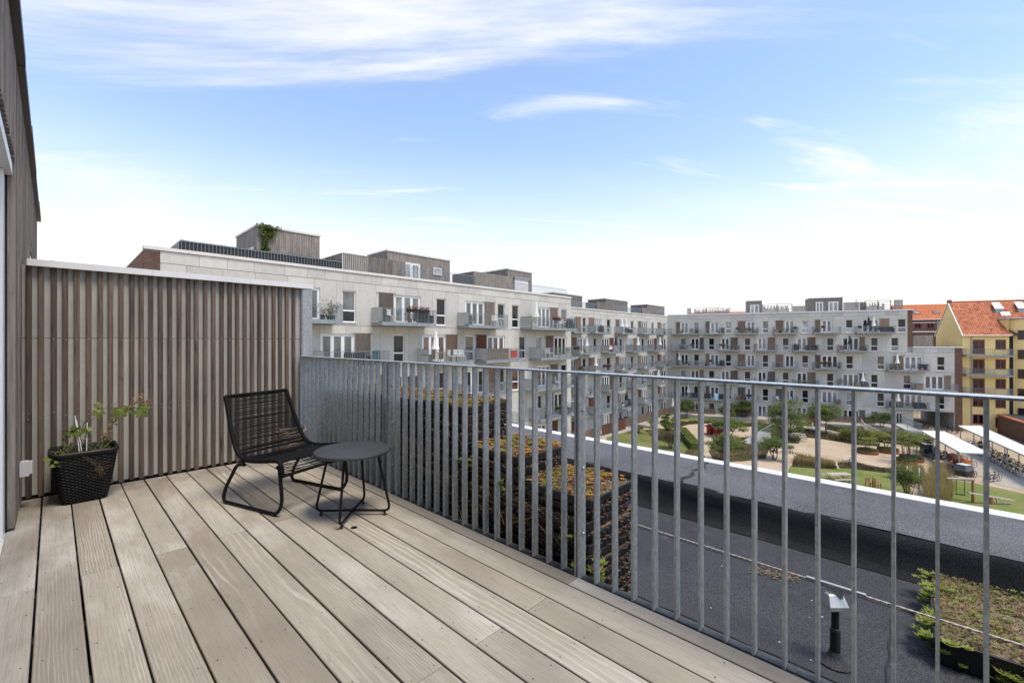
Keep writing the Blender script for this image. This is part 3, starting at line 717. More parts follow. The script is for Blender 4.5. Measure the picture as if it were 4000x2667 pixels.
# ------------------------------------------------------------------ lounge chair
def make_chair():
    fx, fy = 0.31, -0.951; l = math.hypot(fx, fy); fx, fy = fx/l, fy/l
    ang = math.atan2(fy, fx)                   # local x forward, local y to the sitter's left
    c = empty('lounge_chair', (1.175, 3.975, 0.0), ang)
    tag(c, 'black metal lounge chair with woven cord seat and back', 'chair')
    W = 0.290
    def wz(z): return W - 0.030*max(0.0, min(1.0, (z-0.38)/0.42))
    tb = 0.0125
    for s in (-1, 1):
        y = s*(W+0.002)
        side = [(0.245,y,0.318),(0.16,y,0.312),(0.015,y,tb+0.10),(-0.015,y,tb),(0.60,y,tb),(0.655,y,0.10),(0.625,y,0.335),(0.60,y,0.345)]
        m = MB(); m.tube(arc_path(side, 0.075, 7), tb, 10); m.build('leg', MT['powder'], c, smooth=True)
        for x in (0.03, 0.565):
            m = MB(); m.lathe([(0.015,0.0),(0.016,0.006),(0.0145,0.016)], 10, (x, y, 0.0)); m.build('glide', MT['rubber'], c)
    prof = [(-0.035,0.80),(0.005,0.70),(0.055,0.575),(0.105,0.475),(0.150,0.405),(0.205,0.368),(0.27,0.352),(0.40,0.360),(0.53,0.378),(0.595,0.384),(0.632,0.370),(0.648,0.325),(0.646,0.285)]
    def smooth(pts, k=5):
        P = [Vector((a,0,b)) for a,b in pts]; out = []
        for i in range(len(P)-1):
            p0, p1, p2, p3 = P[max(0,i-1)], P[i], P[i+1], P[min(len(P)-1,i+2)]
            for j in range(k):
                t = j/k
                out.append(0.5*((2*p1)+(p2-p0)*t+(2*p0-5*p1+4*p2-p3)*t*t+(3*p1-p0-3*p2+p3)*t**3))
        out.append(P[-1]); return out
    S = smooth(prof)
    for s in (-1, 1):
        m = MB(); m.tube([(p.x, s*wz(p.z), p.z) for p in S], 0.0150, 10); m.build('side_rail', MT['cord'], c, smooth=True)
    m = MB(); m.tube([(prof[0][0],-wz(0.8),prof[0][1]),(prof[0][0],wz(0.8),prof[0][1])], 0.0115, 10); m.build('top_rail', MT['cord'], c, smooth=True)
    m = MB(); m.tube([(prof[-1][0],-W,prof[-1][1]),(prof[-1][0],W,prof[-1][1])], 0.0125, 10); m.build('front_rail', MT['cord'], c, smooth=True)
    m = MB(); m.tube([(0.215,-W,0.335),(0.215,W,0.335)], 0.011, 8); m.build('cross_tube', MT['powder'], c, smooth=True)
    # cords: walk along the rail and stretch one every 9 to 12 mm
    L = [0.0]
    for a, b in zip(S[:-1], S[1:]): L.append(L[-1]+(b-a).length)
    m = MB(); d = 0.012
    while d < L[-1]-0.01:
        i = max(j for j in range(len(L)) if L[j] <= d); i = min(i, len(S)-2); t = (d-L[i])/(L[i+1]-L[i]); p = S[i].lerp(S[i+1], t)
        onseat = p.x > 0.19 and p.z < 0.40
        sag = RN.uniform(0.004, 0.016) if onseat else RN.uniform(0.0, 0.004)
        off = RN.uniform(-0.004,0.004); off2 = RN.uniform(-0.006,0.006) if not onseat else RN.uniform(-0.014,0.014)
        nrm = Vector((-(S[i+1]-S[i]).z, 0, (S[i+1]-S[i]).x)).normalized()
        tn = (S[i+1]-S[i]).normalized()
        pts = []
        for q in range(9):
            v = -1+2*q/8; e = 1-v*v
            pp = p + Vector((0, v*wz(p.z), 0)) - Vector((0,0,1))*sag*e*(1 if onseat else 0) - nrm*(0 if onseat else sag*e) + tn*(off2*e*0.5 + (0.5-abs(0.5-(q/8)))*off)
            pts.append(pp)
        m.tube(pts, 0.0036, 5)
        d += RN.uniform(0.0080, 0.0098) if not onseat else RN.uniform(0.0095, 0.0135)
    tag(m.build('cord_webbing', MT['cord'], c, smooth='all'), kind='stuff')
    return c
make_chair()

# ------------------------------------------------------------------ side table
def make_table():
    t = empty('side_table', (1.463, 2.958, 0.0)); tag(t, 'round dark grey metal side table on black wire legs', 'table')
    R0 = 0.258; zt = 0.467
    m = MB(); m.lathe([(R0-0.02,zt-0.026),(R0-0.006,zt-0.022),(R0,zt-0.013),(R0-0.003,zt-0.004),(R0-0.012,zt)], 72); m.build('table_top', MT['tabletop'], t, smooth=True)
    r = 0.0085
    for k in range(4):
        a = math.radians(45+90*k); ca, sa = math.cos(a), math.sin(a)
        def q(rad, z): return (rad*ca, rad*sa, z)
        m = MB(); m.tube(arc_path([q(0.17,zt-0.027), q(0.262,0.032), q(0.012,0.036)], 0.05, 7), r, 10); m.build('leg', MT['powder'], t, smooth=True)
        m = MB(); m.lathe([(0.012,0.0),(0.012,0.006),(0.007,0.008),(0.007,0.024)], 12, q(0.222,0.0)); m.build('foot', MT['rubber'], t, smooth=True)
    m = MB(); m.lathe([(0.011,0.024),(0.011,0.046)], 12); m.build('hub', MT['powder'], t, smooth=True)
    m = MB(); m.lathe([(0.21,zt-0.032),(0.21,zt-0.0265)], 40); m.build('underframe', MT['powder'], t)
make_table()

# ------------------------------------------------------------------ planter with its straggling plants
def make_planter():
    cx, cy = 0.170, 4.795
    p = empty('wicker_planter', (cx, cy, 0.0), 0.0); tag(p, 'square black wicker planter tapering to its foot beside the house wall', 'planter')
    def half(z):                               # half width at a height
        t = min(1, z/0.385); return 0.118 + 0.068*(t**0.75)
    def per(z, off, s):                        # point on a rounded square of that height, s in 0..1
        h = half(z)+off; k = 7.0
        a = 2*math.pi*s; ca, sa = math.cos(a), math.sin(a)
        r = h/((abs(ca)**k+abs(sa)**k)**(1/k))
        return (r*ca, r*sa, z)
    m = MB(); zs = [0.0,0.06,0.14,0.24,0.33,0.375]; n = 48
    vs = [per(z,-0.006,j/n) for z in zs for j in range(n)]
    m.add(vs, [(i*n+j, i*n+(j+1)%n, (i+1)*n+(j+1)%n, (i+1)*n+j) for i in range(len(zs)-1) for j in range(n)]+[tuple(range(n))[::-1]])
    m.build('liner', MT['wicker'], p, smooth=True)
    m = MB(); rows = 32; ns = 208
    for r in range(rows):
        z = 0.012 + 0.352*r/(rows-1)
        pts = []
        for j in range(ns):
            w = math.sin(2*math.pi*(j*26/ns) + math.pi*(r % 2))
            pts.append(per(z + 0.0012*w, 0.0004 + 0.0026*w, j/ns))
        m.tube(pts, 0.0050, 4, closed=True, flat=(0.95, 0.75))
    tag(m.build('weave', MT['wicker'], p, smooth='all'), kind='stuff')
    m = MB(); n = 64
    prof = [(-0.010,0.355),(0.006,0.366),(0.012,0.382),(0.008,0.396),(-0.004,0.398),(-0.010,0.390),(-0.013,0.30)]
    vs = []
    for off, z in prof:
        for j in range(n): 
            x, y_, _ = per(0.385, off, j/n); vs.append((x, y_, z))
    m.add(vs, [(i*n+j, i*n+(j+1)%n, (i+1)*n+(j+1)%n, (i+1)*n+j) for i in range(len(prof)-1) for j in range(n)])
    m.build('rim', MT['wicker'], p, smooth='all')
    m = MB(); vs = [per(0.385,-0.012,j/32)[:2]+(0.335+RN.uniform(-.006,.006),) for j in range(32)]; m.add(vs+[(0,0,0.345)], [(j,(j+1)%32,32) for j in range(32)]); m.build('soil', MT['soil'], p)
    # ------- plants growing in it: each a thing of its own
    def lobed(mb, base, d, nrm, L):
        L *= 0.82
        d = Vector(d).normalized(); nrm = Vector(nrm); nrm = (nrm - d*nrm.dot(d)).normalized(); s = d.cross(nrm)
        out = [(0.0,0.0),(0.05,0.30),(-0.05,0.42),(0.22,0.52),(0.30,0.36),(0.42,0.62),(0.62,0.50),(0.58,0.28),(0.80,0.30),(1.0,0.0)]
        pts = out + [(a,-b) for a, b in out[-2:0:-1]]
        V = []
        for a, b in pts:
            z = -0.75*b*b - 0.55*max(0,a-0.3)**2 + RN.uniform(-0.06,0.06)
            q = Vector(base) + d*(a*L) + s*(b*L) + nrm*(z*L); V.append(tuple(q))
        cc = Vector(base)+d*(0.42*L)+nrm*(0.05*L); V.append(tuple(cc)); k = len(pts)
        mb.add(V, [(i,(i+1)%k,k) for i in range(k)])
    v = empty('vine', (cx-0.02, cy-0.02, 0.34)); tag(v, 'straggling vine with a few green lobed leaves growing from the wicker planter', 'plant')
    m = MB()
    st = [(0,0,0),(-0.015,0,0.10),(0.0,0.01,0.17),(0.015,0,0.235),(0.04,0,0.30),(0.09,0.0,0.335),(0.16,-0.01,0.355),(0.22,-0.01,0.40)]
    st2 = [(0.005,0.01,0),(0.01,0,0.11),(-0.02,0,0.16),(0.01,-0.01,0.20),(0.02,0,0.25),(-0.02,0.01,0.29)]
    st3 = [(-0.08,0.02,0),(-0.10,0.03,0.08),(-0.075,0.03,0.15),(-0.05,0.02,0.20)]
    st4 = [(0.02,0.0,0.20),(0.06,-0.02,0.27),(0.12,-0.03,0.315),(0.2,-0.04,0.315)]
    st5 = [(0.16,-0.01,0.355),(0.25,-0.02,0.345),(0.33,-0.02,0.33),(0.40,-0.01,0.345),(0.45,0,0.34)]
    for s_, r_ in ((st,0.0045),(st2,0.004),(st3,0.0022),(st4,0.0028),(st5,0.0028)): m.tube(arc_path(s_,0.03,4), [r_*(1-0.55*i/(len(arc_path(s_,0.03,4))-1)) for i in range(len(arc_path(s_,0.03,4)))], 6)
    m.build('stem', MT['bark'], v, smooth='all')
    for b, d, nn, L in (((0.10,-0.01,0.345),(0.1,-0.3,-0.6),(0.2,-1,0.4),0.085),((0.10,0.0,0.36),(0.0,0.2,0.5),(0,-1,0.2),0.06),((0.235,-0.02,0.345),(-0.2,-0.3,-0.3),(0,-0.9,0.8),0.115),((0.235,-0.02,0.345),(0.8,-0.3,-0.35),(0.1,-0.8,0.7),0.105),
                        ((0.33,-0.02,0.33),(0.7,-0.3,-0.55),(0.1,-0.7,0.7),0.125),((0.345,-0.02,0.335),(0.9,-0.2,0.15),(-0.1,-0.8,0.6),0.085),((0.0,0.0,0.205),(-0.7,-0.3,-0.25),(0.1,-0.8,0.7),0.10),((0.0,0.0,0.205),(-0.5,-0.4,0.25),(-0.1,-0.9,0.4),0.08),((0.01,0.0,0.20),(0.5,-0.4,0.05),(0,-0.8,0.6),0.075),
                        ((-0.115,-0.10,0.03),(-0.6,-0.5,0.15),(0.0,-0.4,1),0.12),((-0.115,-0.10,0.03),(0.6,-0.6,0.05),(0,-0.5,1),0.11),((-0.125,-0.12,0.0),(-0.5,-0.7,-0.2),(0,-0.6,1),0.08)):
        m = MB(); lobed(m, b, d, nn, L); m.build('leaf', MT['vine'], v)
    ev = empty('evening_primrose', (cx+0.08, cy-0.03, 0.34)); tag(ev, 'dry straw coloured flower stalk leaning out of the wicker planter', 'plant')
    m = MB(); path = arc_path([(0,0,0),(0.03,0,0.09),(0.05,-0.01,0.17),(0.09,-0.01,0.25),(0.16,-0.02,0.31),(0.21,-0.02,0.37),(0.245,-0.02,0.42)],0.03,4)
    m.tube(path, 0.0026, 6); m.tube([(0.20,-0.02,0.36),(0.25,-0.01,0.355),(0.285,-0.01,0.375)], 0.0018, 5); m.build('stalk', MT['dry'], ev)
    m = MB(); C = np.array([tuple(path[RN.randrange(4,len(path))]+Vector((RN.gauss(0,.012),RN.gauss(0,.012),RN.gauss(0,.012)))) for _ in range(90)]); leaf_quads(m, C, 0.028, 0.1, 0.5)
    m.build('dry_leaves', MT['dry'], ev)
    m = MB(); C = np.array([(0.245+RN.gauss(0,.014),-0.02+RN.gauss(0,.012),0.425+RN.gauss(0,.012)) for _ in range(26)]+[(0.29+RN.gauss(0,.016),-0.01+RN.gauss(0,.012),0.378+RN.gauss(0,.010)) for _ in range(26)]); leaf_quads(m, C, 0.016, 0.2, 0.7); m.build('seed_heads', MT['redwood'], ev)
    hb = empty('garden_herbs', (cx, cy, 0.34)); tag(hb, 'low leafy herbs filling the top of the wicker planter', 'plant')
    m = MB(); C = []
    for _ in range(26):
        bx_, by_ = RN.uniform(-0.15,0.15), RN.uniform(-0.15,0.15); h_ = RN.uniform(0.05,0.12)
        if RN.random() < 0.15: h_ = 0.2
        lx, ly = RN.gauss(0,.03), RN.gauss(0,.03)
        for k in range(int(26*h_/0.1)):
            t = RN.random(); C.append((bx_+lx*t+RN.gauss(0,.006), by_+ly*t+RN.gauss(0,.006), h_*t))
    leaf_quads(m, np.array(C), 0.024, 0.3, 0.42); tag(m.build('foliage', MT['herb'], hb), kind='stuff')
    m = MB()
    for _ in range(3):
        q = Vector((-0.02+RN.uniform(-.02,.02), -0.19, 0.03))
        pts = [Vector((-0.03,-0.12,0.03)), q, q+Vector((0.05,-0.012,-0.05)), q+Vector((0.09,-0.01,-0.10)), q+Vector((0.10+RN.uniform(-.02,.02),0.0,-0.19))]
        m.tube(arc_path(pts,0.03,3), 0.0006, 4)
        for _ in range(22):
            b0 = q + Vector((0.095,0.0,-0.12)) + Vector((RN.gauss(0,.022),RN.gauss(0,.006),RN.gauss(0,.03))); m.tube([b0, b0+Vector((RN.gauss(0,.016),RN.gauss(0,.004),RN.gauss(0,.014)))], 0.0005, 3)
    m.build('hanging_roots', MT['dry'], hb)
    for i, (dx, tilt) in enumerate(((-0.012,-0.10),(0.004,-0.13),(0.02,0.02))):
        k = empty('plant_stake', (cx+dx-0.01, cy-0.03, 0.34)); tag(k, ('leftmost','middle','rightmost')[i]+' of the thin pale plant stakes standing in the wicker planter', 'stake', 'plant stakes in the planter')
        m = MB(); m.tube([(0,0,-0.05),(tilt*0.3,0,0.31-0.03*i)], 0.0032, 6); m.build('rod', MT['frame'], k)
make_planter()
bk = empty('rope_basket', (1.735, 4.87, 0.0)); tag(bk, 'small natural rope basket in the corner behind the lounge chair', 'basket')
m = MB()
for i in range(13):
    r = 0.105 + 0.026*math.sin(math.pi*0.5*i/12); m.tube([(r*math.cos(a*math.pi/16), r*math.sin(a*math.pi/16), 0.013+0.0225*i) for a in range(32)], 0.0125, 6, closed=True)
m.build('coiled_wall', MT['rope'], bk, smooth='all')
m = MB(); m.lathe([(0.10,0.001),(0.10,0.012)], 24); m.build('bottom', MT['rope'], bk)
m = MB(); m.tube([(-0.11,-0.04,0.28),(-0.12,0,0.33),(-0.11,0.04,0.28)], 0.009, 6); m.tube([(0.12,-0.04,0.28),(0.135,0,0.32),(0.12,0.04,0.28)], 0.009, 6); m.build('handle', MT['rope'], bk, smooth='all')

# ------------------------------------------------------------------ stacked sedum trays outside the railing
TW, TD, THT = 0.475, 0.475, 0.052
def tray_mesh(w, d, h, name='tray_body'):
    m = MB(); t = 0.004; g = 0.012
    # tapered outer wall with ribs, rolled rim and a bottom
    for i in range(int(w/0.045)):
        x = -w/2+0.03+0.045*i
        for y in (-d/2+0.011, d/2-0.011): m.box(x, x+0.012, y-0.004, y+0.004, 0.006, h-0.012)
    for i in range(int(d/0.045)):
        y = -d/2+0.03+0.045*i
        for x in (-w/2+0.011, w/2-0.011): m.box(x-0.004, x+0.004, y, y+0.012, 0.006, h-0.012)
    a, b = w/2-g, d/2-g
    rings = [(a,b,0.0),(w/2-0.006,d/2-0.006,h-0.012),(w/2,d/2,h-0.012),(w/2,d/2,h-0.002),(w/2-0.003,d/2-0.003,h),(w/2-0.010,d/2-0.010,h),(w/2-0.014,d/2-0.014,h-0.016)]
    vs = []
    for p, q, z in rings: vs += [(-p,-q,z),(p,-q,z),(p,q,z),(-p,q,z)]
    m.add(vs, [(i*4+j, i*4+(j+1)%4, (i+1)*4+(j+1)%4, (i+1)*4+j) for i in range(len(rings)-1) for j in range(4)]+[(3,2,1,0)])
    return m.mesh(name, MT['rubber'])
tray_me = tray_mesh(TW, TD, THT)
m = MB(); n = 12; vs = [(-TW/2+0.012+(TW-0.024)*i/n, -TD/2+0.012+(TD-0.024)*j/n, THT-0.014+RN.uniform(-.004,.007)) for j in range(n+1) for i in range(n+1)]
m.add(vs, [(j*(n+1)+i, j*(n+1)+i+1, (j+1)*(n+1)+i+1, (j+1)*(n+1)+i) for j in range(n) for i in range(n)])
soil_me = m.mesh('soil', MT['litter'], smooth='all')
def rosettes(mb, pts, r, k, mi_fn, lift=0.6):
    for (x, y, z) in pts:
        mi = mi_fn(); rr = r*RN.uniform(0.6,1.35); a0 = RN.random()*6.28; tx, ty = RN.gauss(0,.3), RN.gauss(0,.3)
        for lay in range(2):
            for q in range(k):
                a = a0 + 6.283*(q+0.5*lay)/k; l = rr*(1-0.42*lay); e = lift*(0.5+0.8*lay)
                d = Vector((math.cos(a)+tx*0.3, math.sin(a)+ty*0.3, e)).normalized(); s = Vector((-math.sin(a), math.cos(a), 0))
                p = Vector((x,y,z))
                m1 = p + d*l*0.55
                V = [tuple(p), tuple(m1+s*l*0.24), tuple(p+d*l+Vector((0,0,l*0.12))), tuple(m1-s*l*0.24)]
                mb.add(V, [(0,1,2,3)], mi)
def top_plants(seed, n, mats, w, d, cover=1.0):
    RN.seed(seed); mb = MB()
    cl = [(RN.uniform(-w/2,w/2), RN.uniform(-d/2,d/2), RN.choice([0,0,1,2]), RN.uniform(0.04,0.11)) for _ in range(14)]
    def one():
        c = RN.choice(cl); x = c[0]+RN.gauss(0,c[3]); y = c[1]+RN.gauss(0,c[3])
        return max(-w/2+0.004,min(w/2-0.004,x)), max(-d/2+0.004,min(d/2-0.004,y)), c[2]
    for _ in range(n):
        x, y, mi = one(); rosettes(mb, [(x,y,RN.uniform(0.004,0.030))], 0.017, 6, lambda: mi)
    P = np.array([(RN.uniform(-w/2,w/2), RN.uniform(-d/2,d/2), RN.uniform(0,0.012)) for _ in range(int(n*2.2))]); leaf_quads(mb, P, 0.022, 0.2, 0.28, 3)
    for _ in range(26):
        x, y = RN.uniform(-w/2,w/2), RN.uniform(-d/2,d/2); h = RN.uniform(0.03,0.10)
        mb.tube([(x,y,0),(x+RN.gauss(0,.01),y+RN.gauss(0,.01),h)], 0.0012, 3, mi=3)
        if RN.random() < 0.6: rosettes(mb, [(x,y,h)], 0.010, 5, lambda: 2)
    return mb.mesh('sedum', mats)
def edge_plants(seed, w, d, mats, n=62):
    RN.seed(seed); mb = MB()
    for _ in range(n):
        side = RN.random()
        if side < 0.6: x, y = -w/2+RN.uniform(-0.022,0.03), RN.uniform(-d/2,d/2)
        else: x, y = RN.uniform(-w/2,w/2), -d/2+RN.uniform(-0.024,0.03)
        rosettes(mb, [(x,y,RN.uniform(-0.012,0.016))], 0.015, 5, lambda: RN.choice([0,2,2,2]))
    P = []
    for _ in range(80):
        if RN.random() < 0.55: P.append((-w/2+RN.uniform(-0.02,0.035), RN.uniform(-d/2,d/2), RN.uniform(-0.012,0.014)))
        else: P.append((RN.uniform(-w/2,w/2), -d/2+RN.uniform(-0.02,0.035), RN.uniform(-0.012,0.014)))
    leaf_quads(mb, np.array(P), 0.024, 0.1, 0.3, 3)
    for _ in range(9):
        y = RN.uniform(-d/2,d/2); x = -w/2-0.01
        mb.tube([(x,y,0),(x-RN.uniform(0.0,0.02),y+RN.gauss(0,.03),RN.uniform(-0.03,0.03)),(x-RN.uniform(0.0,0.03),y+RN.gauss(0,.06),RN.uniform(-0.06,0.05))], 0.0010, 3, mi=3)
    return mb.mesh('sedum', mats)
SM = [MT['sedum'], MT['sedgreen'], MT['sedred'], MT['dry']]
tops = [top_plants(21+i, 620, SM, TW-0.03, TD-0.03) for i in range(3)]
sides = [edge_plants(41+i, TW-0.02, TD-0.02, [MT['sedred'], MT['sedgreen'], MT['sedred'], MT['dry']], 40) for i in range(4)]
RN.seed(77)
ORD = ['topmost','second','third','fourth','fifth','sixth','seventh','eighth','ninth','tenth','eleventh','twelfth','thirteenth','fourteenth','fifteenth','sixteenth','seventeenth','eighteenth']
stacks = [(1.585, 0.375, 'the low nearest stack'), (2.105, 0.50, 'the second nearest stack'), (2.63, 0.765, 'the third stack from the front'), (3.14, 0.77, 'the fourth stack from the front'), (3.65, 0.76, 'the fifth stack from the front'), (4.17, 0.755, 'the farthest stack by the screen wall')]
for si, (yc, zt, nm) in enumerate(stacks):
    cnt = int(round((zt-THT-ROOF)/0.064))+1; step = (zt-THT-ROOF-0.012)/(cnt-1)
    for k in range(cnt):
        fromtop = cnt-1-k
        if si >= 2 and fromtop > 14: nmk = ORD[min(fromtop,17)]
        x = 2.235+RN.gauss(0,0.010)+(0.02 if si == 1 else 0); z = ROOF+0.003+step*k
        t = empty('sedum_tray', (x, yc+RN.gauss(0,0.006), z), RN.gauss(0,0.022)); 
        tag(t, ORD[min(fromtop,17)]+(' black sedum tray of ' if fromtop == 0 else ' black sedum tray from the top of ')+nm, 'plant tray', 'stacked sedum trays outside the railing')
        obj('tray_body', tray_me, t); obj('soil', soil_me, t)
        o = obj('sedum', tops[si % 3] if fromtop == 0 else sides[RN.randrange(4)], t, (0,0,THT-0.010), (0,0,0) if fromtop else (0,0,math.pi/2*RN.randrange(4)))
        tag(o, kind='stuff')
m = MB()
for (x,y,z,r) in ((1.985,1.30,0.02,0.06),(1.97,1.42,-0.02,0.07),(1.965,1.52,0.14,0.05),(1.96,2.0,0.33,0.05),(1.96,2.3,0.40,0.04)):
    rosettes(m, [(x+RN.gauss(0,.015),y+RN.gauss(0,.03),z+RN.gauss(0,.03)) for _ in range(5)], r*0.75, 7, lambda: 0)
cr = empty('stonecrop', (0,0,0)); tag(m.build('rosettes', MT['sedgreen'], cr), kind='stuff')
m = MB()
for _ in range(16):
    y = RN.uniform(1.4,3.4); z = RN.uniform(0.0,0.25); m.tube([(1.985,y,z),(1.96,y+RN.gauss(0,.1),z+RN.gauss(0,.08)),(1.955,y+RN.gauss(0,.2),z+RN.uniform(-.15,.12))], 0.0014, 4)
m.build('dry_stems', MT['dry'], cr)
tag(cr, 'yellow green stonecrop tufts and dry stems hanging out between stacked trays and railing', 'plant')
# long sedum bed lying on the roof at the lower right
bed_me = tray_mesh(0.80, 1.25, 0.125)
bd = empty('sedum_bed', (3.425, -0.60, ROOF+0.004), math.radians(2)); tag(bd, 'large black edged sedum bed lying on the felt roof', 'sedum bed')
obj('tray_body', bed_me, bd)
RN.seed(5)
m = MB(); nx, ny = 20, 30; vs = [(-0.385+0.77*i/nx, -0.61+1.22*j/ny, 0.118+0.03*math.sin(math.pi*i/nx)*math.sin(math.pi*j/ny)+RN.uniform(-.01,.012)) for j in range(ny+1) for i in range(nx+1)]
m.add(vs, [(j*(nx+1)+i, j*(nx+1)+i+1, (j+1)*(nx+1)+i+1, (j+1)*(nx+1)+i) for j in range(ny) for i in range(nx)]); m.build('soil', MT['litter'], bd, smooth='all')
m = MB(); P = np.array([(RN.uniform(-.39,.39), RN.uniform(-.61,.61), 0.128+RN.uniform(0,.028)) for _ in range(9000)]); leaf_quads(m, P, 0.017, 0.4, 0.5, 0); tag(m.build('moss', MT['moss'], bd), kind='stuff')
m = MB(); rosettes(m, [(RN.uniform(-.38,.38), RN.uniform(-.6,.6), 0.14+RN.uniform(0,.02)) for _ in range(260)], 0.018, 6, lambda: RN.choice([0,0,1]))
rosettes(m, [(-0.40+RN.gauss(0,.022), RN.uniform(-.62,.62), RN.uniform(0.02,0.13)) for _ in range(34)], 0.036, 7, lambda: 0)
rosettes(m, [(RN.uniform(-.38,.38), 0.625+RN.gauss(0,.025), RN.uniform(0.04,0.15)) for _ in range(75)], 0.034, 7, lambda: 0)
rosettes(m, [(-0.41+RN.gauss(0,.03), 0.35+RN.gauss(0,.07), RN.uniform(0.0,0.1)) for _ in range(14)], 0.05, 7, lambda: 0)
tag(m.build('sedum', [MT['sedgreen'], MT['sedred']], bd), kind='stuff')

# ------------------------------------------------------------------ fall-arrest line on the roof
an = empty('roof_anchor', (2.684, 0.362, ROOF)); tag(an, 'black roof anchor post with folded steel bracket carrying the cable', 'anchor')
m = MB(); m.lathe([(0.078,0.002),(0.072,0.006),(0.045,0.014),(0.030,0.035),(0.026,0.05)], 20); m.build('base_collar', MT['felt'], an, smooth=True)
m = MB(); m.lathe([(0.022,0.03),(0.022,0.155),(0.020,0.162),(0.0165,0.166),(0.0165,0.252)], 18); m.build('post', MT['rubber'], an, smooth=True)
m = MB(); m.lathe([(0.008,0.243),(0.008,0.275)], 12); m.build('bolt', MT['steel'], an, smooth=True)
R3 = Matrix.Rotation(math.radians(-46), 3, 'Z')
m = MB(); vs = []
for w, d, z in ((0.036,0.020,0.256),(0.045,0.030,0.262),(0.046,0.032,0.282),(0.036,0.018,0.326),(0.032,0.012,0.332)):
    for sx, sy in ((-1,-1),(1,-1),(1,1),(-1,1)): q = R3 @ Vector((sx*w, sy*d + (0.010 if z > 0.3 else 0), z)); vs.append(tuple(q))
m.add(vs, [(i*4+j, i*4+(j+1)%4, (i+1)*4+(j+1)%4, (i+1)*4+j) for i in range(4) for j in range(4)]+[(3,2,1,0),(16,17,18,19)]); m.build('bracket', MT['bracket'], an)
m = MB(); m.box(-0.004,0.004,-0.032,0.032,0.318,0.372); m.build('cable_lug', MT['bracket'], an)
m = MB(); m.tube([(0,-0.12,0.372),(0,0.12,0.372)], 0.0078, 10); m.build('sleeve', MT['bracket'], an, smooth=True)
m = MB()
for s in range(3):                              # three twisted strands
    m.tube([(2.684+0.0023*math.cos(k*0.9+s*2.094), -2.6+7.4*k/600, 0.012+0.0023*math.sin(k*0.9+s*2.094)-0.02*math.sin(math.pi*k/600)**2*0.3) for k in range(601)], 0.0029, 5)
tag(m.build('steel_cable', MT['cable'], None, smooth='all'), 'thin twisted steel safety cable stretched low above the felt roof', 'cable')

# ------------------------------------------------------------------ apartment blocks round the courtyard
ST_H = 2.8
LV = ['ground', 'first', 'second', 'third', 'fourth', 'top']
unit = MB(); unit.box(-0.5, 0.5, -0.5, 0.5, -0.5, 0.5)
PANE = {k: unit.mesh('pane', MT[k]) for k in ('glass', 'glassb', 'glasst', 'glassr', 'glassd')}
def window(bld, x0, x1, z0, z1, kind, mat='frame', rec=0.10, pick=None):
    w = x1-x0; fr = 0.075 if w > 0.8 else 0.06
    m = MB(); y0, y1 = rec-0.03, rec+0.04
    m.box(x0+0.004, x0+fr, y0, y1, z0+0.004, z1-0.004); m.box(x1-fr, x1-0.004, y0, y1, z0+0.004, z1-0.004)
    m.box(x0+fr, x1-fr, y0, y1, z0+0.004, z0+fr); m.box(x0+fr, x1-fr, y0, y1, z1-fr, z1-0.004)
    panes = []
    if kind == 'W':
        zt = z0 + (z1-z0)*0.37; m.box(x0+fr, x1-fr, y0, y1, zt-0.05, zt+0.05)
        panes = [(x0+fr, x1-fr, z0+fr, zt-0.05), (x0+fr, x1-fr, zt+0.05, z1-fr)]
    elif kind == 'P':
        panes = [(x0+fr, x1-fr, z0+fr, z1-fr)]
    else:
        n = int(kind[1]); iw = (x1-x0-2*fr)/n; mw = min(0.11, iw*0.16)
        for k in range(n):
            a, b = x0+fr+iw*k, x0+fr+iw*(k+1)
            m.box(a, a+mw, y0+0.006, y1-0.004, z0+fr, z1-fr); m.box(b-mw, b-0.001, y0+0.006, y1-0.004, z0+fr, z1-fr)
            m.box(a+mw, b-mw, y0+0.006, y1-0.004, z0+fr, z0+fr+0.14); m.box(a+mw, b-mw, y0+0.006, y1-0.004, z1-fr-0.09, z1-fr)
            panes.append((a+mw, b-mw, z0+fr+0.14, z1-fr-0.09))
    if kind == 'W': m.box(x0-0.03, x1+0.03, -0.05, rec-0.03, z0-0.035, z0+0.003)
    wo = m.build('window' if kind in ('W','P') else 'terrace_door', MT[mat], bld)
    g = pick or RN.choice(['glass','glassd','glassd','glasst','glasst','glassb','glassr'])
    for i, (a, b, c, d) in enumerate(panes):
        gg = RN.choice(['glassd', g]) if kind == 'W' else g
        obj('pane', PANE[gg], wo, ((a+b)/2, rec+0.012, (c+d)/2), (0,0,0), (b-a+0.004, 0.012, d-c+0.004))
    return wo
def slat_panel(mb, x0, x1, z0, z1, y0, y1, pitch=0.09, gap=0.022):
    n = max(2, int(round((x1-x0)/pitch))); p = (x1-x0)/n
    for k in range(n): mb.box(x0+p*k, x0+p*(k+1)-gap, y0, y1-(0.012 if k % 2 else 0), z0, z1)
def shutter(bld, x0, x1, z0, z1, mat):
    m = MB(); slat_panel(m, x0, x1, z0, z1, -0.085, -0.045, 0.085, 0.014); m.box(x0, x1, -0.045, -0.035, z0+0.1, z1-0.1); m.box(x0-0.2, x1+0.2, -0.05, -0.03, z1+0.005, z1+0.04)
    return m.build('shutter', MT[mat], bld)
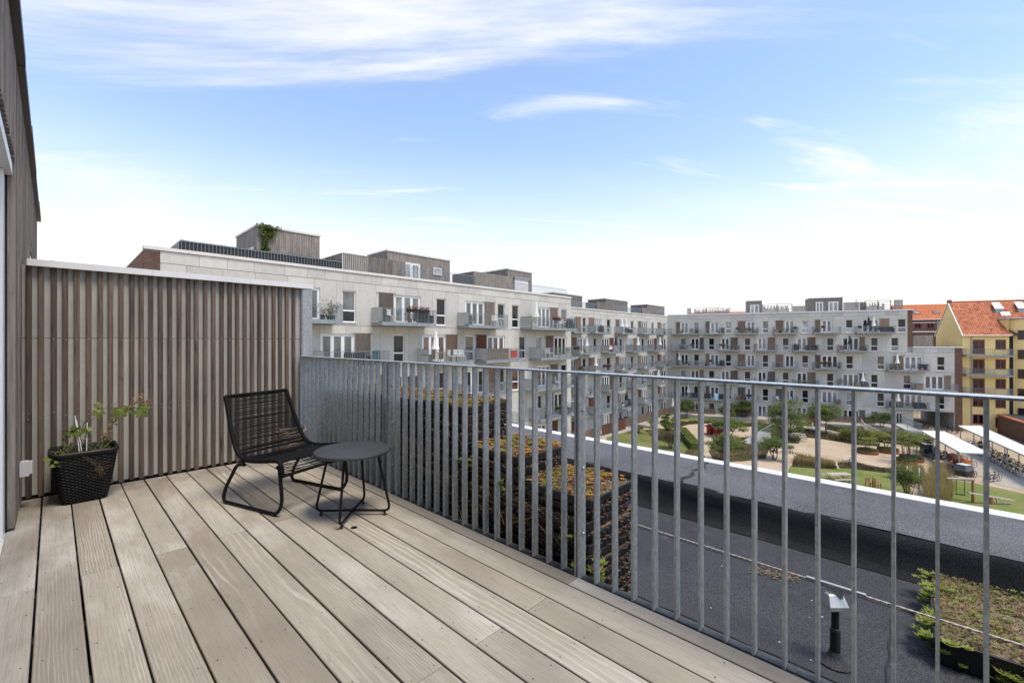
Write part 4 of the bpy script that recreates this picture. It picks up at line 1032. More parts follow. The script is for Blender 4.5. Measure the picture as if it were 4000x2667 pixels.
def balcony(bld, x0, x1, zj, depth, left_panel, fine=0.11):
    b = empty('balcony', (x0, 0, zj), 0, bld); W = x1-x0
    m = MB(); m.box(0, W, -depth, -0.004, 0.10, 0.24); m.box(0.02, W-0.02, -depth+0.02, -0.004, 0.03, 0.10)
    m.box(-0.012, W+0.012, -depth-0.014, -depth-0.001, 0.03, 0.262); m.box(-0.013, -0.001, -depth-0.001, -0.004, 0.03, 0.262); m.box(W+0.001, W+0.013, -depth-0.001, -0.004, 0.03, 0.262)
    m.build('slab', MT['balfascia'], b)
    m = MB(); zt = 1.18
    n = max(3, int(W/fine)); p = W/n
    for k in range(n+1):
        t = 0.021 if k % 8 == 0 or k == n else 0.0085
        m.box(p*k-t, p*k+t, -depth-0.03, -depth-0.015, 0.06 if k % 8 == 0 else 0.262, zt-0.018)
    m.box(-0.02, W+0.02, -depth-0.04, -depth-0.005, zt-0.018, zt)
    for xs in ((W,) if left_panel else (0.0, W)):
        nn = int(depth/fine)
        for k in range(nn+1): m.box(xs-0.008, xs+0.008, -depth+0.005+(depth-0.02)*k/nn, -depth+0.02+(depth-0.02)*k/nn, 0.262, zt-0.018)
        m.box(xs-0.015, xs+0.015, -depth-0.005, -0.004, zt-0.0175, zt-0.0005)
    m.build('balustrade', MT['balsteel'], b)
    if left_panel:
        m = MB(); m.box(-0.010, 0.012, -depth+0.01, -0.03, 0.30, zt+0.02); m.build('side_panel', MT['balpanel'], b)
        m = MB(); m.box(-0.03, 0.03, -depth-0.012, -depth+0.009, 0.262, zt+0.03); m.box(-0.018, 0.02, -depth+0.009, -0.03, zt+0.0205, zt+0.04); m.build('panel_frame', MT['balsteel'], b)
    return b
def panel_rows(bld, x0, x1, rows, openings, wid=(0.95, 1.75)):
    """concrete wall panels: one mesh per panel, cut round the openings, with real joints between them"""
    for (z0, z1) in rows:
        x = x0
        while x < x1-0.02:
            w = RN.uniform(*wid); xe = x+w
            if xe > x1-0.6: xe = x1
            a, b, c, d = x+0.006, xe-0.006, z0+0.012, z1-0.012
            ops = [o for o in openings if o[0] < b and o[1] > a and o[2] < d and o[3] > c]
            xs = sorted({a, b, *[min(max(v, a), b) for o in ops for v in o[:2]]}); zs = sorted({c, d, *[min(max(v, c), d) for o in ops for v in o[2:4]]})
            keep = {}
            for i in range(len(xs)-1):
                for j in range(len(zs)-1):
                    mx, mz = (xs[i]+xs[i+1])/2, (zs[j]+zs[j+1])/2
                    keep[i, j] = not any(o[0] < mx < o[1] and o[2] < mz < o[3] for o in ops)
            D = 0.16; comp = {}; nc = 0
            for c0, kp in keep.items():
                if not kp or c0 in comp: continue
                todo = [c0]; comp[c0] = nc
                while todo:
                    i, j = todo.pop()
                    for q in ((i-1,j),(i+1,j),(i,j-1),(i,j+1)):
                        if keep.get(q) and q not in comp: comp[q] = nc; todo.append(q)
                nc += 1
            MM = [MB() for _ in range(nc)]
            for (i, j), ci in comp.items():
                m = MM[ci]
                A, B, C_, E_ = xs[i], xs[i+1], zs[j], zs[j+1]
                m.add([(A,0,C_),(B,0,C_),(B,0,E_),(A,0,E_)], [(0,1,2,3)])
                if not keep.get((i-1,j)): m.add([(A,0,C_),(A,0,E_),(A,D,E_),(A,D,C_)], [(0,1,2,3)])
                if not keep.get((i+1,j)): m.add([(B,0,C_),(B,D,C_),(B,D,E_),(B,0,E_)], [(0,1,2,3)])
                if not keep.get((i,j-1)): m.add([(A,0,C_),(A,D,C_),(B,D,C_),(B,0,C_)], [(0,1,2,3)])
                if not keep.get((i,j+1)): m.add([(A,0,E_),(B,0,E_),(B,D,E_),(A,D,E_)], [(0,1,2,3)])
            for m in MM: m.build('wall_panel', MT['concrete'], bld)
            x = xe
def brick_strip(bld, x0, x1, z0, z1, y=0.0, mat='brick', side=None, name='brickwork', course=0.085, bl=0.24):
    """courses of single bricks standing proud of the mortar; side: run along local y at x = side instead"""
    m = MB(); rows = int((z1-z0)/course); L = x1-x0
    for r in range(rows):
        z = z0+course*r; s = -0.5*bl*(r % 2)
        while s < L:
            a, b = max(0, s)+0.006, min(L, s+bl)-0.006
            if b-a > 0.03:
                e = RN.uniform(0, 0.008)
                if side is None: m.box(x0+a, x0+b, y-e, y+0.03, z+0.012, z+course)
                else: m.box(side-e, side+0.03, x0+a, x0+b, z+0.012, z+course)
            s += bl
    tag(m.build(name, MT[mat], bld), kind='stuff')
BALC = []          # every balcony: (block key, level, order, frame, x0, x1, zj, depth)
def block(key, fr, px_rows, J, wallx, depth, left_panel, shut, blabel, top, bal_depth, par_top, extra_open=()):
    """px_rows: for every storey from the top a list of openings and a list of balconies in picture columns"""
    bld = empty(key, (fr.o[0], fr.o[1], 0), fr.a); tag(bld, blabel, 'building')
    ops = []
    for lvl, (row, bals) in px_rows.items():
        zj = J[lvl]
        for it in row:
            k, a, b = it[:3]; x0, x1 = fr.x(a, 0.05), fr.x(b, 0.05)
            if k == 'S': continue
            ops.append((x0, x1, zj+0.20, zj+2.25, k, lvl))
    panel_rows(bld, wallx[0], wallx[1], [(J[i], J[i+1] if i+1 < len(J) else par_top-0.16) for i in top], [o[:4] for o in ops]+list(extra_open))
    for x0, x1, z0, z1, k, lvl in ops:
        pick = RN.choice(['glassb','glasst','glass']) if lvl >= 5 else None
        if lvl <= 4 and key == 'left_block' and RN.random() < 0.6: pick = 'glassr'
        window(bld, x0, x1, z0, z1, k, pick=pick)
    for lvl, (row, bals) in px_rows.items():
        zj = J[lvl]
        for it in row:
            if it[0] == 'S': shutter(bld, fr.x(it[1], -0.06), fr.x(it[2], -0.06), zj+0.22, zj+2.28, shut(lvl))
        for n, (a, b) in enumerate(bals):
            x0, x1 = fr.x(a, -bal_depth), fr.x(b, -bal_depth)
            x0 = max(x0, wallx[0]+0.05) if key != 'left_block' else x0
            balcony(bld, x0, x1, zj, bal_depth, left_panel, 0.11 if key == 'left_block' else 0.14)
            BALC.append((key, lvl, n, fr, x0, x1, zj+0.24, bal_depth))
    return bld
def hut(bld, x0, x1, y0, y1, z0, z1, name='roof_hut'):
    h = empty(name, ((x0+x1)/2, y0, z0), 0, bld); W = (x1-x0)/2; D = y1-y0; Hh = z1-z0
    m = MB(); m.box(-W+0.03, W-0.03, 0.03, D-0.03, 0, Hh-0.02); m.build('wall', MT['dark'], h)
    m = MB(); slat_panel(m, -W, W, 0, Hh-0.12, 0.0, 0.03, 0.11, 0.02)
    n = int(D/0.11)
    for k in range(n):
        for xs in (-W, W-0.03): m.box(xs, xs+0.03, 0.031+(D-0.06)*k/n, 0.031+(D-0.06)*(k+1)/n-0.02, 0, Hh-0.12)
    tag(m.build('cladding', MT['hut'], h), kind='stuff')
    m = MB(); m.box(-W-0.05, W+0.05, -0.05, D+0.05, Hh-0.12, Hh); m.build('roof', MT['cream'], h)
    return h
def fence_slats(bld, pts, z0, z1, mat, pitch=0.12, fill=0.7, name='terrace_screen', posts=True):
    m = MB()
    for (xa, ya), (xb, yb) in zip(pts[:-1], pts[1:]):
        L = math.hypot(xb-xa, yb-ya); n = max(1, int(L/pitch)); R3 = Matrix.Rotation(math.atan2(yb-ya, xb-xa), 3, 'Z')
        for k in range(n):
            t = (k+0.5)/n; m.obox((xa+(xb-xa)*t, ya+(yb-ya)*t, (z0+z1)/2+RN.uniform(-.01,.01)), (L/n*fill, 0.025, z1-z0), R3)
        for z in (z0+0.12, z1-0.1): m.obox(((xa+xb)/2, (ya+yb)/2, z), (L, 0.018, 0.05), R3 @ Matrix.Translation((0,0.03,0)).to_3x3())
    return m.build(name, MT[mat], bld)

YA1, YA2 = 27.3, 35.0
FA1 = Frame(0, YA1, 0.0); FA2 = Frame(0, YA2, 0.0)
BX0, BY0, BX1, BY1 = 76.6, 35.0, 88.4, 2.59
FB = Frame(BX0, BY0, math.atan2(BY1-BY0, BX1-BX0))
JA = [-11.75, -8.95, -6.15, -3.35, -0.55, 2.25, 5.05]
JB = [-11.63, -8.83, -6.03, -3.23, -0.43, 2.37, 5.17]
P1 = [('D3',1150,1249),('W',1335,1389),('S',1482,1537),('D3',1538,1643),('W',1703,1741),('D3',1816,1892),('S',1896,1932),('W',1943,1971),('W',1999,2026),('D3',2098,2149),('S',2152,2179),('W',2191,2213)]
B1 = [(1120,1338),(1493,1703),(1831,1982),(2078,2254)]
Q1 = [('D3',1250,1384),('S',1390,1448),('W',1535,1579),('D3',1647,1741),('S',1745,1787),('W',1816,1851),('S',1862,1900),('D3',1901,1971),('W',2027,2052),('W',2093,2116),('S',2134,2161),('D3',2163,2212)]
C1 = [(1264,1520),(1674,1850),(1900,2039),(2112,2258)]
P2 = [('D2',2229,2250),('S',2251,2269),('W',2275,2288),('S',2301,2322),('D3',2323,2349),('W',2370,2384),('S',2406,2420),('D3',2421,2447),('W',2464,2474),('S',2494,2506),('D3',2507,2529),('W',2544,2553),('S',2570,2581),('D3',2582,2601)]
B2 = [(2231,2303),(2325,2388),(2430,2482),(2518,2564),(2592,2619)]
Q2 = [('S',2234,2253),('D3',2254,2289),('W',2318,2329),('D3',2351,2380),('S',2383,2397),('W',2419,2430),('D3',2449,2474),('S',2476,2488),('W',2506,2515),('D3',2530,2553),('S',2555,2565),('D2',2583,2601)]
C2 = [(2265,2335),(2378,2436),(2475,2524),(2557,2602)]
P3a = [('S',2642,2656),('D2',2659,2690),('W',2710,2731),('S',2757,2771),('D2',2774,2809),('W',2834,2857),('S',2883,2911),('D2',2916,2950),('W',2978,3002),('S',3031,3060),('D2',3066,3103),('W',3132,3158)]
P3t = P3a + [('S',3185,3204),('D2',3209,3250),('W',3303,3331),('D3',3366,3434),('S',3439,3474),('W',3506,3539)]
P3l = P3a + [('S',3185,3205),('D3',3208,3274),('W',3304,3333),('W',3425,3455),('S',3492,3529),('D3',3531,3606),('W',3659,3691)]
B3t = [(2622,2734),(2748,2830),(2875,2963),(3023,3117),(3181,3286),(3349,3498)]
B3l = B3t[:5] + [(3472,3633)]
Q3a = [('W',2658,2680),('D2',2698,2732),('S',2733,2749),('W',2768,2791),('D2',2816,2850),('S',2854,2882),('W',2908,2932),('D2',2959,2995),('S',3000,3028),('W',3056,3082),('D2',3111,3153),('S',3155,3186),('W',3229,3257),('D3',3289,3357),('S',3358,3379),('W',3401,3430)]
Q3t = Q3a + [('W',3480,3510)]
Q3l = Q3a + [('W',3527,3559),('D3',3610,3688),('S',3691,3715)]
C3 = [(2622,2753),(2806,2889),(2949,3038),(3100,3200),(3278,3391)]
RN.seed(31)
A_END = 37.2
A = block('left_block', FA1, {5:(P1,B1),4:(Q1,C1),3:(P1,B1[1:]),2:(Q1,C1[1:]),1:(P1,B1[2:]),0:(Q1,[])}, JA, (3.63, A_END), 12, True,
          lambda l: 'sh_grey' if l == 5 else RN.choice(['sh_grey','sh_brown','sh_red']), 'pale concrete apartment block nearest on the left with steel balconies and roof huts', range(0, 7), 1.4, 5.81)
m = MB(); m.box(3.06, A_END-0.02, 0.16, 12, GZ-0.1, 5.45); m.build('core', MT['dark'], A)
m = MB(); m.box(3.0, A_END+0.03, -0.06, 0.45, 5.66, 5.82); m.build('roof_coping', MT['cream'], A)
m = MB(); m.box(A_END-0.02, A_END, 0.165, 12, GZ, 5.65); m.build('end_wall', MT['concwall'], A)
m = MB(); m.box(3.06, 3.62, 0.035, 0.158, -1, 5.655); m.box(3.03, 3.058, 0.035, 12, -1, 5.655); m.build('mortar_bed', MT['mortar'], A)
brick_strip(A, 3.0, 3.625, 3.4, 5.64, 0.004, course=0.075)
brick_strip(A, 0.05, 11.9, 3.4, 5.64, mat='brick2', side=3.0, course=0.075)
zr = 5.45
h1 = hut(A, 8.66, 12.47, 29.95-YA1, 34.4-YA1, zr, 8.38)
m = MB(); window(h1, -0.9+0.0, 0.3, 0.4, 1.2, 'P', pick='glassb') if False else None
h2 = hut(A, 18.1, 24.26, 30.9-YA1, 34.0-YA1, zr, 8.40)
w = window(h2, -2.55, -0.1, 0.15, 2.15, 'D3', rec=-0.06, pick='glassb'); window(h2, 1.25, 2.1, 1.45, 2.05, 'P', rec=-0.06, pick='glassb')
h3 = hut(A, 30.8, 34.4, 30.2-YA1, 33.8-YA1, zr, 8.37)
m = MB(); m.box(-0.9, 1.1, -0.10, -0.02, 0.1, 2.0); m.build('roller_blind', MT['canopy'], h3); m = MB(); m.box(-1.0, 1.25, -0.2, -0.012, 2.0, 2.18); m.build('blind_box', MT['balfascia'], h3)
# a white door on the left side of the first hut and the creeper beside it
m = MB(); m.box(-1.96, -1.935, 0.55, 2.1, 0.1, 1.65); m.build('hut_window', MT['frame'], h1)
fence_slats(A, [(4.57, 4.2), (4.57, 0.75), (13.1, 0.75)], zr+0.1, zr+1.0, 'rubber', 0.14, 0.97, 'terrace_screen')
m = MB()
for k in range(50): m.box(4.58+0.17*k, 4.60+0.17*k, 0.70, 0.715, zr, zr+0.97)
m.box(4.54, 13.1, 0.69, 0.72, zr+0.93, zr+0.97); m.build('terrace_rail', MT['balsteel'], A)
m = MB()
for k in range(26): m.box(4.50, 4.525, 0.9+0.13*k, 0.96+0.13*k, zr, zr+0.95)
m.build('terrace_screen', MT['balsteel'], A)
fence_slats(A, [(13.2, 0.85), (13.2, 4.5)], zr, zr+1.62, 'hut', 0.12, 0.6)
fence_slats(A, [(13.25, 0.9), (18.0, 0.9)], zr, zr+1.62, 'hut', 0.13, 0.8)
m = MB()
for k in range(56): m.box(18.3+0.115*k, 18.316+0.115*k, 0.55, 0.565, zr+0.1, zr+1.2)
m.box(18.3, 24.8, 0.54, 0.575, zr+1.18, zr+1.22); m.build('terrace_rail', MT['balsteel'], A)
fence_slats(A, [(24.5, 3.6), (24.5, 0.72), (29.25, 0.72), (29.25, 2.6)], zr, 7.12, 'hut', 0.11, 0.86)
m = MB()
for k in range(80): m.box(29.4+0.10*k, 29.412+0.10*k, 0.55, 0.565, zr+0.1, zr+1.15)
m.box(29.4, 37.1, 0.54, 0.575, zr+1.13, zr+1.17); m.build('terrace_rail', MT['balsteel'], A)

A2 = block('middle_block', FA2, {5:(P2,B2),4:(Q2,C2),3:(P2,B2),2:(Q2,C2),1:(P2,B2),0:(Q2,[])}, JA, (46.6, 76.55), 12, True,
          lambda l: RN.choice(['sh_grey','sh_grey','sh_brown']) if l == 5 else RN.choice(['sh_red','sh_red','sh_brown']), 'pale concrete apartment block set back in the middle with rows of steel balconies', range(0, 7), 1.3, 5.81)
m = MB(); m.box(42.0, 76.5, 0.16, 12, GZ-0.1, 5.45); m.build('core', MT['dark'], A2)
m = MB(); m.box(42.0, 76.45, -0.06, 0.45, 5.66, 5.82); m.build('roof_coping', MT['cream'], A2)
def roofhut(fr, bld, pxn, pxr, off, depth, ztop):
    x0, x1 = fr.x(pxn, off), fr.x(pxr, off); return hut(bld, x0, x1, off, off+depth, zr, ztop)
def ztop(fr, px, off, py):
    x = fr.x(px, off); X, Y = fr.w(x, off); return H + (CY-py)/F*(X*ST+Y*CT)
for pn, pr, py in ((2163,2275,1139),(2366,2452,1163),(2529,2596,1186)):
    roofhut(FA2, A2, pn, pr, 2.7, 3.4, ztop(FA2, pn, 2.7, py))
for a, b, py in ((2330,2393,1176),(2508,2556,1199)):
    x0, x1 = FA2.x(a, 0.7), FA2.x(b, 0.7); zt = ztop(FA2, a, 0.7, py)
    fence_slats(A2, [(x0, 2.6), (x0, 0.7), (x1, 0.7), (x1, 2.4)], zr, zt, 'hut', 0.12, 0.86)
for a, b in ((2230,2328),(2394,2506),(2557,2595)):
    x0, x1 = FA2.x(a, 0.6), FA2.x(b, 0.6); m = MB(); n = int((x1-x0)/0.13)
    for k in range(n): m.box(x0+0.13*k, x0+0.13*k+0.03, 0.58, 0.6, zr+0.1, zr+1.2)
    m.box(x0, x1, 0.57, 0.61, zr+1.2, zr+1.25); m.build('terrace_rail', MT['balfascia'], A2)

# rear block: the right end steps down two storeys and bridges a passage
XB_MAIN, XB_LOW = FB.x(3545), FB.x(3729)
XBm, XBl = FB.x(3565), FB.x(3760)
rowsB = {5:(P3t,B3t),4:(Q3t,C3),3:([o for o in P3l], B3l),2:(Q3l, C3+[(3571,3742)]),1:(P3l,B3l),0:(Q3a+[('D2',3499,3526)],[])}
bld = B = empty('rear_block', (FB.o[0], FB.o[1], 0), FB.a); tag(B, 'grey concrete apartment block across the courtyard stepping down at its right end', 'building')
opsB = []
for lvl, (row, bals) in rowsB.items():
    for it in row:
        if it[0] != 'S':
            z0 = JB[lvl]+0.2
            opsB.append((FB.x(it[1],0.05), FB.x(it[2],0.05), z0, JB[lvl]+2.25, it[0], lvl))
PSX0, PSX1 = FB.x(3568), FB.x(3727); passage = (PSX0, PSX1, -14, -9.0)
oo = [o[:4] for o in opsB]
panel_rows(B, 0.02, XB_MAIN, [(JB[4],JB[5]),(JB[5],JB[6]),(JB[6],5.84)], oo, (1.2,2.2))
panel_rows(B, 0.02, XB_LOW, [(JB[i],JB[i+1]) for i in range(4)], oo+[passage], (1.2,2.2))
panel_rows(B, XBm, XB_LOW, [(JB[4], 0.30)], [], (1.2,2.2))
for x0, x1, z0, z1, k, lvl in opsB: window(B, x0, x1, z0, z1, k, pick=RN.choice(['glassb','glasst','glass','glassb']) if lvl == 5 else RN.choice(['glassd','glassd','glassd','glass','glasst','glassb']))
for lvl, (row, bals) in rowsB.items():
    for it in row:
        if it[0] == 'S': shutter(B, FB.x(it[1],-0.06), FB.x(it[2],-0.06), JB[lvl]+0.22, JB[lvl]+2.28, RN.choice(['sh_grey','sh_brown','sh_brown']))
    for n, (a, b) in enumerate(bals):
        x0, x1 = FB.x(a,-1.15), FB.x(b,-1.15); balcony(B, x0, x1, JB[lvl], 1.15, False, 0.14)
        BALC.append(('rear_block', lvl, n, FB, x0, x1, JB[lvl]+0.24, 1.15))
m = MB(); m.box(0.0, XBm-0.02, 0.16, 11, JB[4], 5.5); m.box(0.0, PSX0, 0.16, 11, GZ-0.1, JB[4]-0.002); m.box(PSX0, PSX1, 0.16, 11, -9.0, 0.1); m.box(PSX1, XBl-0.02, 0.16, 11, GZ-0.1, 0.1); m.build('core', MT['concwall'], B)
m = MB(); m.box(0.0, XBm+0.04, -0.06, 0.5, 5.86, 6.03); m.build('roof_coping', MT['whitemetal'], B)
m = MB(); m.box(XBm+0.045, XBl+0.04, -0.06, 0.5, 0.31, 0.47); m.build('roof_coping', MT['whitemetal'], B)
m = MB(); m.box(XB_MAIN+0.003, XBm-0.012, 0.03, 0.158, 0.48, 5.855); m.box(XBm-0.019, XBm-0.013, 0.03, 11, 0.48, 5.855); m.box(XB_LOW+0.003, XBl-0.012, 0.03, 0.158, GZ, 0.305); m.box(XBl-0.019, XBl-0.013, 0.03, 11, GZ, 0.305); m.build('mortar_bed', MT['mortar'], B)
brick_strip(B, XB_MAIN+0.01, XBm, 0.48, 5.85, 0.0, mat='brick2'); brick_strip(B, XB_LOW+0.01, XBl, GZ, 0.30, 0.0, mat='brick2')
# far end of the passage: barred gate, street wall beyond
g = empty('passage_gate', FB.w(PSX0+1.2, 9.5)+(GZ,), FB.a); tag(g, 'barred steel gate at the far end of the dark passage', 'gate')
m = MB()
for k in range(28): m.box(-1.2+0.14*k, -1.175+0.14*k, 0, 0.03, 0.05, 2.3)
m.box(-1.25, 2.8, -0.01, 0.04, 2.3, 2.36); m.build('bars', MT['flashing'], g); m = MB(); m.box(0.6,0.7,-0.02,0.05,0,2.36); m.build('post', MT['flashing'], g)
sw2 = empty('street_wall', FB.w(PSX0, 20)+(GZ,), FB.a); tag(sw2, 'pale house front with red bands seen through the passage', 'wall')
m = MB(); m.box(-9, 9, 0, 0.3, 0, 4); m.build('rendered_wall', MT['whitemetal'], sw2); m = MB(); m.box(-9,9,-0.02,-0.001,0.8,1.1); m.box(-9,9,-0.02,-0.001,1.5,1.62); m.build('red_band', MT['brick2'], sw2)
# roof huts, pergolas and screens of the rear block
zrB = 5.6
def bhut(a, b, py, off=1.6, dep=3.2):
    x0, x1 = FB.x(a, off), FB.x(b, off); return hut(B, x0, x1, off, off+dep, zrB, ztop(FB, (a+b)/2, off, py)), x1-x0
hh, wd = bhut(2918, 2977, 1172); window(hh, -wd/2+0.45, wd/2-0.45, 0.15, 1.85, 'D2', rec=-0.06, pick='glassb')
hh, wd = bhut(3160, 3292, 1160); window(hh, -wd/2+0.9, -0.35, 0.15, 2.0, 'D2', rec=-0.06, pick='glassb'); window(hh, 0.35, wd/2-0.6, 0.15, 2.0, 'D2', rec=-0.06, pick='glassb')
def lattice(a, b, py, off=0.9, solid=0.45, name='pergola_screen'):
    x0, x1 = FB.x(a, off), FB.x(b, off); zt = ztop(FB, a, off, py); m = MB(); n = max(2, int((x1-x0)/1.6))
    for k in range(n+1): m.box(x0+(x1-x0)*k/n-0.05, x0+(x1-x0)*k/n+0.05, off, off+0.1, zrB, zt)
    for t in (0.3, 0.5, 0.66, 0.84, 1.0): m.box(x0, x1, off+0.02, off+0.08, zrB+(zt-zrB)*t-0.07, zrB+(zt-zrB)*t)
    nn = int((x1-x0)/0.16)
    for k in range(nn): m.box(x0+0.16*k, x0+0.16*k+0.12, off+0.03+2.2, off+0.05+2.2, zrB, zrB+(zt-zrB)*RN.uniform(0.6,0.95))
    m.build(name, MT['hut'], B)
lattice(2713, 2851, 1202); lattice(2979, 3094, 1187); lattice(3380, 3480, 1173)
for a, b, py in ((2684,2700,1203),(3096,3158,1194),(3294,3356,1180),(3357,3380,1178),(3491,3527,1170)):
    x0, x1 = FB.x(a, 1.0), FB.x(b, 1.0); fence_slats(B, [(x0,1.0),(x1,1.0)], zrB, ztop(FB, a, 1.0, py), 'hut', 0.15, 0.85)
x0, x1 = FB.x(3567,2.5), FB.x(3645,2.5); fence_slats(B, [(x0,2.5),(x1,2.5),(x1,5)], 0.0, ztop(FB,3600,2.5,1308), 'hut', 0.13, 0.92)

# ------------------------------------------------------------------ yellow house, the brick house behind, a far roof
def roof_tiles(name, bld, x0, x1, y0, z0, y1, z1, mat, tw=0.26, th=0.36, cut=None):
    """pantiles as single curved tiles in lapped courses; (y0,z0) eave, (y1,z1) ridge"""
    L = math.hypot(y1-y0, z1-z0); nr = int(L/th); nc = int((x1-x0)/tw); uy, uz = (y1-y0)/L, (z1-z0)/L; ny, nz = -uz, uy
    sgn = 1 if nz > 0 else -1; ny *= sgn; nz *= sgn
    I, Jc = np.meshgrid(np.arange(nc), np.arange(nr)); I = I.ravel(); Jc = Jc.ravel()
    X = x0+tw*I; S0 = th*Jc-0.03; S1 = S0+th+0.05
    if cut is not None:
        keep = ~cut(X+tw/2, (S0+S1)/2); X, S0, S1 = X[keep], S0[keep], S1[keep]
    prof = np.array([(0.0,0.020),(0.30,0.055),(0.55,0.030),(0.80,0.002),(1.03,0.018)])
    V = []
    for S, lift in ((S0, 0.035), (S1, 0.0)):
        for a, b in prof:
            hgt = b+lift; V.append(np.stack([X+a*tw, y0+uy*S+ny*hgt, z0+uz*S+nz*hgt], 1))
    V = np.stack(V, 1).reshape(-1, 3); n = len(X); base = np.arange(n)[:,None]*10
    mb = MB(); k = 5
    Fs = np.concatenate([base+np.array([[j, j+1, j+1+k, j+k]]) for j in range(k-1)])
    mb.arr(V, Fs); return tag(mb.build(name, MT[mat], bld, smooth='all'), kind='stuff')
FY = Frame(91.3, -2.64, FB.a)
Yb = empty('yellow_house', (FY.o[0], FY.o[1], 0), FY.a); tag(Yb, 'yellow rendered house with red tiled roof and red window frames', 'building')
eave, ridge, RD = 2.15, 7.2, 4.0
LY = 26.0
yops = []
xd0, xd1, xw0, xw1 = FY.x(3799), FY.x(3847), FY.x(3888), FY.x(3930)
for zf in (-0.72, -3.49, -6.26): yops += [(xd0, xd1, zf+0.1, zf+2.2, 'D2'), (xw0, xw1, zf+0.75, zf+2.2, 'E')]
yops += [(xd0, xd1, -8.15, -6.75, 'E'), (xw0, xw1, -8.2, -6.75, 'E'), (xd0, xd1, -10.65, -9.2, 'E'), (xw0, xw1, -10.95, -9.5, 'E')]
def cut_wall(m, x0, x1, z0, z1, ops, y=0.0, D=0.2):
    xs = sorted({x0, x1, *[v for o in ops for v in o[:2] if x0 < v < x1]}); zs = sorted({z0, z1, *[v for o in ops for v in o[2:4] if z0 < v < z1]})
    kp = lambda i, j: 0 <= i < len(xs)-1 and 0 <= j < len(zs)-1 and not any(o[0] < (xs[i]+xs[i+1])/2 < o[1] and o[2] < (zs[j]+zs[j+1])/2 < o[3] for o in ops)
    for i in range(len(xs)-1):
        for j in range(len(zs)-1):
            if not kp(i, j): continue
            a, b, c, d = xs[i], xs[i+1], zs[j], zs[j+1]; m.add([(a,y,c),(b,y,c),(b,y,d),(a,y,d)], [(0,1,2,3)])
            for q, cond in (([(a,y,c),(a,y,d),(a,y+D,d),(a,y+D,c)], (i-1,j)), ([(b,y,c),(b,y+D,c),(b,y+D,d),(b,y,d)], (i+1,j)), ([(a,y,c),(a,y+D,c),(b,y+D,c),(b,y,c)], (i,j-1)), ([(a,y,d),(b,y,d),(b,y+D,d),(a,y+D,d)], (i,j+1))):
                if not kp(*cond): m.add(q, [(0,1,2,3)])
m = MB(); cut_wall(m, 0, 5.0, GZ-0.1, eave, yops)
m.add([(0,0.0,GZ),(0,8,GZ),(0,8,eave),(0,RD,ridge-0.1),(0,0.0,eave)], [(0,1,2,3,4)[::-1]])
m.build('wall', MT['yellow'], Yb)
m = MB(); m.box(0.05, LY, 0.2, 7.9, GZ-0.1, eave-0.05); m.build('core', MT['dark'], Yb)
for x0, x1, z0, z1, k in yops: window(Yb, x0, x1, z0, z1, 'D2' if k in ('D2','E') else 'P', 'framered', pick='glassd')
for zf in (-0.72, -3.49, -6.26):
    b = balcony(Yb, FY.x(3776,-1.2), FY.x(3958,-1.2), zf-0.24, 1.2, False, 0.12)
m = MB(); m.add([(-0.02,-0.3,eave-0.10),(LY,-0.3,eave-0.10),(LY,RD,ridge-0.09),(-0.02,RD,ridge-0.09),(-0.02,8.3,eave-0.10),(LY,8.3,eave-0.10)], [(0,1,2,3),(3,2,5,4)]); m.build('roof_deck', MT['flashing'], Yb)
def ycut(x, s): return (x > 5.2) & (s < (eave and 2.95) ) & (x > 5.2+ (2.95-s)*-0.45)
roof_tiles('roof_tiles', Yb, 0.05, 22, -0.32, eave-0.06, RD, ridge, 'tile', cut=lambda X, S: (X > 4.9-0.62*S*0+0.0) & (S < 2.9) & (X > 5.35-0.42*S))
m = MB(); m.tube([(0.1,RD,ridge+0.03),(LY,RD,ridge+0.03)], 0.12, 8); m.build('ridge_tiles', MT['tile'], Yb)
m = MB(); m.tube([(-0.04,-0.34,eave-0.12),(-0.04,RD,ridge+0.0),(-0.04,8.3,eave-0.12)], 0.075, 4); m.build('gable_trim', MT['whitemetal'], Yb)
m = MB(); m.box(-0.1,0.35,RD-0.2,RD+0.2,ridge-0.1,ridge+0.35); m.build('gable_cap', MT['terracotta'], Yb)
m = MB(); m.tube([(-0.05,-0.42,eave-0.10),(5.1,-0.42,eave-0.13)], 0.075, 8); m.tube([(1.0,-0.38,eave-0.15),(1.0,-0.10,eave-0.55),(1.0,-0.10,GZ)], 0.055, 8); m.build('gutter', MT['zinc'], Yb)
# rounded stair tower with its own windows
Rt = 6.4; tcx, tcy = 10.6, 3.05; tz = 4.37
arc = [(tcx+Rt*math.cos(a), tcy-Rt*0.74*math.sin(a)) for a in np.linspace(math.pi*0.965, 0.2, 26)]
arc = [(4.99, 0.08)] + arc
m = MB(); n = len(arc); m.add([(x,y,GZ) for x,y in arc]+[(x,y,tz) for x,y in arc], [(i,i+1,i+1+n,i+n) for i in range(n-1)]+[tuple(range(n,2*n))]); m.build('tower_wall', MT['yellow'], Yb, smooth=True)
m = MB(); m.tube([(x,y,tz+0.02) for x,y in arc], 0.13, 6); m.build('tower_flashing', MT['zinc'], Yb)
def arc_at(px):
    best = None
    for i in range(n-1):
        for t in np.linspace(0,1,12):
            x = arc[i][0]*(1-t)+arc[i+1][0]*t; y = arc[i][1]*(1-t)+arc[i+1][1]*t; X, Y_ = FY.w(x,y); d = X*ST+Y_*CT; q = CX+F*(X*CT-Y_*ST)/d
            if best is None or abs(q-px) < best[0]: best = (abs(q-px), x, y, d, math.atan2(arc[i+1][1]-arc[i][1], arc[i+1][0]-arc[i][0]))
    return best
_, tx, ty, td, ta = arc_at(3993)
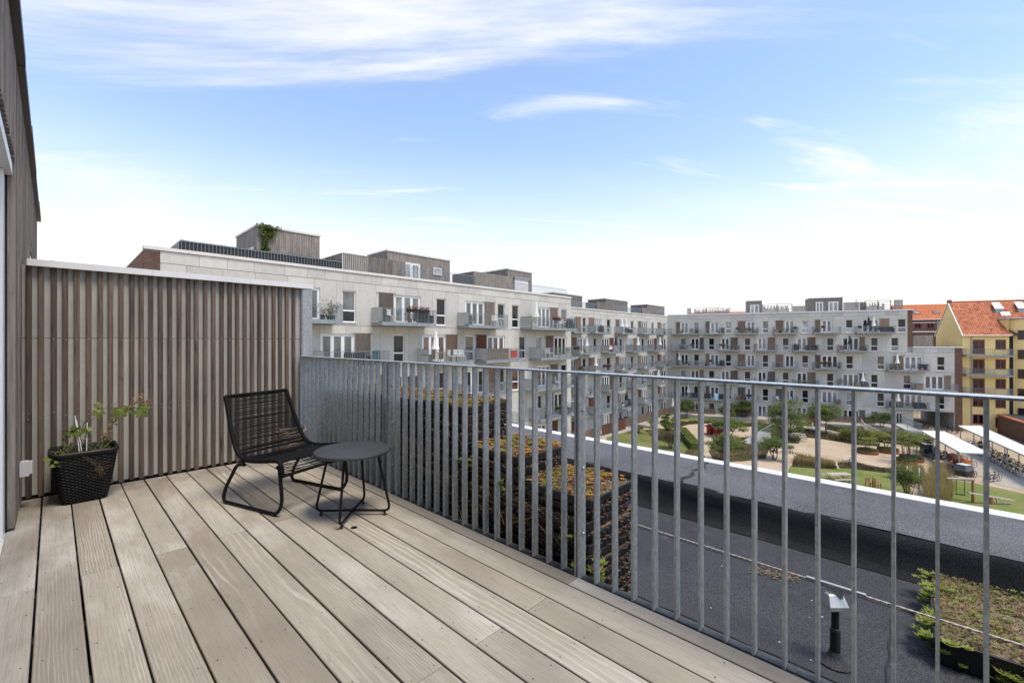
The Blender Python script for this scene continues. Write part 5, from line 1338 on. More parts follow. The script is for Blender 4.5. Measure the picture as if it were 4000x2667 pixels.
for py0, py1 in ((1288,1325),(1364,1401),(1440,1477),(1516,1553),(1592,1629)):
    z0, z1 = H-(py1-CY)/F*td, H-(py0-CY)/F*td; wv = empty('tower_window', (tx, ty-0.05, 0), ta, Yb); window(wv, -0.42, 0.42, z0, z1, 'P', 'framered', rec=-0.02, pick='glassd')
def on_roof(s, x): L = math.hypot(RD+0.32, ridge-eave+0.06); t = s/L; return (x, -0.32+(RD+0.32)*t, eave-0.06+(ridge-eave+0.06)*t)
rs = math.atan2(ridge-eave, RD+0.32)
for px in (3895, 3985):
    x = FY.x(px, 2.9); p = on_roof(4.6, x); v = empty('roof_vent', p, 0, Yb); v.rotation_euler = (0, 0, 0)
    m = MB(); m.box(-0.42,0.42,-0.25,0.9,-0.5,0.35); m.build('housing', MT['zinc'], v)
    m = MB(); m.add([(-0.5,-0.35,0.32),(0.5,-0.35,0.32),(0.42,0.75,1.3),(-0.42,0.75,1.3),(-0.5,-0.35,0.38),(0.5,-0.35,0.38),(0.42,0.75,1.38),(-0.42,0.75,1.38)], [(3,2,1,0),(4,5,6,7),(0,1,5,4),(1,2,6,5),(2,3,7,6),(3,0,4,7)]); m.build('hood', MT['zinc'], v)
def skylight(bld, p, slope, w=0.55, h=0.8, name='skylight'):
    s = empty(name, p, 0, bld); s.rotation_euler = (slope, 0, 0)
    m = MB(); m.box(-w,w,-h/2,h/2,-0.05,0.10); m.build('frame', MT['flashing'], s); m = MB(); m.box(-w+0.1,w-0.1,-h/2+0.1,h/2-0.1,0.101,0.11); m.build('pane', MT['glassb'], s)
x = FY.x(3921, 2.6); skylight(Yb, on_roof(4.0, x), rs)
p = on_roof(0.9, FY.x(3873, 0.4)); m = MB(); m.lathe([(0.09,-0.1),(0.09,0.25),(0.14,0.26),(0.14,0.3)], 10, p); m.build('vent_pipe', MT['zinc'], Yb)

FK = Frame(129.5-60*FB.c*0.25, 2.4-60*FB.s*0.25, FB.a)
Kb = empty('brick_house', (FK.o[0], FK.o[1], 0), FK.a); tag(Kb, 'red brick house with orange tiled roof standing behind the concrete block', 'building')
def kz(px, py, off=0.0):
    X, Y_ = FK.w(FK.x(px, off), off); return H+(CY-py)/F*(X*ST+Y_*CT)
kx0, kx1 = FK.x(3512), FK.x(3740); ke = kz(3620, 1246); kr = kz(3620, 1187, 4.5)
kops = []
for a, b in ((3573,3599),(3620,3649)): kops += [(FK.x(a), FK.x(b), kz(a,1282), kz(a,1260), 'D2'), (FK.x(a), FK.x(b), kz(a,1340), kz(a,1305), 'D2')]
m = MB(); cut_wall(m, kx0, kx1, GZ, ke, kops); m.build('wall', MT['brick2'], Kb); m = MB(); m.box(kx0, kx1, 0.21, 8, GZ, ke-0.1); m.build('core', MT['dark'], Kb)
for o in kops: window(Kb, *o[:4], 'D2', 'framered', pick='glassd')
m = MB(); m.box(kx0, kx1, -0.18, 0, kz(3600,1296), kz(3600,1292)); m.box(kx0, kx1, -0.10, 0, kz(3600,1260), kz(3600,1257)); m.build('cornice', MT['canopy'], Kb)
m = MB(); m.add([(kx0,-0.3,ke-0.1),(kx1,-0.3,ke-0.1),(kx1,4.5,kr-0.08),(kx0,4.5,kr-0.08),(kx0,9.3,ke-0.1),(kx1,9.3,ke-0.1)], [(0,1,2,3),(3,2,5,4)]); m.build('roof_deck', MT['tile2'], Kb)
roof_tiles('roof_tiles', Kb, kx0, kx1, -0.3, ke, 4.5, kr, 'tile2', 0.3, 0.42)
m = MB(); m.tube([(kx0,-0.4,ke-0.05),(kx1,-0.4,ke-0.05)], 0.09, 6); m.tube([(FK.x(3660),-0.25,ke-0.1),(FK.x(3660),-0.12,GZ)], 0.08, 6); m.build('gutter', MT['zinc'], Kb)
for px in (3580, 3655):
    t = 0.42; skylight(Kb, (FK.x(px,1.8), -0.3+4.8*t, ke+(kr-ke)*t+0.05), math.atan2(kr-ke,4.8), 0.55, 1.0)
FR = Frame(*[a*118 for a in ray(2810)], FB.a)
far = empty('far_roof', (FR.o[0], FR.o[1], 0), FR.a); tag(far, 'distant orange tiled roof showing above the rear block', 'roof')
fx0, fx1 = FR.x(2690), FR.x(2930); fz = H+(CY-1216)/F*121
m = MB(); m.box(fx0, fx1, 0.3, 8, GZ, fz-2.2); m.build('wall', MT['brick2'], far); roof_tiles('roof_tiles', far, fx0, fx1, 0, fz-2.4, 4, fz, 'tile2', 0.34, 0.5)
m = MB(); m.add([(fx0,0,fz-2.5),(fx1,0,fz-2.5),(fx1,4,fz-0.1),(fx0,4,fz-0.1),(fx0,8,fz-2.5),(fx1,8,fz-2.5)], [(0,1,2,3),(3,2,5,4)]); m.build('roof_deck', MT['tile2'], far)

# ------------------------------------------------------------------ courtyard floor
def G(px, py, z=GZ): return at_ground(px, py, z)
LAY = [0]
def sheet(name, poly, mat, label, lift=None, sub=0):
    LAY[0] += 1; z = GZ + (lift if lift is not None else 0.004*LAY[0])
    m = MB(); m.prism(poly, GZ-0.05, z); o = m.build(name, MT[mat]); return tag(o, label, kind='structure')
def gp(pts): return [G(a, b) for a, b in pts]
sheet('path', [(36,31.9),(76.0,31.9),(77.0,33.8),(36,33.8)], 'paving', 'pale paved path along the garden fences of the middle block', 0.02)
sheet('lawn', gp([(2250,2900),(2370,1707),(2492,1673),(2530,1677),(2600,1670),(2655,1673),(2690,1700),(2712,1740),(2745,1785),(2790,1860),(2850,2900)]), 'lawn', 'dry left hand lawn below the roof edge', 0.03)
sheet('lawn', gp([(2597,1650),(2640,1622),(2690,1619),(2760,1622),(2960,1638),(2985,1650),(2930,1652),(2840,1650),(2760,1643),(2680,1648),(2615,1664)]), 'lawn2', 'narrow green lawn in front of the rear block', 0.05)
sheet('lawn', gp([(2980,2900),(3060,1900),(3085,1820),(3140,1824),(3197,1829),(3240,1831),(3291,1828),(3330,1829),(3388,1837),(3485,1848),(3540,1880),(3575,1940),(3640,2150),(3700,2900)]), 'lawn2', 'green lawn with the picnic bench', 0.035)
sheet('lawn', gp([(3760,2900),(3650,2150),(3660,1960),(3690,1890),(3730,1876),(3800,1885),(3900,1905),(4100,1950),(4300,2150),(4900,2900)]), 'lawn2', 'green lawn with the wooden play frame at the right', 0.038)
sheet('cycle_path', gp([(3660,1705),(3745,1705),(3870,1785),(4100,1900),(4150,1915),(4100,1930),(3900,1893),(3800,1840),(3740,1780)]), 'paving', 'pale paved lane between the two bicycle shelters', 0.026)
sheet('garden_path', gp([(3120,1655),(3165,1663),(3222,1675),(3335,1701),(3420,1722),(3418,1729),(3335,1709),(3222,1684),(3140,1671),(3110,1665)]), 'paving', 'narrow concrete garden path curving through the heath beds', 0.06)
# raised terrace in front of the rear block
def bl(x, y): return FB.w(x, y)
xt0, xt1 = 2.0, FB.x(3535)
sheet('terrace', [bl(xt0,-0.02), bl(xt1,-0.02), bl(xt1,-4.6), bl(FB.x(3350),-4.2), bl(FB.x(3100),-4.0), bl(xt0,-4.0)], 'paving', 'raised paved terrace along the foot of the rear block', 0.55)
x0, x1 = FB.x(3470), FB.x(3597)
tz0 = 0.75
m = MB(); m.prism([bl(x0,-0.02), bl(x1-2.3,-0.02), bl(x1-2.3,-7.5), bl(x0,-7.0)], GZ-0.05, GZ+tz0); tag(m.build('entrance_slab', MT['concwall']), 'raised concrete slab before the entrance door of the rear block', kind='structure')
def railing_run(name, pts, label, h=1.0, fill=0.12, mat='balfascia', cat='handrail'):
    m = MB()
    for a, b in zip(pts[:-1], pts[1:]):
        a, b = Vector(a), Vector(b); L = (b-a).length; n = max(1, int(L/fill)) if fill else 0
        m.tube([a+Vector((0,0,h)), b+Vector((0,0,h))], 0.028, 6); m.tube([a, a+Vector((0,0,h))], 0.025, 6); m.tube([b, b+Vector((0,0,h))], 0.025, 6)
        for k in range(n):
            p = a.lerp(b, (k+0.5)/n); m.tube([p+Vector((0,0,0.08)), p+Vector((0,0,h-0.02))], 0.012, 4)
        if fill: m.tube([a+Vector((0,0,0.08)), b+Vector((0,0,0.08))], 0.018, 5)
    o = m.build(name, MT[mat]); return tag(o, label, cat)
X, Y = bl(x1-2.35, -0.3), bl(x1-2.35, -7.4)
railing_run('terrace_railing', [X+(GZ+tz0,), Y+(GZ+tz0,), bl(x0, -6.9)+(GZ+tz0,)], 'grey barred railing round the raised entrance slab', 1.0, 0.13)
# steps with handrails
sx = FB.x(3360); stp = empty('garden_steps', bl(sx, -4.3)+(GZ,), FB.a); tag(stp, 'short flight of timber edged garden steps up to the terrace', 'steps')
for k in range(5):
    m = MB(); m.box(-0.9, 0.9, -0.36*(5-k)-0.02, 0.0, 0.005, 0.11*(k+1)); m.build('tread', MT['greywood'], stp)
a = Vector(bl(sx-0.95,-6.2)+(GZ,)); b = Vector(bl(sx-0.95,-4.2)+(GZ+0.55,)); railing_run('step_handrail', [a, b], 'white tubular handrail beside the garden steps', 0.95, 0, 'frame')
a = Vector(G(3433,1708)+(GZ,)); railing_run('step_handrail', [a, a+Vector((1.2,1.4,0.5))], 'white tubular handrail by the lower steps near the lime shrubs', 0.95, 0, 'frame')
a = Vector(G(3110,1698)+(GZ,)); railing_run('step_handrail', [a, a+Vector((1.3,0.6,0.3))], 'short handrail beside the block steps under the big tree', 0.9, 0, 'frame')
blk = empty('stone_steps', G(3115,1708)+(GZ,), FB.a); tag(blk, 'pale stone block steps beside the sand court', 'steps')
for k in range(3):
    m = MB(); m.box(-1.0, 1.0, 0.5*k-0.6, 0.5*k-0.12, 0, 0.16*(k+1)); m.build('block', MT['paving'], blk)
# ramp with panel railing
rp = G(2950, 1725); ra = math.radians(-18)
rmp = empty('ramp', rp+(GZ,), ra); tag(rmp, 'sloping concrete ramp with grey barred side railing among the shrubs', 'ramp')
m = MB(); m.add([(-2.2,-0.7,0.05),(2.2,-0.7,1.1),(2.2,0.7,1.1),(-2.2,0.7,0.05),(-2.2,-0.7,0),(2.2,-0.7,0),(2.2,0.7,0),(-2.2,0.7,0)], [(0,1,2,3),(4,5,1,0),(5,6,2,1),(6,7,3,2),(7,4,0,3)]); m.build('slope', MT['concwall'], rmp)
m = MB()
for k in range(30):
    x = -2.2+4.4*k/29; z = 0.05+1.05*k/29; m.box(x-0.012, x+0.012, -0.74, -0.72, z, z+1.05)
m.tube([(-2.2,-0.73,1.1),(2.2,-0.73,2.15)], 0.035, 6); m.build('side_railing', MT['balfascia'], rmp)

# ------------------------------------------------------------------ garden fences
def garden_fence(pts, h, mat, label, base=GZ, group='garden fences along the blocks'):
    f = empty('garden_fence', (pts[0][0], pts[0][1], base)); tag(f, label, 'fence', group)
    me_ = MB(); me_.box(-0.052, 0.052, -0.014, 0.014, 0.04, h); slat = me_.mesh('slat', MT[mat])
    ox, oy = pts[0]
    for (xa, ya), (xb, yb) in zip(pts[:-1], pts[1:]):
        L = math.hypot(xb-xa, yb-ya); n = max(1, int(L/0.125)); an = math.atan2(yb-ya, xb-xa)
        for k in range(n):
            t = (k+0.5)/n; obj('slat', slat, f, (xa+(xb-xa)*t-ox, ya+(yb-ya)*t-oy, RN.uniform(-.012,.012)), (0,0,an))
        m = MB(); R3 = Matrix.Rotation(an,3,'Z')
        for z in (0.35, h-0.3): m.obox(((xa+xb)/2-ox, (ya+yb)/2-oy, z), (L, 0.02, 0.08), R3)
        m.build('rail', MT[mat], f)
    return f
garden_fence([(47.5,33.0),(51.7,33.0)], 1.25, 'fence', 'first brown picket garden fence beside the lawn, nearest the roof')
garden_fence([(51.9,32.9),(58.3,32.9),(58.3,34.6)], 1.5, 'redfence', 'dark red board fence round the garden with the white parasol')
garden_fence([(57.0,33.7),(61.2,33.7),(61.2,34.8)], 1.35, 'fence', 'weathered board fence behind the red fence corner')
garden_fence([(61.4,33.8),(71.5,33.8)], 1.35, 'fence', 'long brown board fence along the far end of the path')
garden_fence([(71.7,33.9),(bl(1.6,-2.2)), bl(6.2,-2.2)], 1.2, 'fence', 'brown board fence turning the inner corner of the courtyard', GZ+0.2)
def picket(pxa, pxb, label, off=-2.2, h=1.05):
    xa, xb = FB.x(pxa, off), FB.x(pxb, off); garden_fence([bl(xa,off), bl(xb,off)], h, 'fence', label, GZ+0.55)
picket(2745, 2795, 'dark picket fence behind the first round tree'); picket(2860, 2960, 'dark picket fence behind the tall round tree'); picket(3125, 3185, 'picket fence behind the rust coloured grass'); picket(3215, 3420, 'long dark picket fence behind the light green tree')

# ------------------------------------------------------------------ trees
def tree(px, py, top, wpx, stems, mat, label, seed, n=5200, flat=0.36, leaf=0.15, lobes=34, open_=0.5, base_h=0.42, ground=GZ, name='courtyard_tree', tw=0.07):
    x, y = G(px, py); d = x*ST+y*CT; hgt = (py-top)/F*d; R0 = wpx/2/F*d
    rs = np.random.RandomState(seed); rr = random.Random(seed)
    t = empty(name, (x, y, ground), 0); tag(t, label, 'tree', 'trees in the courtyard')
    m = MB(); L = []
    for k in range(lobes):
        a = rr.random()*6.283; q = math.sqrt(rr.random())*0.92; zz = base_h + (1-base_h)*(0.95*(1-q**2)**0.5*rr.uniform(0.35,1.0)) - 0.04*rr.random()
        L.append(Vector((math.cos(a)*q*R0*rr.uniform(.8,1.12), math.sin(a)*q*R0*rr.uniform(.8,1.12), min(0.97,zz)*hgt)))
    for s in range(stems):
        a = 6.283*s/stems+rr.random(); sp = 0.0 if stems == 1 else 0.16*R0
        b0 = Vector((math.cos(a)*sp*0.4, math.sin(a)*sp*0.4, -0.05)); j = Vector((math.cos(a)*sp*1.5, math.sin(a)*sp*1.5, hgt*base_h*0.95))
        m.tube([b0, b0.lerp(j,0.5)+Vector((rr.gauss(0,.05),rr.gauss(0,.05),0)), j], [tw, tw*0.8, tw*0.62], 7)
        for l in L[s::stems]:
            mid = j.lerp(l, 0.55)+Vector((0,0,-0.06*hgt)); m.tube([j, mid, l], [tw*0.45, tw*0.26, tw*0.1], 5)
    m.build('trunk', MT['bark'], t, smooth='all')
    C = []
    per = n//lobes
    for l in L:
        r = R0*rr.uniform(0.24,0.46); k = int(per*rr.uniform(0.6,1.4))
        p = rs.normal(size=(k,3)); p /= np.linalg.norm(p,axis=1)[:,None]; p *= (rs.rand(k)**0.45)[:,None]*r
        p[:,2] *= flat; p += np.array(l)[None,:]; C.append(p)
    C = np.concatenate(C); C = C[C[:,2] > hgt*base_h*0.55]
    m = MB(); leaf_quads(m, C, leaf, 0.8, 0.5, seed=seed); tag(m.build('crown', MT[mat], t), kind=None)
    return t
tree(2607,1713,1597,62,3,'leafb','slender multi stemmed tree with yellowish top at the left path edge',1, 4200, 0.5, 0.15, base_h=0.30)
tree(2682,1632,1559,70,2,'leafa','small round headed dark tree before the inner corner',2, 4200, 0.6, 0.16, base_h=0.45)
tree(2835,1645,1580,62,2,'leafb','small light green round tree in the narrow far lawn',3, 3400, 0.55, 0.16, base_h=0.35)
tree(2906,1640,1557,84,3,'leafa','dark round headed tree on three stems in the far lawn',4, 5600, 0.55, 0.17, base_h=0.42)
tree(2850,1708,1622,122,3,'leafb','wide layered tree behind the red playhouse',5, 5600, 0.35, 0.16, base_h=0.35)
tree(2826,1802,1676,112,3,'leafb','near layered tree with thin stems left of the ramp',6, 5200, 0.35, 0.14, base_h=0.30)
tree(3072,1716,1540,150,4,'leafb','biggest tree, tall and feathery, in the middle of the courtyard',7, 9500, 0.55, 0.17, lobes=46, base_h=0.16)
tree(3228,1690,1563,128,1,'leafb','spreading green tree on a single leaning trunk',8, 7000, 0.45, 0.17, lobes=34, base_h=0.40, tw=0.09)
tree(3443,1680,1602,98,2,'leafa','flat topped green tree beside the entrance slab',9, 4600, 0.4, 0.16, base_h=0.42)
tree(3022,1794,1690,112,3,'leafb','low dense glossy tree nearest the roof edge',10, 6000, 0.5, 0.14, base_h=0.30)
tree(2880,1752,1700,76,3,'leafc','low yellow green tree beside the ramp',12, 2600, 0.4, 0.14, base_h=0.2)
tree(3280,1706,1640,44,2,'leafb','thin tree half hidden behind a baluster',14, 1800, 0.5, 0.16, base_h=0.3) if False else None
def shrub(px, py, top, wpx, mat, label, seed, n=1400, leaf=0.13, nm='shrub', grp='shrubs in the courtyard'):
    x, y = G(px, py); d = x*ST+y*CT; hgt = (py-top)/F*d; R0 = wpx/2/F*d; rs = np.random.RandomState(seed); rr = random.Random(seed)
    t = empty(nm, (x,y,GZ)); tag(t, label, 'shrub', grp); m = MB(); C = []
    for k in range(14):
        a = rr.random()*6.283; q = rr.random()**0.6*0.75*R0; tip = Vector((math.cos(a)*q, math.sin(a)*q, hgt*rr.uniform(0.55,0.92))); m.tube([Vector((math.cos(a)*q*.2,math.sin(a)*q*.2,-0.02)), tip*0.6+Vector((0,0,0.1*hgt)), tip], [0.025,0.018,0.008], 5)
        p = rs.normal(size=(n//14,3))*np.array([[0.26*R0,0.26*R0,0.12*hgt]]); C.append(p+np.array(tip)[None,:])
    m.build('stems', MT['bark'], t); C = np.concatenate(C); C[:,2] = np.abs(C[:,2]); m = MB(); leaf_quads(m, C, leaf, 0.7, 0.45, seed=seed); m.build('foliage', MT[mat], t)
lime = [(3300,1722,1672,46),(3345,1728,1676,52),(3390,1728,1678,50),(3430,1722,1685,46),(3480,1728,1684,54),(3530,1732,1690,60),(3580,1736,1695,56),(3622,1738,1704,40)]
for i, (px, py, tp, w) in enumerate(lime): shrub(px, py, tp, w, 'leafc' if i % 3 != 1 else 'herb', ORD[i].replace('topmost','first')+' lime green sumac from the left in the bed behind the planters', 60+i, 1500, 0.16)
shrub(3548,1938,1825,104,'leafb','big dark green shrub with pale flowers behind the white post',81, 5200, 0.12)
shrub(3520,1870,1815,60,'heath','loose brownish shrub at the edge of the lawn behind the post',82, 1800, 0.11)
shrub(2490,1690,1655,70,'heath','low olive shrub on the left lawn edge',83, 1500, 0.12)
shrub(2545,1668,1632,50,'leafc','yellowish shrub beside the paved path',84, 1400, 0.13)
shrub(2620,1750,1690,90,'heath','tangled dark shrub under the slender tree',85, 2600, 0.12)
# oval corten planters with their little trees
def planter(px, py, wpx, hpx, i, tops_):
    x, y = G(px, py); d = x*ST+y*CT; r = wpx/2/F*d
    p = empty('corten_planter', (x, y, GZ)); tag(p, ['far left','far right','near left','near right'][i]+' round rusty steel planter on the sand', 'planter', 'rusty steel planters')
    m = MB(); m.lathe([(r,0.0),(r,0.40),(r-0.03,0.40),(r-0.03,0.34)], 28, cap=False); m.build('rim', MT['corten'], p)
    m = MB(); m.lathe([(r-0.03,0.30),(0.01,0.42)], 24); m.build('soil', MT['mulch'], p)
    m = MB(); k = 1500; a = NP.rand(k)*6.283; q = np.sqrt(NP.rand(k))*(r-0.05); leaf_quads(m, np.stack([np.cos(a)*q, np.sin(a)*q, 0.40+NP.rand(k)*0.14],1), 0.12, 0.6, 0.6); tag(m.build('ground_cover', MT['leafa'], p), kind='stuff')
    hh = 1.6 + 0.5*tops_; t = empty('planter_tree', (x, y, GZ+0.34)); tag(t, 'airy little lime green tree growing in the '+['far left','far right','near left','near right'][i]+' steel planter', 'tree', 'trees in the steel planters')
    m = MB(); C = []; rr = random.Random(90+i)
    for k in range(9):
        a = rr.random()*6.283; q = rr.uniform(0.2,0.85)*r*1.15; z = hh*rr.uniform(0.5,1.0); m.tube([(math.cos(a)*q*.3,math.sin(a)*q*.3,0),(math.cos(a)*q*.55,math.sin(a)*q*.55,z*0.6),(math.cos(a)*q,math.sin(a)*q,z)], [0.028,0.02,0.008], 5)
        C.append(NP.normal(size=(95,3))*np.array([[0.30,0.30,0.07]])+np.array([[math.cos(a)*q,math.sin(a)*q,z]]))
    m.build('stems', MT['bark'], t); m = MB(); leaf_quads(m, np.concatenate(C), 0.17, 0.9, 0.38); m.build('crown', MT['leafc' if i != 2 else 'leafb'], t)
planter(3389,1768,68,0,0,0); planter(3468,1765,68,0,1,0.6); planter(3536,1808,74,0,2,3.0); planter(3560,1797,76,0,3,1.4)

# ------------------------------------------------------------------ beds that read as one mass
def bed(poly, mat, h, n, leaf, label, name='planting_bed', asp=0.5, base=None):
    P = scatter(poly, n); m = MB()
    zz = GZ+0.02+NP.rand(n)**0.8*h*(0.55+0.45*np.sin(P[:,0]*1.7)*np.cos(P[:,1]*1.3)); leaf_quads(m, np.stack([P[:,0],P[:,1],zz],1), leaf, 0.5, asp); m.prism(poly, GZ-0.02, GZ+0.07+0.004*(LAY[0]%5), 1); LAY[0] += 1
    return tag(m.build(name, [MT[mat], MT['mulch']]), label, 'planting bed', kind='stuff')
def tuft(poly, mat, h, n, w, label, lean=0.5):
    P = scatter(poly, n); m = MB(); blades(m, np.stack([P[:,0],P[:,1],np.full(n,GZ+0.02)],1), h, w, lean); return tag(m.build('ornamental_grass', MT[mat]), label, 'grass', kind='stuff')
bed(gp([(3105,1668),(3222,1690),(3340,1712),(3436,1735),(3437,1742),(3340,1735),(3220,1714),(3130,1705)]), 'heath', 0.55, 5200, 0.15, 'dark heath bed edging the sand court')
bed(gp([(3228,1664),(3335,1674),(3400,1690),(3400,1705),(3335,1699),(3228,1677)]), 'heath', 0.55, 3600, 0.15, 'dark heath bed above the curving path')
bed(gp([(3290,1712),(3640,1745),(3640,1728),(3450,1708),(3300,1700)]), 'heath', 0.5, 4200, 0.15, 'green brown bed under the lime shrubs')
bed(gp([(3272,1808),(3330,1806),(3400,1818),(3485,1836),(3487,1849),(3388,1838),(3330,1830),(3280,1826)]), 'heath', 0.45, 3800, 0.11, 'low heath strip between sand and lawn')
bed(gp([(3100,1800),(3190,1812),(3270,1824),(3268,1832),(3190,1830),(3095,1822)]), 'heath', 0.4, 2200, 0.11, 'low heath strip below the golden grass')
tuft(gp([(3105,1790),(3190,1806),(3262,1822),(3262,1830),(3190,1824),(3105,1812)]), 'reed', 0.75, 4200, 0.016, 'golden ornamental grass at the edge of the sand court')
tuft(gp([(3612,1935),(3640,1880),(3690,1880),(3720,1950),(3690,2000),(3620,1990)]), 'reed', 1.75, 5200, 0.016, 'tall golden ornamental grass on the right lawn', 0.4)
tuft(gp([(3560,1850),(3600,1845),(3612,1880),(3570,1890)]), 'reed', 1.0, 1300, 0.016, 'small patch of golden grass behind the big shrub', 0.4)
tuft(gp([(3145,1648),(3200,1656),(3205,1668),(3150,1662)]), 'rust', 0.9, 2600, 0.03, 'rust coloured grass in front of the rear block', 0.4)
bed(gp([(2660,1790),(2700,1740),(2735,1745),(2760,1800),(2760,1900),(2650,1900)]), 'heath', 0.45, 2600, 0.12, 'scrubby undergrowth below the clipped hedge')
bed(gp([(2770,1760),(2800,1705),(2870,1712),(2990,1700),(3010,1740),(2990,1790),(2900,1800),(2790,1800)]), 'heath', 0.6, 5200, 0.13, 'brown green shrub bed round the ramp')
bed(gp([(2960,1650),(3060,1665),(3140,1690),(3120,1730),(3000,1720),(2960,1690)]), 'leafa', 0.9, 5200, 0.15, 'dark evergreen bed under the biggest tree')
bed(gp([(2600,1662),(2680,1649),(2760,1645),(2930,1655),(2970,1660),(2900,1668),(2860,1664),(2760,1652),(2690,1656),(2640,1672)]), 'heath', 0.7, 5200, 0.15, 'low hedge curving round the play area')
bed(gp([(2520,1680),(2600,1675),(2655,1680),(2680,1715),(2640,1735),(2560,1715)]), 'heath', 0.5, 3200, 0.12, 'olive ground cover on the left lawn')
# clipped hedge: a rounded solid with leaf cover
def hedge(pts, wid, h, label):
    hd = empty('clipped_hedge', (pts[0][0], pts[0][1], GZ)); tag(hd, label, 'hedge'); ox, oy = pts[0]; m = MB(); C = []
    for (xa,ya),(xb,yb) in zip(pts[:-1], pts[1:]):
        L = math.hypot(xb-xa,yb-ya); n = int(L*420)
        t = NP.rand(n); a = NP.rand(n)*math.pi; ux, uy = (yb-ya)/L, -(xb-xa)/L
        rr_ = wid/2; q = np.cos(a)*rr_*1.0; z = np.maximum(0.05, np.sin(a)**0.5*h)
        C.append(np.stack([xa+(xb-xa)*t+ux*q-ox, ya+(yb-ya)*t+uy*q-oy, z],1))
        m.obox(((xa+xb)/2-ox,(ya+yb)/2-oy,h*0.44), (L+wid*0.5, wid*0.82, h*0.88), Matrix.Rotation(math.atan2(yb-ya,xb-xa),3,'Z'))
    m.build('body', MT['hedge'], hd); m = MB(); leaf_quads(m, np.concatenate(C), 0.10, 0.7, 0.6); tag(m.build('leaf_cover', MT['hedge'], hd), kind='stuff')
hedge([G(2664,1690), G(2690,1722), G(2716,1752)], 1.5, 0.9, 'clipped green hedge curving beside the sandy path')

# ------------------------------------------------------------------ play things and furniture
ph = empty('playhouse', G(2800,1696)+(GZ,), math.radians(-20)); tag(ph, 'small red wooden playhouse with grey pitched roof', 'playhouse')
m = MB(); m.box(-1.0,1.0,-0.85,0.85,0,1.15); m.add([(-1.0,-0.85,1.15),(1.0,-0.85,1.15),(1.0,0.85,1.15),(-1.0,0.85,1.15),(-1.0,0,1.62),(1.0,0,1.62)], [(0,4,3),(1,2,5)]); m.build('wall', MT['redpaint'], ph)
m = MB(); m.add([(-1.35,-1.15,1.05),(1.35,-1.15,1.05),(1.35,0,1.72),(-1.35,0,1.72),(1.35,1.15,1.05),(-1.35,1.15,1.05),(-1.35,-1.15,0.99),(1.35,-1.15,0.99),(1.35,0,1.66),(-1.35,0,1.66),(1.35,1.15,0.99),(-1.35,1.15,0.99)], [(0,1,2,3),(3,2,4,5),(7,6,9,8),(8,9,11,10),(0,6,7,1),(5,4,10,11),(1,7,8,2),(2,8,10,4),(0,3,9,6),(3,5,11,9)]); m.build('roof', MT['greyroof'], ph)
for s in (-1,1):
    m = MB(); m.obox((-1.37,s*0.575,1.36),(0.03,1.34,0.09), Matrix.Rotation(-s*math.atan2(0.67,1.15),3,'X')); m.build('barge_board', MT['frame'], ph)
m = MB(); m.box(-1.012,-1.001,-0.3,0.3,0.05,0.95); m.build('door_opening', MT['dark'], ph)
bn = empty('picnic_bench', G(3277,1880)+(GZ,), math.radians(-42)); tag(bn, 'weathered grey wooden picnic bench on the green lawn', 'bench')
for y in (-0.29,-0.095,0.10,0.295): 
    m = MB(); m.box(-1.0,1.0,y-0.09,y+0.09,0.72,0.76); m.build('table_board', MT['greywood'], bn)
for y in (-0.78, 0.78):
    m = MB(); m.box(-1.0,1.0,y-0.13,y+0.13,0.42,0.46); m.build('seat', MT['greywood'], bn)
for x in (-0.7,0.7):
    m = MB(); m.box(x-0.04,x+0.04,-0.9,0.9,0.36,0.42); m.obox((x+0.05,-0.45,0.36),(0.05,0.09,0.86),Matrix.Rotation(0.55,3,'X')); m.obox((x+0.05,0.45,0.36),(0.05,0.09,0.86),Matrix.Rotation(-0.55,3,'X')); m.build('trestle', MT['greywood'], bn)
for i, (px, py, s) in enumerate(((3398,1903,0.8),(3425,1908,1.0))):
    q = empty('garden_chair', G(px,py)+(GZ,), math.radians(-30+60*i)); tag(q, ('smaller left','taller right')[i]+' red brown wooden garden chair at the roof edge on the lawn', 'chair', 'wooden garden chairs on the lawn')
    m = MB(); m.box(-0.24,0.24,-0.22,0.22,0.40,0.44); m.build('seat', MT['redwood'], q)
    m = MB()
    for k in range(4): m.box(-0.22,0.22,0.20,0.225,0.5+0.11*k*s,0.56+0.11*k*s)
    m.build('backrest', MT['redwood'], q)
    for x in (-0.22,0.22):
        for y in (-0.2,0.21): m = MB(); m.box(x-0.025,x+0.025,y-0.025,y+0.025,0,(0.95*s if y > 0 else 0.62)); m.build('leg', MT['redwood'], q)
wp = empty('white_post', G(3590,1940)+(GZ,)); tag(wp, 'slim white post standing by the big shrub', 'post'); m = MB(); m.lathe([(0.06,0),(0.06,2.35),(0.03,2.4)], 10); m.build('pole', MT['frame'], wp); m = MB(); m.lathe([(0.12,0),(0.12,0.04)], 10); m.build('base_plate', MT['frame'], wp)
for i, (px, py, hpx) in enumerate(((3322,1811,20),(3106,1803,18),(3173,1669,18),(3398,1711,16))):
    b = empty('bollard_light', G(px,py)+(GZ,)); tag(b, 'pale bollard light '+('at the end of the heath strip by the sand','beside the golden grass at the left','on the curving path under the tree','among the lime shrubs')[i], 'bollard', 'bollard lights')
    m = MB(); m.lathe([(0.10,0),(0.10,0.62)], 12); m.build('shaft', MT['frame'], b); m = MB(); m.lathe([(0.07,0.62),(0.07,0.74)], 12); m.build('lamp', MT['canopy'], b); m = MB(); m.lathe([(0.11,0.74),(0.11,0.80),(0.03,0.82)], 12); m.build('cap', MT['frame'], b)
pf = empty('play_frame', G(3752,1955)+(GZ,), math.radians(-70)); tag(pf, 'rustic timber play frame with hanging chains on the right lawn', 'play frame')
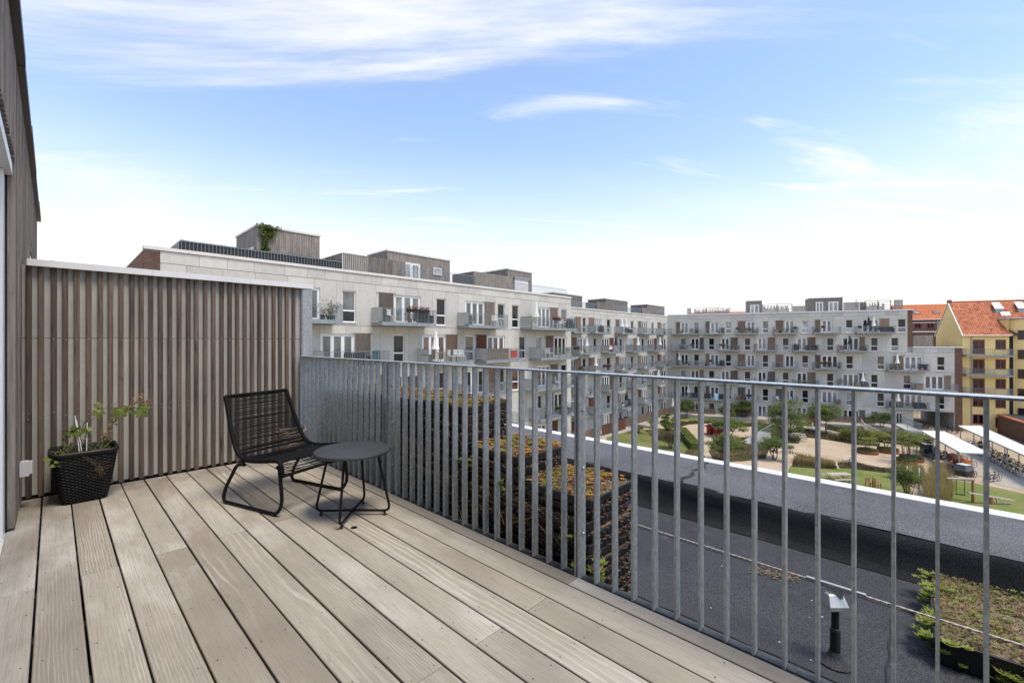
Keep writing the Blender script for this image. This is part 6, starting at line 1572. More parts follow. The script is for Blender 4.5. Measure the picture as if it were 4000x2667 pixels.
for x in (-0.75,0.75):
    m = MB(); m.tube([(x,0,0),(x*1.02,0.04,0.8),(x*0.98,0,1.75)], [0.10,0.09,0.085], 8); m.build('post', MT['redwood'], pf, smooth=True)
m = MB(); m.tube([(-0.85,0,1.72),(0.85,0,1.85)], 0.10, 8); m.build('crossbeam', MT['greywood'], pf, smooth=True)
m = MB()
for x in (-0.25,0.25): m.tube([(x,0,1.75),(x,0.05,0.55)], 0.025, 5)
m.box(-0.3,0.3,-0.06,0.16,0.50,0.54); m.build('swing', MT['dark'], pf)
ss = empty('balance_beam', G(3870,1968)+(GZ,), math.radians(-52)); tag(ss, 'tilted timber seesaw beam on the right lawn', 'seesaw')
m = MB(); m.obox((0,0,0.62),(3.3,0.26,0.10),Matrix.Rotation(0.16,3,'Y')); m.build('beam', MT['greywood'], ss); m = MB(); m.lathe([(0.16,0),(0.15,0.56)], 8); m.build('trunk_support', MT['redwood'], ss)
m = MB(); m.tube([(0.4,0.1,0.55),(0.9,0.5,0)],0.03,5); m.tube([(0.4,-0.1,0.55),(0.9,-0.5,0)],0.03,5); m.build('brace', MT['balsteel'], ss)

# ------------------------------------------------------------------ bicycles and their shelters
def wheel_mesh():
    m = MB(); r = 0.335
    m.tube([(r*math.cos(a*math.pi/14), 0, r*math.sin(a*math.pi/14)) for a in range(28)], 0.020, 5, closed=True, mi=0)
    m.tube([((r-0.028)*math.cos(a*math.pi/14), 0, (r-0.028)*math.sin(a*math.pi/14)) for a in range(28)], 0.008, 4, closed=True, mi=1)
    for k in range(14): a = k*math.pi/7; m.tube([(0,0.0,0),((r-0.03)*math.cos(a),0,(r-0.03)*math.sin(a))], 0.003, 3, mi=1)
    m.tube([(0,-0.04,0),(0,0.04,0)], 0.02, 6, mi=1)
    return m.mesh('wheel', [MT['bikeblk'], MT['rim']])
WH = wheel_mesh()
def bike_frame(mat):
    m = MB(); bb = (0.0,0,0.29); st = (-0.16,0,0.80); hd = (0.42,0,0.80); hb = (0.46,0,0.62); ra = (-0.50,0,0.335); fa = (0.60,0,0.335)
    for a, b, r in ((bb,(-0.14,0,0.74),0.017),((-0.13,0,0.70),hd,0.016),(bb,hb,0.019),(bb,ra,0.010),((-0.13,0,0.70),ra,0.009),(hd,hb,0.02),(hb,fa,0.013),(hd,(0.40,0,0.98),0.013)): m.tube([a,b], r, 6)
    m.lathe([(0.085,-0.004),(0.085,0.004)], 14); 
    for i in range(len(m.v)-28, len(m.v)): a = m.v[i]; m.v[i] = (a[0], a[2]+0.04, a[1]+0.29)
    m.tube([(0.0,0.05,0.29),(0.12,0.05,0.18)],0.01,4); m.tube([(0.0,-0.05,0.29),(-0.12,-0.05,0.40)],0.01,4)
    m.tube([(-0.82,0,0.42),(-0.70,0,0.62),(-0.5,0,0.70),(-0.3,0,0.62)], 0.02, 4)      # rear mudguard and carrier
    m.box(-0.72,-0.28,-0.06,0.06,0.72,0.735)
    return m.mesh('frame', MT[mat])
BF = {k: bike_frame(k) for k in ('bikeblk','bikered','bikegrn','rim')}
m = MB(); m.tube([(-0.30,0,0.935),(-0.20,0,0.945),(-0.06,0,0.935),(0.0,0,0.925)], [0.075,0.07,0.03,0.012], 8, flat=(0.45,1.0)); m.tube([(-0.15,0,0.75),(-0.17,0,0.93)],0.012,6); SAD = m.mesh('saddle', MT['bikeblk'])
m = MB(); m.tube(arc_path([(0.30,-0.27,1.0),(0.40,-0.24,1.03),(0.41,0,1.0),(0.40,0.24,1.03),(0.30,0.27,1.0)],0.05,3),0.012,6); HBM = m.mesh('handlebar', MT['bikeblk'])
m = MB(); m.box(0.44,0.72,-0.17,0.17,0.80,1.02); BSK = m.mesh('basket', MT['flashing'])
def bike(x, y, rz, mat, label, group, z=GZ, lean=0.08, basket=False):
    b = empty('bicycle', (x, y, z), rz); b.rotation_euler = (lean, 0, rz); tag(b, label, 'bicycle', group)
    obj('frame', BF[mat], b); obj('wheel', WH, b, (-0.50,0,0.355)); obj('wheel', WH, b, (0.60,0,0.355), (0,0.3,0)); obj('saddle', SAD, b); obj('handlebar', HBM, b)
    if basket: obj('basket', BSK, b)
    return b
Wd = ['first','second','third','fourth','fifth','sixth','seventh','eighth','ninth','tenth','eleventh','twelfth','thirteenth','fourteenth','fifteenth','sixteenth','seventeenth','eighteenth','nineteenth','twentieth','twenty-first','twenty-second']
cz = GZ+2.30
def shelter(name, quad, label, nposts, sides=True):
    s = empty(name, (quad[0][0], quad[0][1], GZ)); tag(s, label, 'shelter'); ox, oy = quad[0]
    q = [(a-ox, b-oy) for a, b in quad]
    m = MB(); m.prism(q, 2.30, 2.40); m.build('canopy', MT['canopy'], s)
    m = MB(); cxm, cym = sum(a for a,b in q)/4, sum(b for a,b in q)/4
    m.prism([(cxm+(a-cxm)*0.97, cym+(b-cym)*0.97) for a,b in q], 2.22, 2.299); m.build('edge_beam', MT['balfascia'], s)
    for a, b in ((0,3),(1,2)):
        for k in range(nposts):
            t = (k+0.02)/(nposts-0.96); x = q[a][0]*(1-t)+q[b][0]*t; y = q[a][1]*(1-t)+q[b][1]*t; x = cxm+(x-cxm)*0.95; y = cym+(y-cym)*0.95
            m = MB(); m.box(x-0.05,x+0.05,y-0.05,y+0.05,0,2.22); m.build('post', MT['zinc'], s)
    return s
def Gz(px, py, z): return at_ground(px, py, z)
ZC = GZ+2.40
S1 = [Gz(3598,1679,ZC), Gz(3690,1683,ZC), Gz(3866,1768,ZC), Gz(3750,1763,ZC)]
shelter('bicycle_shelter', S1, 'near white roofed bicycle shelter on grey posts', 4)
S2 = [Gz(3743,1660,ZC), Gz(3828,1661,ZC), Gz(4130,1797,ZC), Gz(4130,1832,ZC)]
shelter('bicycle_shelter', S2, 'far white roofed bicycle shelter along the brick wall at the right', 6)
RN.seed(9)
def lerp2(a, b, t): return (a[0]*(1-t)+b[0]*t, a[1]*(1-t)+b[1]*t)
d1 = math.atan2(S1[3][1]-S1[0][1], S1[3][0]-S1[0][0])
for k in range(16):
    t = 0.10+0.86*k/15; p = lerp2(lerp2(S1[0],S1[3],t), lerp2(S1[1],S1[2],t), 0.10 + 0.05*(k % 2)); 
    bike(p[0], p[1], d1+math.pi/2+RN.uniform(-.25,.25)+(math.pi if k % 3 == 0 else 0), RN.choice(['bikeblk','bikeblk','bikeblk','bikered','bikegrn','rim']), Wd[k]+' bicycle from the far end under the near white shelter', 'bicycles under the near shelter', lean=RN.uniform(-.15,.15), basket=k % 4 == 1)
d2 = math.atan2(S2[3][1]-S2[0][1], S2[3][0]-S2[0][0])
for k in range(22):
    t = 0.05+0.72*k/21; p = lerp2(lerp2(S2[0],S2[3],t), lerp2(S2[1],S2[2],t), 0.35+0.12*(k % 2))
    bike(p[0], p[1], d2+math.pi/2+RN.uniform(-.2,.2)+(math.pi if k % 2 else 0), RN.choice(['bikeblk','bikeblk','bikegrn','rim','bikeblk','bikered']), Wd[k]+' bicycle from the far end under the far white shelter', 'bicycles under the far shelter', lean=RN.uniform(-.12,.12), basket=k % 5 == 2)
rk = empty('bicycle_rack', (S2[0][0], S2[0][1], GZ)); tag(rk, 'long grey tube rack in front of the far shelter bicycles', 'rack')
m = MB(); n = 8
for k in range(n):
    a, b = lerp2(S2[0],S2[3],0.05+0.9*k/n), lerp2(S2[0],S2[3],0.05+0.9*(k+0.9)/n); m = MB(); m.tube(arc_path([(a[0]-S2[0][0],a[1]-S2[0][1],0),(a[0]-S2[0][0],a[1]-S2[0][1],0.95),(b[0]-S2[0][0],b[1]-S2[0][1],0.95),(b[0]-S2[0][0],b[1]-S2[0][1],0)],0.1,3),0.035,6); m.build('hoop', MT['zinc'], rk)
for i, (px, py, c) in enumerate(((3868,1882,'bikeblk'),(3885,1880,'bikeblk'))):
    x, y = G(px, py); bike(x, y, math.radians(-38+8*i), c, ('left','right')[i]+' hand of two black bicycles parked at the open end of the lane', 'bicycles at the lane end', lean=0.1)
for i in range(9):
    x, y = bl(FB.x(3600+i*13), -1.5-0.5*(i % 3)); bike(x, y, FB.a+RN.uniform(0.9,2.2), RN.choice(['bikeblk','bikeblk','rim']), Wd[i]+' bicycle from the left crowded before the dark passage', 'bicycles before the passage', lean=RN.uniform(-.1,.1))
def cargo(px, py, rz, box, cover, label):
    x, y = G(px, py); c = empty('cargo_bike', (x,y,GZ), rz); tag(c, label, 'cargo bike', 'cargo bikes by the near shelter')
    m = MB(); m.add([(0.25,-0.40,0.35),(1.15,-0.40,0.35),(1.15,0.40,0.35),(0.25,0.40,0.35),(0.15,-0.46,0.92),(1.30,-0.46,0.88),(1.30,0.46,0.88),(0.15,0.46,0.92)], [(3,2,1,0),(4,5,6,7),(0,1,5,4),(1,2,6,5),(2,3,7,6),(3,0,4,7)]); m.build('box', MT[box], c)
    if cover:
        m = MB(); m.add([(0.14,-0.47,0.921),(1.31,-0.47,0.885),(1.31,0.47,0.885),(0.14,0.47,0.921),(0.24,-0.38,1.42),(1.16,-0.38,1.36),(1.16,0.38,1.36),(0.24,0.38,1.42)], [(4,5,6,7),(0,1,5,4),(1,2,6,5),(2,3,7,6),(3,0,4,7)]); m.build('rain_cover', MT[cover], c)
        m = MB(); m.box(0.26,1.14,-0.36,0.36,1.40,1.425); m.build('cover_top', MT['socket'], c)
    for y_ in (-0.47,0.47): obj('wheel', WH, c, (0.85,y_*1.06,0.33), (0,0,0), (0.92,1,0.92))
    obj('wheel', WH, c, (-0.75,0,0.355)); obj('saddle', SAD, c, (-0.35,0,0.02)); obj('handlebar', HBM, c, (-0.25,0,0.05))
    m = MB(); m.tube([(0.25,0,0.45),(-0.25,0,0.32),(-0.75,0,0.335)],0.025,6); m.tube([(-0.25,0,0.32),(-0.52,0,0.9)],0.02,6); m.tube([(0.2,0,0.5),(0.15,0,1.05)],0.02,6); m.tube([(-0.48,0,0.75),(-0.75,0,0.335)],0.015,5); m.build('frame', MT['bikeblk'], c)
cargo(3785,1868,math.radians(150),'bikeblk','bikegrey','cargo bike with grey rain cover at the near end of the shelter')
cargo(3610,1775,math.radians(200),'bikeblk','bikeblk','cargo bike with black hood at the far end of the row on the sand')
cargo(3715,1836,math.radians(125),'timber',None,'cargo bike with pale wooden box beside the shelter post')
cargo(3780,1826,math.radians(140),'orange',None,'cargo bike with orange brown wooden box under the shelter edge')
cargo(3745,1805,math.radians(140),'redwood',None,'cargo bike with faded red brown box under the near shelter')
# brick boundary wall and low dark roof beyond the far shelter
a, b = G(3840,1672), G(4160,1805); wl = empty('boundary_wall', (a[0],a[1],GZ), math.atan2(b[1]-a[1],b[0]-a[0])); tag(wl, 'old brick boundary wall with tile coping behind the far shelter', 'wall')
L = math.hypot(b[0]-a[0],b[1]-a[1]); m = MB(); m.box(-1,L,0.6,0.95,0,2.55); m.build('core', MT['mortar'], wl)
brick_strip(wl, -1, L, 0, 2.5, 0.58, mat='brick2'); m = MB()
for k in range(int(L/0.3)): m.obox((-0.8+0.3*k,0.77,2.62),(0.28,0.5,0.05),Matrix.Rotation(0.12,3,'X'))
tag(m.build('coping_tiles', MT['tile'], wl), kind='stuff')
lo = empty('low_shed', (a[0],a[1],GZ), math.atan2(b[1]-a[1],b[0]-a[0])); tag(lo, 'low shed with flat dark roof behind the boundary wall', 'shed'); m = MB(); m.box(1,L,1.2,6,0,2.5); m.build('wall', MT['concwall'], lo); m = MB(); m.box(0.8,L+0.2,1.05,6.2,2.501,2.68); m.build('roof', MT['felt'], lo)

# ------------------------------------------------------------------ things standing on the balconies
BL = {(k, l, n): (fr, x0, x1, z, d) for k, l, n, fr, x0, x1, z, d in BALC}
KN = {'left_block': 'left block', 'middle_block': 'middle block', 'rear_block': 'rear block'}
FN = {5: 'top floor', 4: 'fourth floor', 3: 'third floor', 2: 'second floor', 1: 'first floor'}
NN = ['first', 'second', 'third', 'fourth', 'fifth', 'sixth']
SEEN = {}
def place(key, t, back, nm, desc, cat, grp, turn=0.0):
    fr, x0, x1, z, d = BL[key]; x = x0+(x1-x0)*t; X, Y = fr.w(x, -d+back)
    e = empty(nm, (X, Y, z+0.002), fr.a+turn)
    lab = f"{desc} on {NN[key[2]]} {FN[key[1]]} balcony, {KN[key[0]]}"
    SEEN[lab] = SEEN.get(lab, 0)+1
    if SEEN[lab] > 1: lab = f"{desc} {('farther right','farthest right')[SEEN[lab]-2]} on {NN[key[2]]} {FN[key[1]]} balcony, {KN[key[0]]}"
    tag(e, lab, cat, grp); return e
m = MB(); m.lathe([(0.03,0),(0.03,2.28)], 8); POLE = m.mesh('pole', MT['frame'])
m = MB(); m.lathe([(0.22,0),(0.22,0.06),(0.05,0.07)], 14); PBASE = m.mesh('base', MT['flashing'])
def par_canopy(mat):
    m = MB(); n = 16; prof = [(0.05,2.32),(0.08,2.15),(0.10,1.9),(0.13,1.55),(0.19,1.15),(0.24,0.98)]; vs = []
    for r, z in prof:
        for j in range(n): k = r*(1+0.28*(j % 2)); a = 6.283*j/n; vs.append((k*math.cos(a), k*math.sin(a), z))
    m.add(vs, [(i*n+j, i*n+(j+1)%n, (i+1)*n+(j+1)%n, (i+1)*n+j) for i in range(len(prof)-1) for j in range(n)]+[tuple(range(n))]); return m.mesh('canopy', MT[mat])
CAN = {k: par_canopy(k) for k in ('white','navy','rubber')}
def parasol(key, t, mat='white', back=0.45, loc=None, label=None):
    nm = {'white':'closed white parasol','navy':'closed navy parasol','rubber':'closed black parasol'}[mat]
    if loc: e = empty('parasol', loc); tag(e, label, 'parasol', 'closed parasols')
    else: e = place(key, t, back, 'parasol', nm, 'parasol', 'closed parasols')
    obj('pole', POLE, e); obj('canopy', CAN[mat], e); obj('base', PBASE, e)
def chair_me(mat):
    s = MB(); s.box(-0.22,0.22,-0.22,0.22,0.41,0.44); b = MB()
    for k in range(4): b.box(-0.21,0.21,0.20+0.01*k,0.215+0.01*k,0.52+0.10*k,0.58+0.10*k)
    l = MB(); l.box(-0.015,0.015,-0.015,0.015,0,0.41); p = MB(); p.box(-0.015,0.015,-0.015,0.015,0,0.93)
    return s.mesh('seat', MT[mat]), b.mesh('backrest', MT[mat]), l.mesh('leg', MT[mat]), p.mesh('leg', MT[mat])
CH = {k: chair_me(k) for k in ('white','bikegrey','timber','rubber')}
def chair(key, t, mat='bikegrey', back=0.6, turn=None):
    e = place(key, t, back, 'balcony_chair', {'white':'white','bikegrey':'grey','timber':'pale wooden','rubber':'black'}[mat]+' balcony chair', 'chair', 'balcony chairs', RN.uniform(-1.2,1.2) if turn is None else turn)
    s, b, l, p = CH[mat]; obj('seat', s, e); obj('backrest', b, e)
    for x in (-0.2,0.2): obj('leg', l, e, (x,-0.2,0)); obj('leg', p, e, (x,0.215,0))
def table(key, t, mat='bikegrey', back=0.6):
    e = place(key, t, back, 'balcony_table', {'white':'white','bikegrey':'grey','timber':'pale wooden','rubber':'black'}[mat]+' balcony table', 'table', 'balcony tables')
    m = MB(); m.box(-0.35,0.35,-0.3,0.3,0.70,0.73); m.build('table_top', MT[mat], e)
    for x in (-0.3,0.3):
        for y in (-0.25,0.25): m = MB(); m.box(x-0.02,x+0.02,y-0.02,y+0.02,0,0.70); m.build('leg', MT[mat], e)
POT = {}
for k in ('terracotta','rubber','teal','socket'):
    m = MB(); m.lathe([(0.12,0),(0.17,0.26),(0.18,0.30),(0.15,0.30),(0.14,0.25)], 14); POT[k] = m.mesh('pot', MT[k])
FOL = []
for i, mk in enumerate(('leafb','herb','leafa','flowers','leafc')):
    m = MB(); C = NP.normal(size=(170,3))*np.array([[0.15,0.15,0.16]])+np.array([[0,0,0.50]]); C[:,2] = np.maximum(C[:,2],0.27); leaf_quads(m, C, 0.09, 0.4, 0.5); FOL.append(m.mesh('foliage', MT[mk]))
FD = ['bushy green','pale olive','dark green','red flowered','lime green']; PD = {'terracotta':'terracotta','rubber':'black','teal':'teal','socket':'pale'}
def plant(key, t, f=0, pot='terracotta', back=0.3, s=1.0):
    e = place(key, t, back, 'potted_plant', f'{FD[f]} plant in {PD[pot]} pot', 'plant', 'potted plants on balconies', RN.random()*6)
    obj('pot', POT[pot], e); obj('foliage', FOL[f], e, (0,0,-0.0), (0,0,0), (s,s,s) if s == 1 else (s,s,s*1.0))
def flowerbox(key, t, mat='flowers', w=0.85):
    fr, x0, x1, z, d = BL[key]; e = place(key, t, -0.12, 'flower_box', {'flowers':'red and pink flower box hung','flowerso':'orange flower box hung','leafc':'lime green leafy box hung'}[mat], 'flower box', 'flower boxes on balcony rails')
    m = MB(); m.add([(-w/2+.03,-0.07,0.72),(w/2-.03,-0.07,0.72),(w/2-.03,0.07,0.72),(-w/2+.03,0.07,0.72),(-w/2,-0.1,0.92),(w/2,-0.1,0.92),(w/2,0.1,0.92),(-w/2,0.1,0.92)], [(3,2,1,0),(4,5,6,7),(0,1,5,4),(1,2,6,5),(2,3,7,6),(3,0,4,7)]); m.build('box', MT['rubber'], e)
    m = MB(); n = 210; C = np.stack([NP.uniform(-w/2,w/2,n), NP.normal(size=n)*0.09, 0.95+np.abs(NP.normal(size=n))*0.09],1); leaf_quads(m, C, 0.085, 0.4, 0.7); m.build('flowers', MT[mat], e)
def grill(key, t, back=0.5, covered=False):
    e = place(key, t, back, 'barbecue', 'covered black barbecue' if covered else 'black kettle barbecue', 'barbecue', 'barbecues on balconies')
    if covered: m = MB(); m.lathe([(0.42,0.02),(0.40,0.5),(0.36,0.85),(0.24,1.02),(0.05,1.06)], 10); m.build('cover', MT['rubber'], e); m = MB(); m.lathe([(0.30,0),(0.30,0.03)], 10); m.build('foot', MT['bikeblk'], e)
    else:
        m = MB(); m.lathe([(0.05,0.62),(0.22,0.68),(0.28,0.82),(0.285,0.86),(0.22,1.0),(0.08,1.07),(0.02,1.08)], 16); m.build('kettle', MT['bikeblk'], e, smooth=True)
        for k in range(3): a = 2.094*k; m = MB(); m.tube([(0.16*math.cos(a),0.16*math.sin(a),0.66),(0.28*math.cos(a),0.28*math.sin(a),0)],0.015,5); m.build('leg', MT['rim'], e)
def sofa(key, t, mat='bikegrey', w=1.3, back=0.55):
    e = place(key, t, back, 'balcony_sofa', {'bikegrey':'grey covered','rubber':'black','timber':'pale wooden','navy':'navy'}[mat]+' balcony sofa', 'sofa', 'balcony sofas')
    m = MB(); m.box(-w/2,w/2,-0.3,0.3,0.06,0.42); m.build('seat', MT[mat], e); m = MB(); m.box(-w/2,w/2,0.2,0.34,0.421,0.82); m.build('backrest', MT[mat], e)
    for x in (-w/2,w/2-0.12): m = MB(); m.box(x,x+0.12,-0.3,0.199,0.421,0.6); m.build('armrest', MT[mat], e)
    for x in (-w/2+.1,w/2-.1): m = MB(); m.box(x-.03,x+.03,-0.25,0.25,0,0.06); m.build('leg', MT['bikeblk'], e)
def chest(key, t, mat='timber', w=0.7, back=0.4, h=0.6):
    e = place(key, t, back, 'storage_chest', {'timber':'pale slatted wooden','navy':'navy','bikegrey':'grey','redwood':'brown wooden'}[mat]+' storage chest', 'chest', 'storage chests on balconies')
    m = MB()
    for k in range(5): m.box(-w/2,w/2,-0.25,0.25,0.04+k*(h-0.1)/5,0.04+(k+0.88)*(h-0.1)/5)
    m.build('body', MT[mat], e); m = MB(); m.box(-w/2-.02,w/2+.02,-0.28,0.28,h-0.06,h); m.build('lid', MT[mat], e)
def railcloth(key, t0, t1, mat, nm, desc, zt=0.95, zb=0.03, out=-0.045):
    fr, x0, x1, z, d = BL[key]; e = place(key, (t0+t1)/2, out, nm, desc, 'screen', 'cloths and mats on balcony rails'); w = (x1-x0)*(t1-t0)
    m = MB(); n = 24; vs = []
    for i in range(n+1):
        for zz in (zb, zt): vs.append((-w/2+w*i/n, 0.012*math.sin(i*1.9), zz))
    b = len(vs); vs += [(x, y+0.012, zz) for x, y, zz in vs]
    m.add(vs, [(2*i,2*i+2,2*i+3,2*i+1) for i in range(n)]+[(b+2*i,b+2*i+1,b+2*i+3,b+2*i+2) for i in range(n)]+[(2*i+1,2*i+3,b+2*i+3,b+2*i+1) for i in range(n)]); m.build('mat', MT[mat], e)
    m = MB(); m.box(-w/2,w/2,-0.004,0.02,zt,zt+0.015); m.build('tie', MT[mat], e)
LB, MBk, RB = 'left_block', 'middle_block', 'rear_block'
RN.seed(101)
plant((LB,5,0),0.42,3,'rubber'); plant((LB,5,0),0.66,2,'rubber'); plant((LB,5,0),0.86,1,'teal',s=1.5); plant((LB,5,0),0.78,0,'rubber')
chair((LB,5,1),0.14,'rubber'); chair((LB,5,1),0.24,'white',turn=0.4); flowerbox((LB,5,1),0.52); flowerbox((LB,5,1),0.74); sofa((LB,5,1),0.87,'rubber',1.1); plant((LB,5,1),0.53,3,'terracotta')
chest((LB,5,2),0.06,'bikegrey',0.4,h=0.8); plant((LB,5,2),0.14,1,'socket'); chair((LB,5,2),0.80,'white',turn=0.5); chair((LB,5,2),0.88,'white',turn=0.2)
parasol((LB,5,3),0.16); plant((LB,5,3),0.05,4,'socket',s=1.5); flowerbox((LB,5,3),0.50,'flowerso',1.1); chair((LB,5,3),0.60,'white',turn=0.6); chair((LB,5,3),0.76,'white',turn=-0.5); table((LB,5,3),0.68,'bikegrey'); grill((LB,5,3),0.92,covered=True); plant((LB,5,3),0.88,2,'rubber')
sofa((LB,4,0),0.56,'rubber',1.5); railcloth((LB,4,0),0.72,0.86,'tealmat','patterned_mat','teal patterned mat tied',out=0.03)
parasol((LB,4,1),0.22); chair((LB,4,1),0.60,'white'); chair((LB,4,1),0.74,'white',turn=0.2); chair((LB,4,1),0.85,'white',turn=-0.2); table((LB,4,1),0.33,'timber'); chest((LB,4,1),0.06,'bikegrey',0.5)
railcloth((LB,4,2),0.03,0.62,'bamboo','reed_screen','brown reed screen tied',out=0.03); railcloth((LB,4,2),0.68,0.88,'signred','red_towel','red towel hung',0.75,0.15,0.06)
chair((LB,4,3),0.30,'white'); chair((LB,4,3),0.38,'white'); plant((LB,4,3),0.56,0,'socket',s=1.2); flowerbox((LB,4,3),0.93); chair((LB,4,3),0.85,'bikegrey')
plant((LB,3,2),0.5,2,'socket'); chair((LB,3,2),0.65,'white'); plant((LB,3,1),0.8,0,'rubber'); flowerbox((LB,2,2),0.45,'leafc'); plant((LB,2,2),0.2,0,'rubber',s=1.4); plant((LB,2,2),0.3,4,'terracotta'); sofa((LB,2,2),0.75,'bikegrey')
chair((MBk,5,0),0.5,'bikegrey'); grill((MBk,5,1),0.55,covered=True); parasol((MBk,5,2),0.18); parasol((MBk,5,2),0.50); sofa((MBk,5,2),0.7,'rubber',1.0); chair((MBk,5,3),0.3,'bikegrey'); plant((MBk,5,4),0.4,0,'rubber')
parasol((MBk,4,0),0.52); plant((MBk,4,0),0.35,1,'terracotta'); parasol((MBk,4,1),0.66,'navy'); chair((MBk,4,1),0.5,'bikegrey'); grill((MBk,4,2),0.08); parasol((MBk,4,2),0.55); parasol((MBk,4,3),0.68)
sg = place((MBk,4,1),0.10,-0.07,'sale_sign','small red and white sign hung','sign',None); m = MB(); m.box(-0.42,0.42,-0.012,0,0.42,0.72); m.build('lower_board', MT['frame'], sg); m = MB(); m.box(-0.42,0.42,-0.014,0,0.721,0.98); m.build('upper_board', MT['signred'], sg)
m = MB(); 
for k in range(6): m.box(-0.32+0.11*k,-0.25+0.11*k,-0.018,-0.0141,0.79,0.91)
m.build('lettering', MT['frame'], sg)
flowerbox((MBk,3,0),0.35); plant((MBk,3,0),0.6,4,'rubber'); parasol((MBk,3,1),0.20); flowerbox((MBk,3,1),0.55); flowerbox((MBk,3,1),0.8,'flowerso'); plant((MBk,3,2),0.7,4,'rubber',s=1.3); plant((MBk,3,4),0.8,3,'rubber')
parasol((MBk,2,3),0.55); plant((MBk,2,0),0.7,3,'terracotta'); plant((MBk,1,2),0.4,2,'rubber'); parasol((MBk,1,2),0.55,'rubber'); grill((MBk,1,2),0.8,covered=True); chair((MBk,1,1),0.5,'bikegrey')
# rear block
table((RB,5,0),0.78,'timber'); chair((RB,5,0),0.70,'bikegrey'); chair((RB,5,0),0.88,'bikegrey'); plant((RB,5,0),0.35,2,'terracotta')
chest((RB,5,1),0.92,'bikegrey',0.5,h=0.9); plant((RB,5,1),0.75,4,'terracotta'); grill((RB,5,2),0.08); plant((RB,5,2),0.36,3,'terracotta'); table((RB,5,2),0.58,'rubber'); chair((RB,5,2),0.48,'rubber'); chair((RB,5,2),0.68,'rubber'); plant((RB,5,2),0.80,0,'terracotta'); plant((RB,5,2),0.92,4,'terracotta')
chest((RB,5,3),0.1,'timber',0.7); plant((RB,5,3),0.28,4,'rubber'); plant((RB,5,3),0.40,0,'socket'); plant((RB,5,3),0.55,2,'terracotta'); plant((RB,5,3),0.75,0,'rubber'); grill((RB,5,3),0.92); plant((RB,5,3),0.85,4,'terracotta')
chest((RB,5,4),0.08,'bikegrey',0.4); plant((RB,5,4),0.18,3,'terracotta'); flowerbox((RB,5,4),0.32,'leafc',0.5)
grill((RB,5,5),0.10); parasol((RB,5,5),0.33,'rubber'); parasol((RB,5,5),0.46); chair((RB,5,5),0.28,'rubber'); chair((RB,5,5),0.42,'rubber'); plant((RB,5,5),0.58,0,'socket',s=1.3); sofa((RB,5,5),0.80,'rubber',1.8)
plant((RB,4,0),0.3,2,'rubber',s=1.2); table((RB,4,0),0.42,'bikegrey'); grill((RB,4,0),0.62); grill((RB,4,1),0.12); chair((RB,4,1),0.35,'timber'); plant((RB,4,1),0.62,0,'terracotta'); plant((RB,4,1),0.75,4,'terracotta'); chest((RB,4,1),0.92,'redwood',0.4)
chest((RB,4,2),0.05,'timber',0.4,h=1.1); grill((RB,4,3),0.12,covered=True); sofa((RB,4,3),0.75,'rubber',1.4); parasol((RB,4,4),0.40,'rubber'); chest((RB,4,4),0.1,'redwood',0.35,h=0.8); plant((RB,4,4),0.84,2,'terracotta'); plant((RB,4,4),0.93,0,'rubber'); chair((RB,4,4),0.25,'bikegrey')
parasol((RB,3,0),0.28); plant((RB,3,0),0.45,2,'terracotta'); plant((RB,3,0),0.62,0,'redwood' if False else 'rubber'); plant((RB,3,0),0.85,4,'terracotta'); plant((RB,3,1),0.12,3,'rubber'); flowerbox((RB,3,1),0.34,'flowers',0.5); plant((RB,3,1),0.7,0,'rubber'); grill((RB,3,1),0.9,covered=True)
chair((RB,3,2),0.15,'timber',turn=-0.6); table((RB,3,3),0.25,'bikegrey'); chair((RB,3,3),0.9,'white'); flowerbox((RB,3,4),0.30,'flowerso'); flowerbox((RB,3,4),0.52,'leafc'); plant((RB,3,4),0.12,1,'rubber',s=1.3); plant((RB,3,4),0.93,2,'rubber',s=1.4); table((RB,3,4),0.6,'rubber')
parasol((RB,3,5),0.24); chair((RB,3,5),0.32,'rubber'); plant((RB,3,5),0.58,1,'socket'); chest((RB,3,5),0.86,'navy',0.9,h=0.9); plant((RB,3,5),0.07,0,'rubber'); chair((RB,3,5),0.14,'rubber')
pk = place((RB,3,5),0.82,0.12,'pumpkin','orange pumpkin','pumpkin',None); m = MB(); n = 20; vs = []
for i in range(9):
    ph_ = -math.pi/2+math.pi*i/8
    for j in range(n): a = 6.283*j/n; r = 0.19*math.cos(ph_)*(1+0.07*math.cos(5*a)); vs.append((r*math.cos(a), r*math.sin(a), 0.155+0.15*math.sin(ph_)))
m.add(vs, [(i*n+j,i*n+(j+1)%n,(i+1)*n+(j+1)%n,(i+1)*n+j) for i in range(8) for j in range(n)]); m.build('fruit', MT['orange'], pk, smooth='all'); m = MB(); m.tube([(0,0,0.29),(0.02,0,0.36)],0.02,5); m.build('stalk', MT['timber'], pk)
chair((RB,2,0),0.36,'white'); chair((RB,2,0),0.60,'white'); table((RB,2,0),0.48,'timber'); chest((RB,2,1),0.5,'timber',0.6); chair((RB,2,1),0.78,'redwood' if False else 'bikegrey'); chair((RB,2,2),0.42,'white'); table((RB,2,2),0.66,'bikegrey'); chair((RB,2,2),0.8,'bikegrey')
chair((RB,2,3),0.35,'timber'); table((RB,2,3),0.48,'timber'); chair((RB,2,3),0.62,'timber'); plant((RB,2,3),0.1,2,'rubber'); plant((RB,2,3),0.86,2,'socket',s=1.2); parasol((RB,2,4),0.86); chest((RB,2,4),0.68,'timber',0.7); sofa((RB,2,4),0.92,'bikegrey',0.8,0.3); plant((RB,2,4),0.08,1,'socket',s=1.8); chest((RB,2,5),0.14,'timber',0.8,h=0.9)
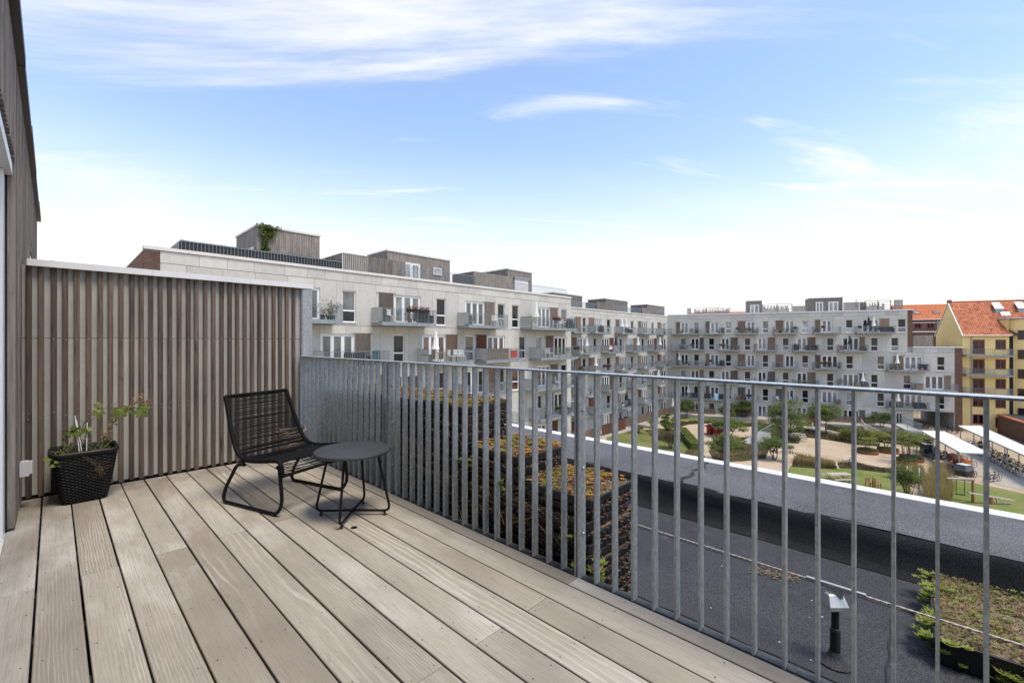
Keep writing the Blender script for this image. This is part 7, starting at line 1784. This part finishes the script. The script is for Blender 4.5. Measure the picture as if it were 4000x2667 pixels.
parasol((RB,1,0),0.60); sofa((RB,1,0),0.82,'navy',1.2); chair((RB,1,0),0.4,'rubber'); sofa((RB,1,1),0.2,'rubber',1.0); sofa((RB,1,1),0.85,'rubber',0.8); flowerbox((RB,1,2),0.58,'flowers',0.9); plant((RB,1,2),0.8,4,'terracotta'); plant((RB,1,2),0.92,0,'terracotta'); chest((RB,1,2),0.1,'redwood',0.6)
plant((RB,1,4),0.85,0,'terracotta'); plant((RB,1,4),0.93,3,'terracotta'); chair((RB,1,4),0.3,'white'); parasol((RB,1,5),0.26); sofa((RB,1,5),0.15,'rubber',0.9); sofa((RB,1,5),0.80,'rubber',1.3); table((RB,1,5),0.52,'timber'); chair((RB,1,3),0.2,'white'); chair((RB,1,3),0.7,'white')
parasol(None,0,loc=(56.3,33.85,GZ+0.01),label='closed white parasol standing in the red fenced garden'); parasol(None,0,loc=(63.2,34.3,GZ+0.01),label='closed white parasol in the garden behind the long brown fence')
X, Y = FB.w(FB.x(2628,-1.2),-1.2); parasol(None,0,loc=(X,Y,GZ+0.56),label='closed pale parasol in the corner garden under the trees')
X, Y = FB.w(FB.x(3345,2.4),2.4); parasol(None,0,loc=(X,Y,5.62),label='closed white parasol on the roof terrace of the rear block')
# hanging flag of three bands with a sun
fl = place((RB,1,1),0.60,-0.06,'flag','pale blue and white sun flag hung','flag',None)
m = MB(); nx, nz = 18, 14; w, h = 0.78, 1.15; vs = []
for k in range(nz+1):
    for i in range(nx+1):
        x = -w/2+w*i/nx; z = 1.0-h*k/nz; vs.append((x*(1-0.18*k/nz)+0.05*k/nz, 0.03*math.sin(9*x+0.5*k)-0.05*k/nz*math.sin(2.2*x), z))
m.add(vs, [(k*(nx+1)+i,(k+1)*(nx+1)+i,(k+1)*(nx+1)+i+1,k*(nx+1)+i+1) for k in range(nz) for i in range(nx)]); m.build('cloth', MT['flag'], fl, smooth='all')
m = MB(); m.lathe([(0.075,0),(0.075,0.012)],12); m.build('sun_emblem', MT['gold'], fl, loc=(0.02,-0.035,0.46), rot=(math.pi/2,0,0))
# seated person
def person():
    e = place((RB,1,2),0.36,0.42,'person','person in dark clothes sitting','person',None,0.5)
    V = [(0,0,0.50),(0,0.02,0.78),(0,0.0,0.98),(0,-0.01,1.06),(0,-0.02,1.20),(-0.17,0.0,0.96),(-0.24,-0.10,0.72),(-0.14,-0.30,0.66),(0.17,0.0,0.96),(0.24,-0.10,0.72),(0.14,-0.30,0.66),(-0.09,-0.05,0.48),(-0.10,-0.42,0.47),(-0.10,-0.44,0.08),(-0.10,-0.56,0.04),(0.09,-0.05,0.48),(0.10,-0.42,0.47),(0.10,-0.44,0.08),(0.10,-0.56,0.04)]
    E = [(0,1),(1,2),(2,3),(3,4),(2,5),(5,6),(6,7),(2,8),(8,9),(9,10),(0,11),(11,12),(12,13),(13,14),(0,15),(15,16),(16,17),(17,18)]
    R_ = [.14,.15,.13,.055,.09,.07,.05,.035,.07,.05,.035,.10,.07,.045,.04,.10,.07,.045,.04]
    me_ = bpy.data.meshes.new('body'); me_.from_pydata(V, E, []); me_.materials.append(MT['cloth']); o = obj('body', me_, e)
    sk = o.modifiers.new('skin','SKIN'); me_.skin_vertices[0].data[0].use_root = True
    for i, r in enumerate(R_): me_.skin_vertices[0].data[i].radius = (r, r*0.8)
    o.modifiers.new('sub','SUBSURF').levels = 2; o.modifiers['sub'].render_levels = 2
    m = MB(); m.lathe([(0.02,-0.12),(0.06,-0.10),(0.085,-0.02),(0.09,0.05),(0.06,0.11),(0.01,0.125)], 14, (0,-0.03,1.24)); m.build('face', MT['skin'], e, smooth='all')
    m = MB(); m.lathe([(0.10,-0.03),(0.105,0.05),(0.07,0.125),(0.01,0.14)], 14, (0,0.0,1.245)); m.build('hair', MT['hair'], e, smooth='all')
    for s in (-1,1):
        m = MB()
        for k in range(5): m.tube([(s*0.13+0.012*(k-2),-0.29,0.655),(s*0.12+0.014*(k-2),-0.35-(0.01 if 0 < k < 4 else -0.015),0.645),(s*0.12+0.014*(k-2),-0.375-(0.01 if 0 < k < 4 else -0.02),0.63)],0.009,5)
        m.build('hand', MT['skin'], e)
    q = place((RB,1,2),0.36,0.50,'balcony_stool','grey stool under the seated person','stool',None,0.5); m = MB(); m.box(-0.2,0.2,-0.2,0.2,0.34,0.38); m.build('seat', MT['bikegrey'], q)
    for x in (-.17,.17):
        for y in (-.17,.17): m = MB(); m.box(x-.015,x+.015,y-.015,y+.015,0,0.34); m.build('leg', MT['bikegrey'], q)
person()
# creeper on the first roof hut
cv = empty('creeper', (9.15, 29.93, 5.5)); tag(cv, 'green climbing plant hanging down the corner of the first roof hut', 'climber')
m = MB(); C = []
for k in range(1500):
    z = 2.9*RN.random()**0.8; wv = 0.55*(0.5+0.5*math.sin(z*2.4+0.6)) + 0.12; C.append((RN.gauss(0,wv*0.5)+0.1*math.sin(3*z), -0.05-abs(RN.gauss(0,0.10)), z+0.05))
leaf_quads(m, np.array(C), 0.15, 0.3, 0.6); m.build('foliage', MT['leafb'], cv); m = MB(); m.tube([(0,-0.04,0),(0.1,-0.04,1.5),(0,-0.04,2.8)],0.02,5); m.build('stem', MT['bark'], cv)
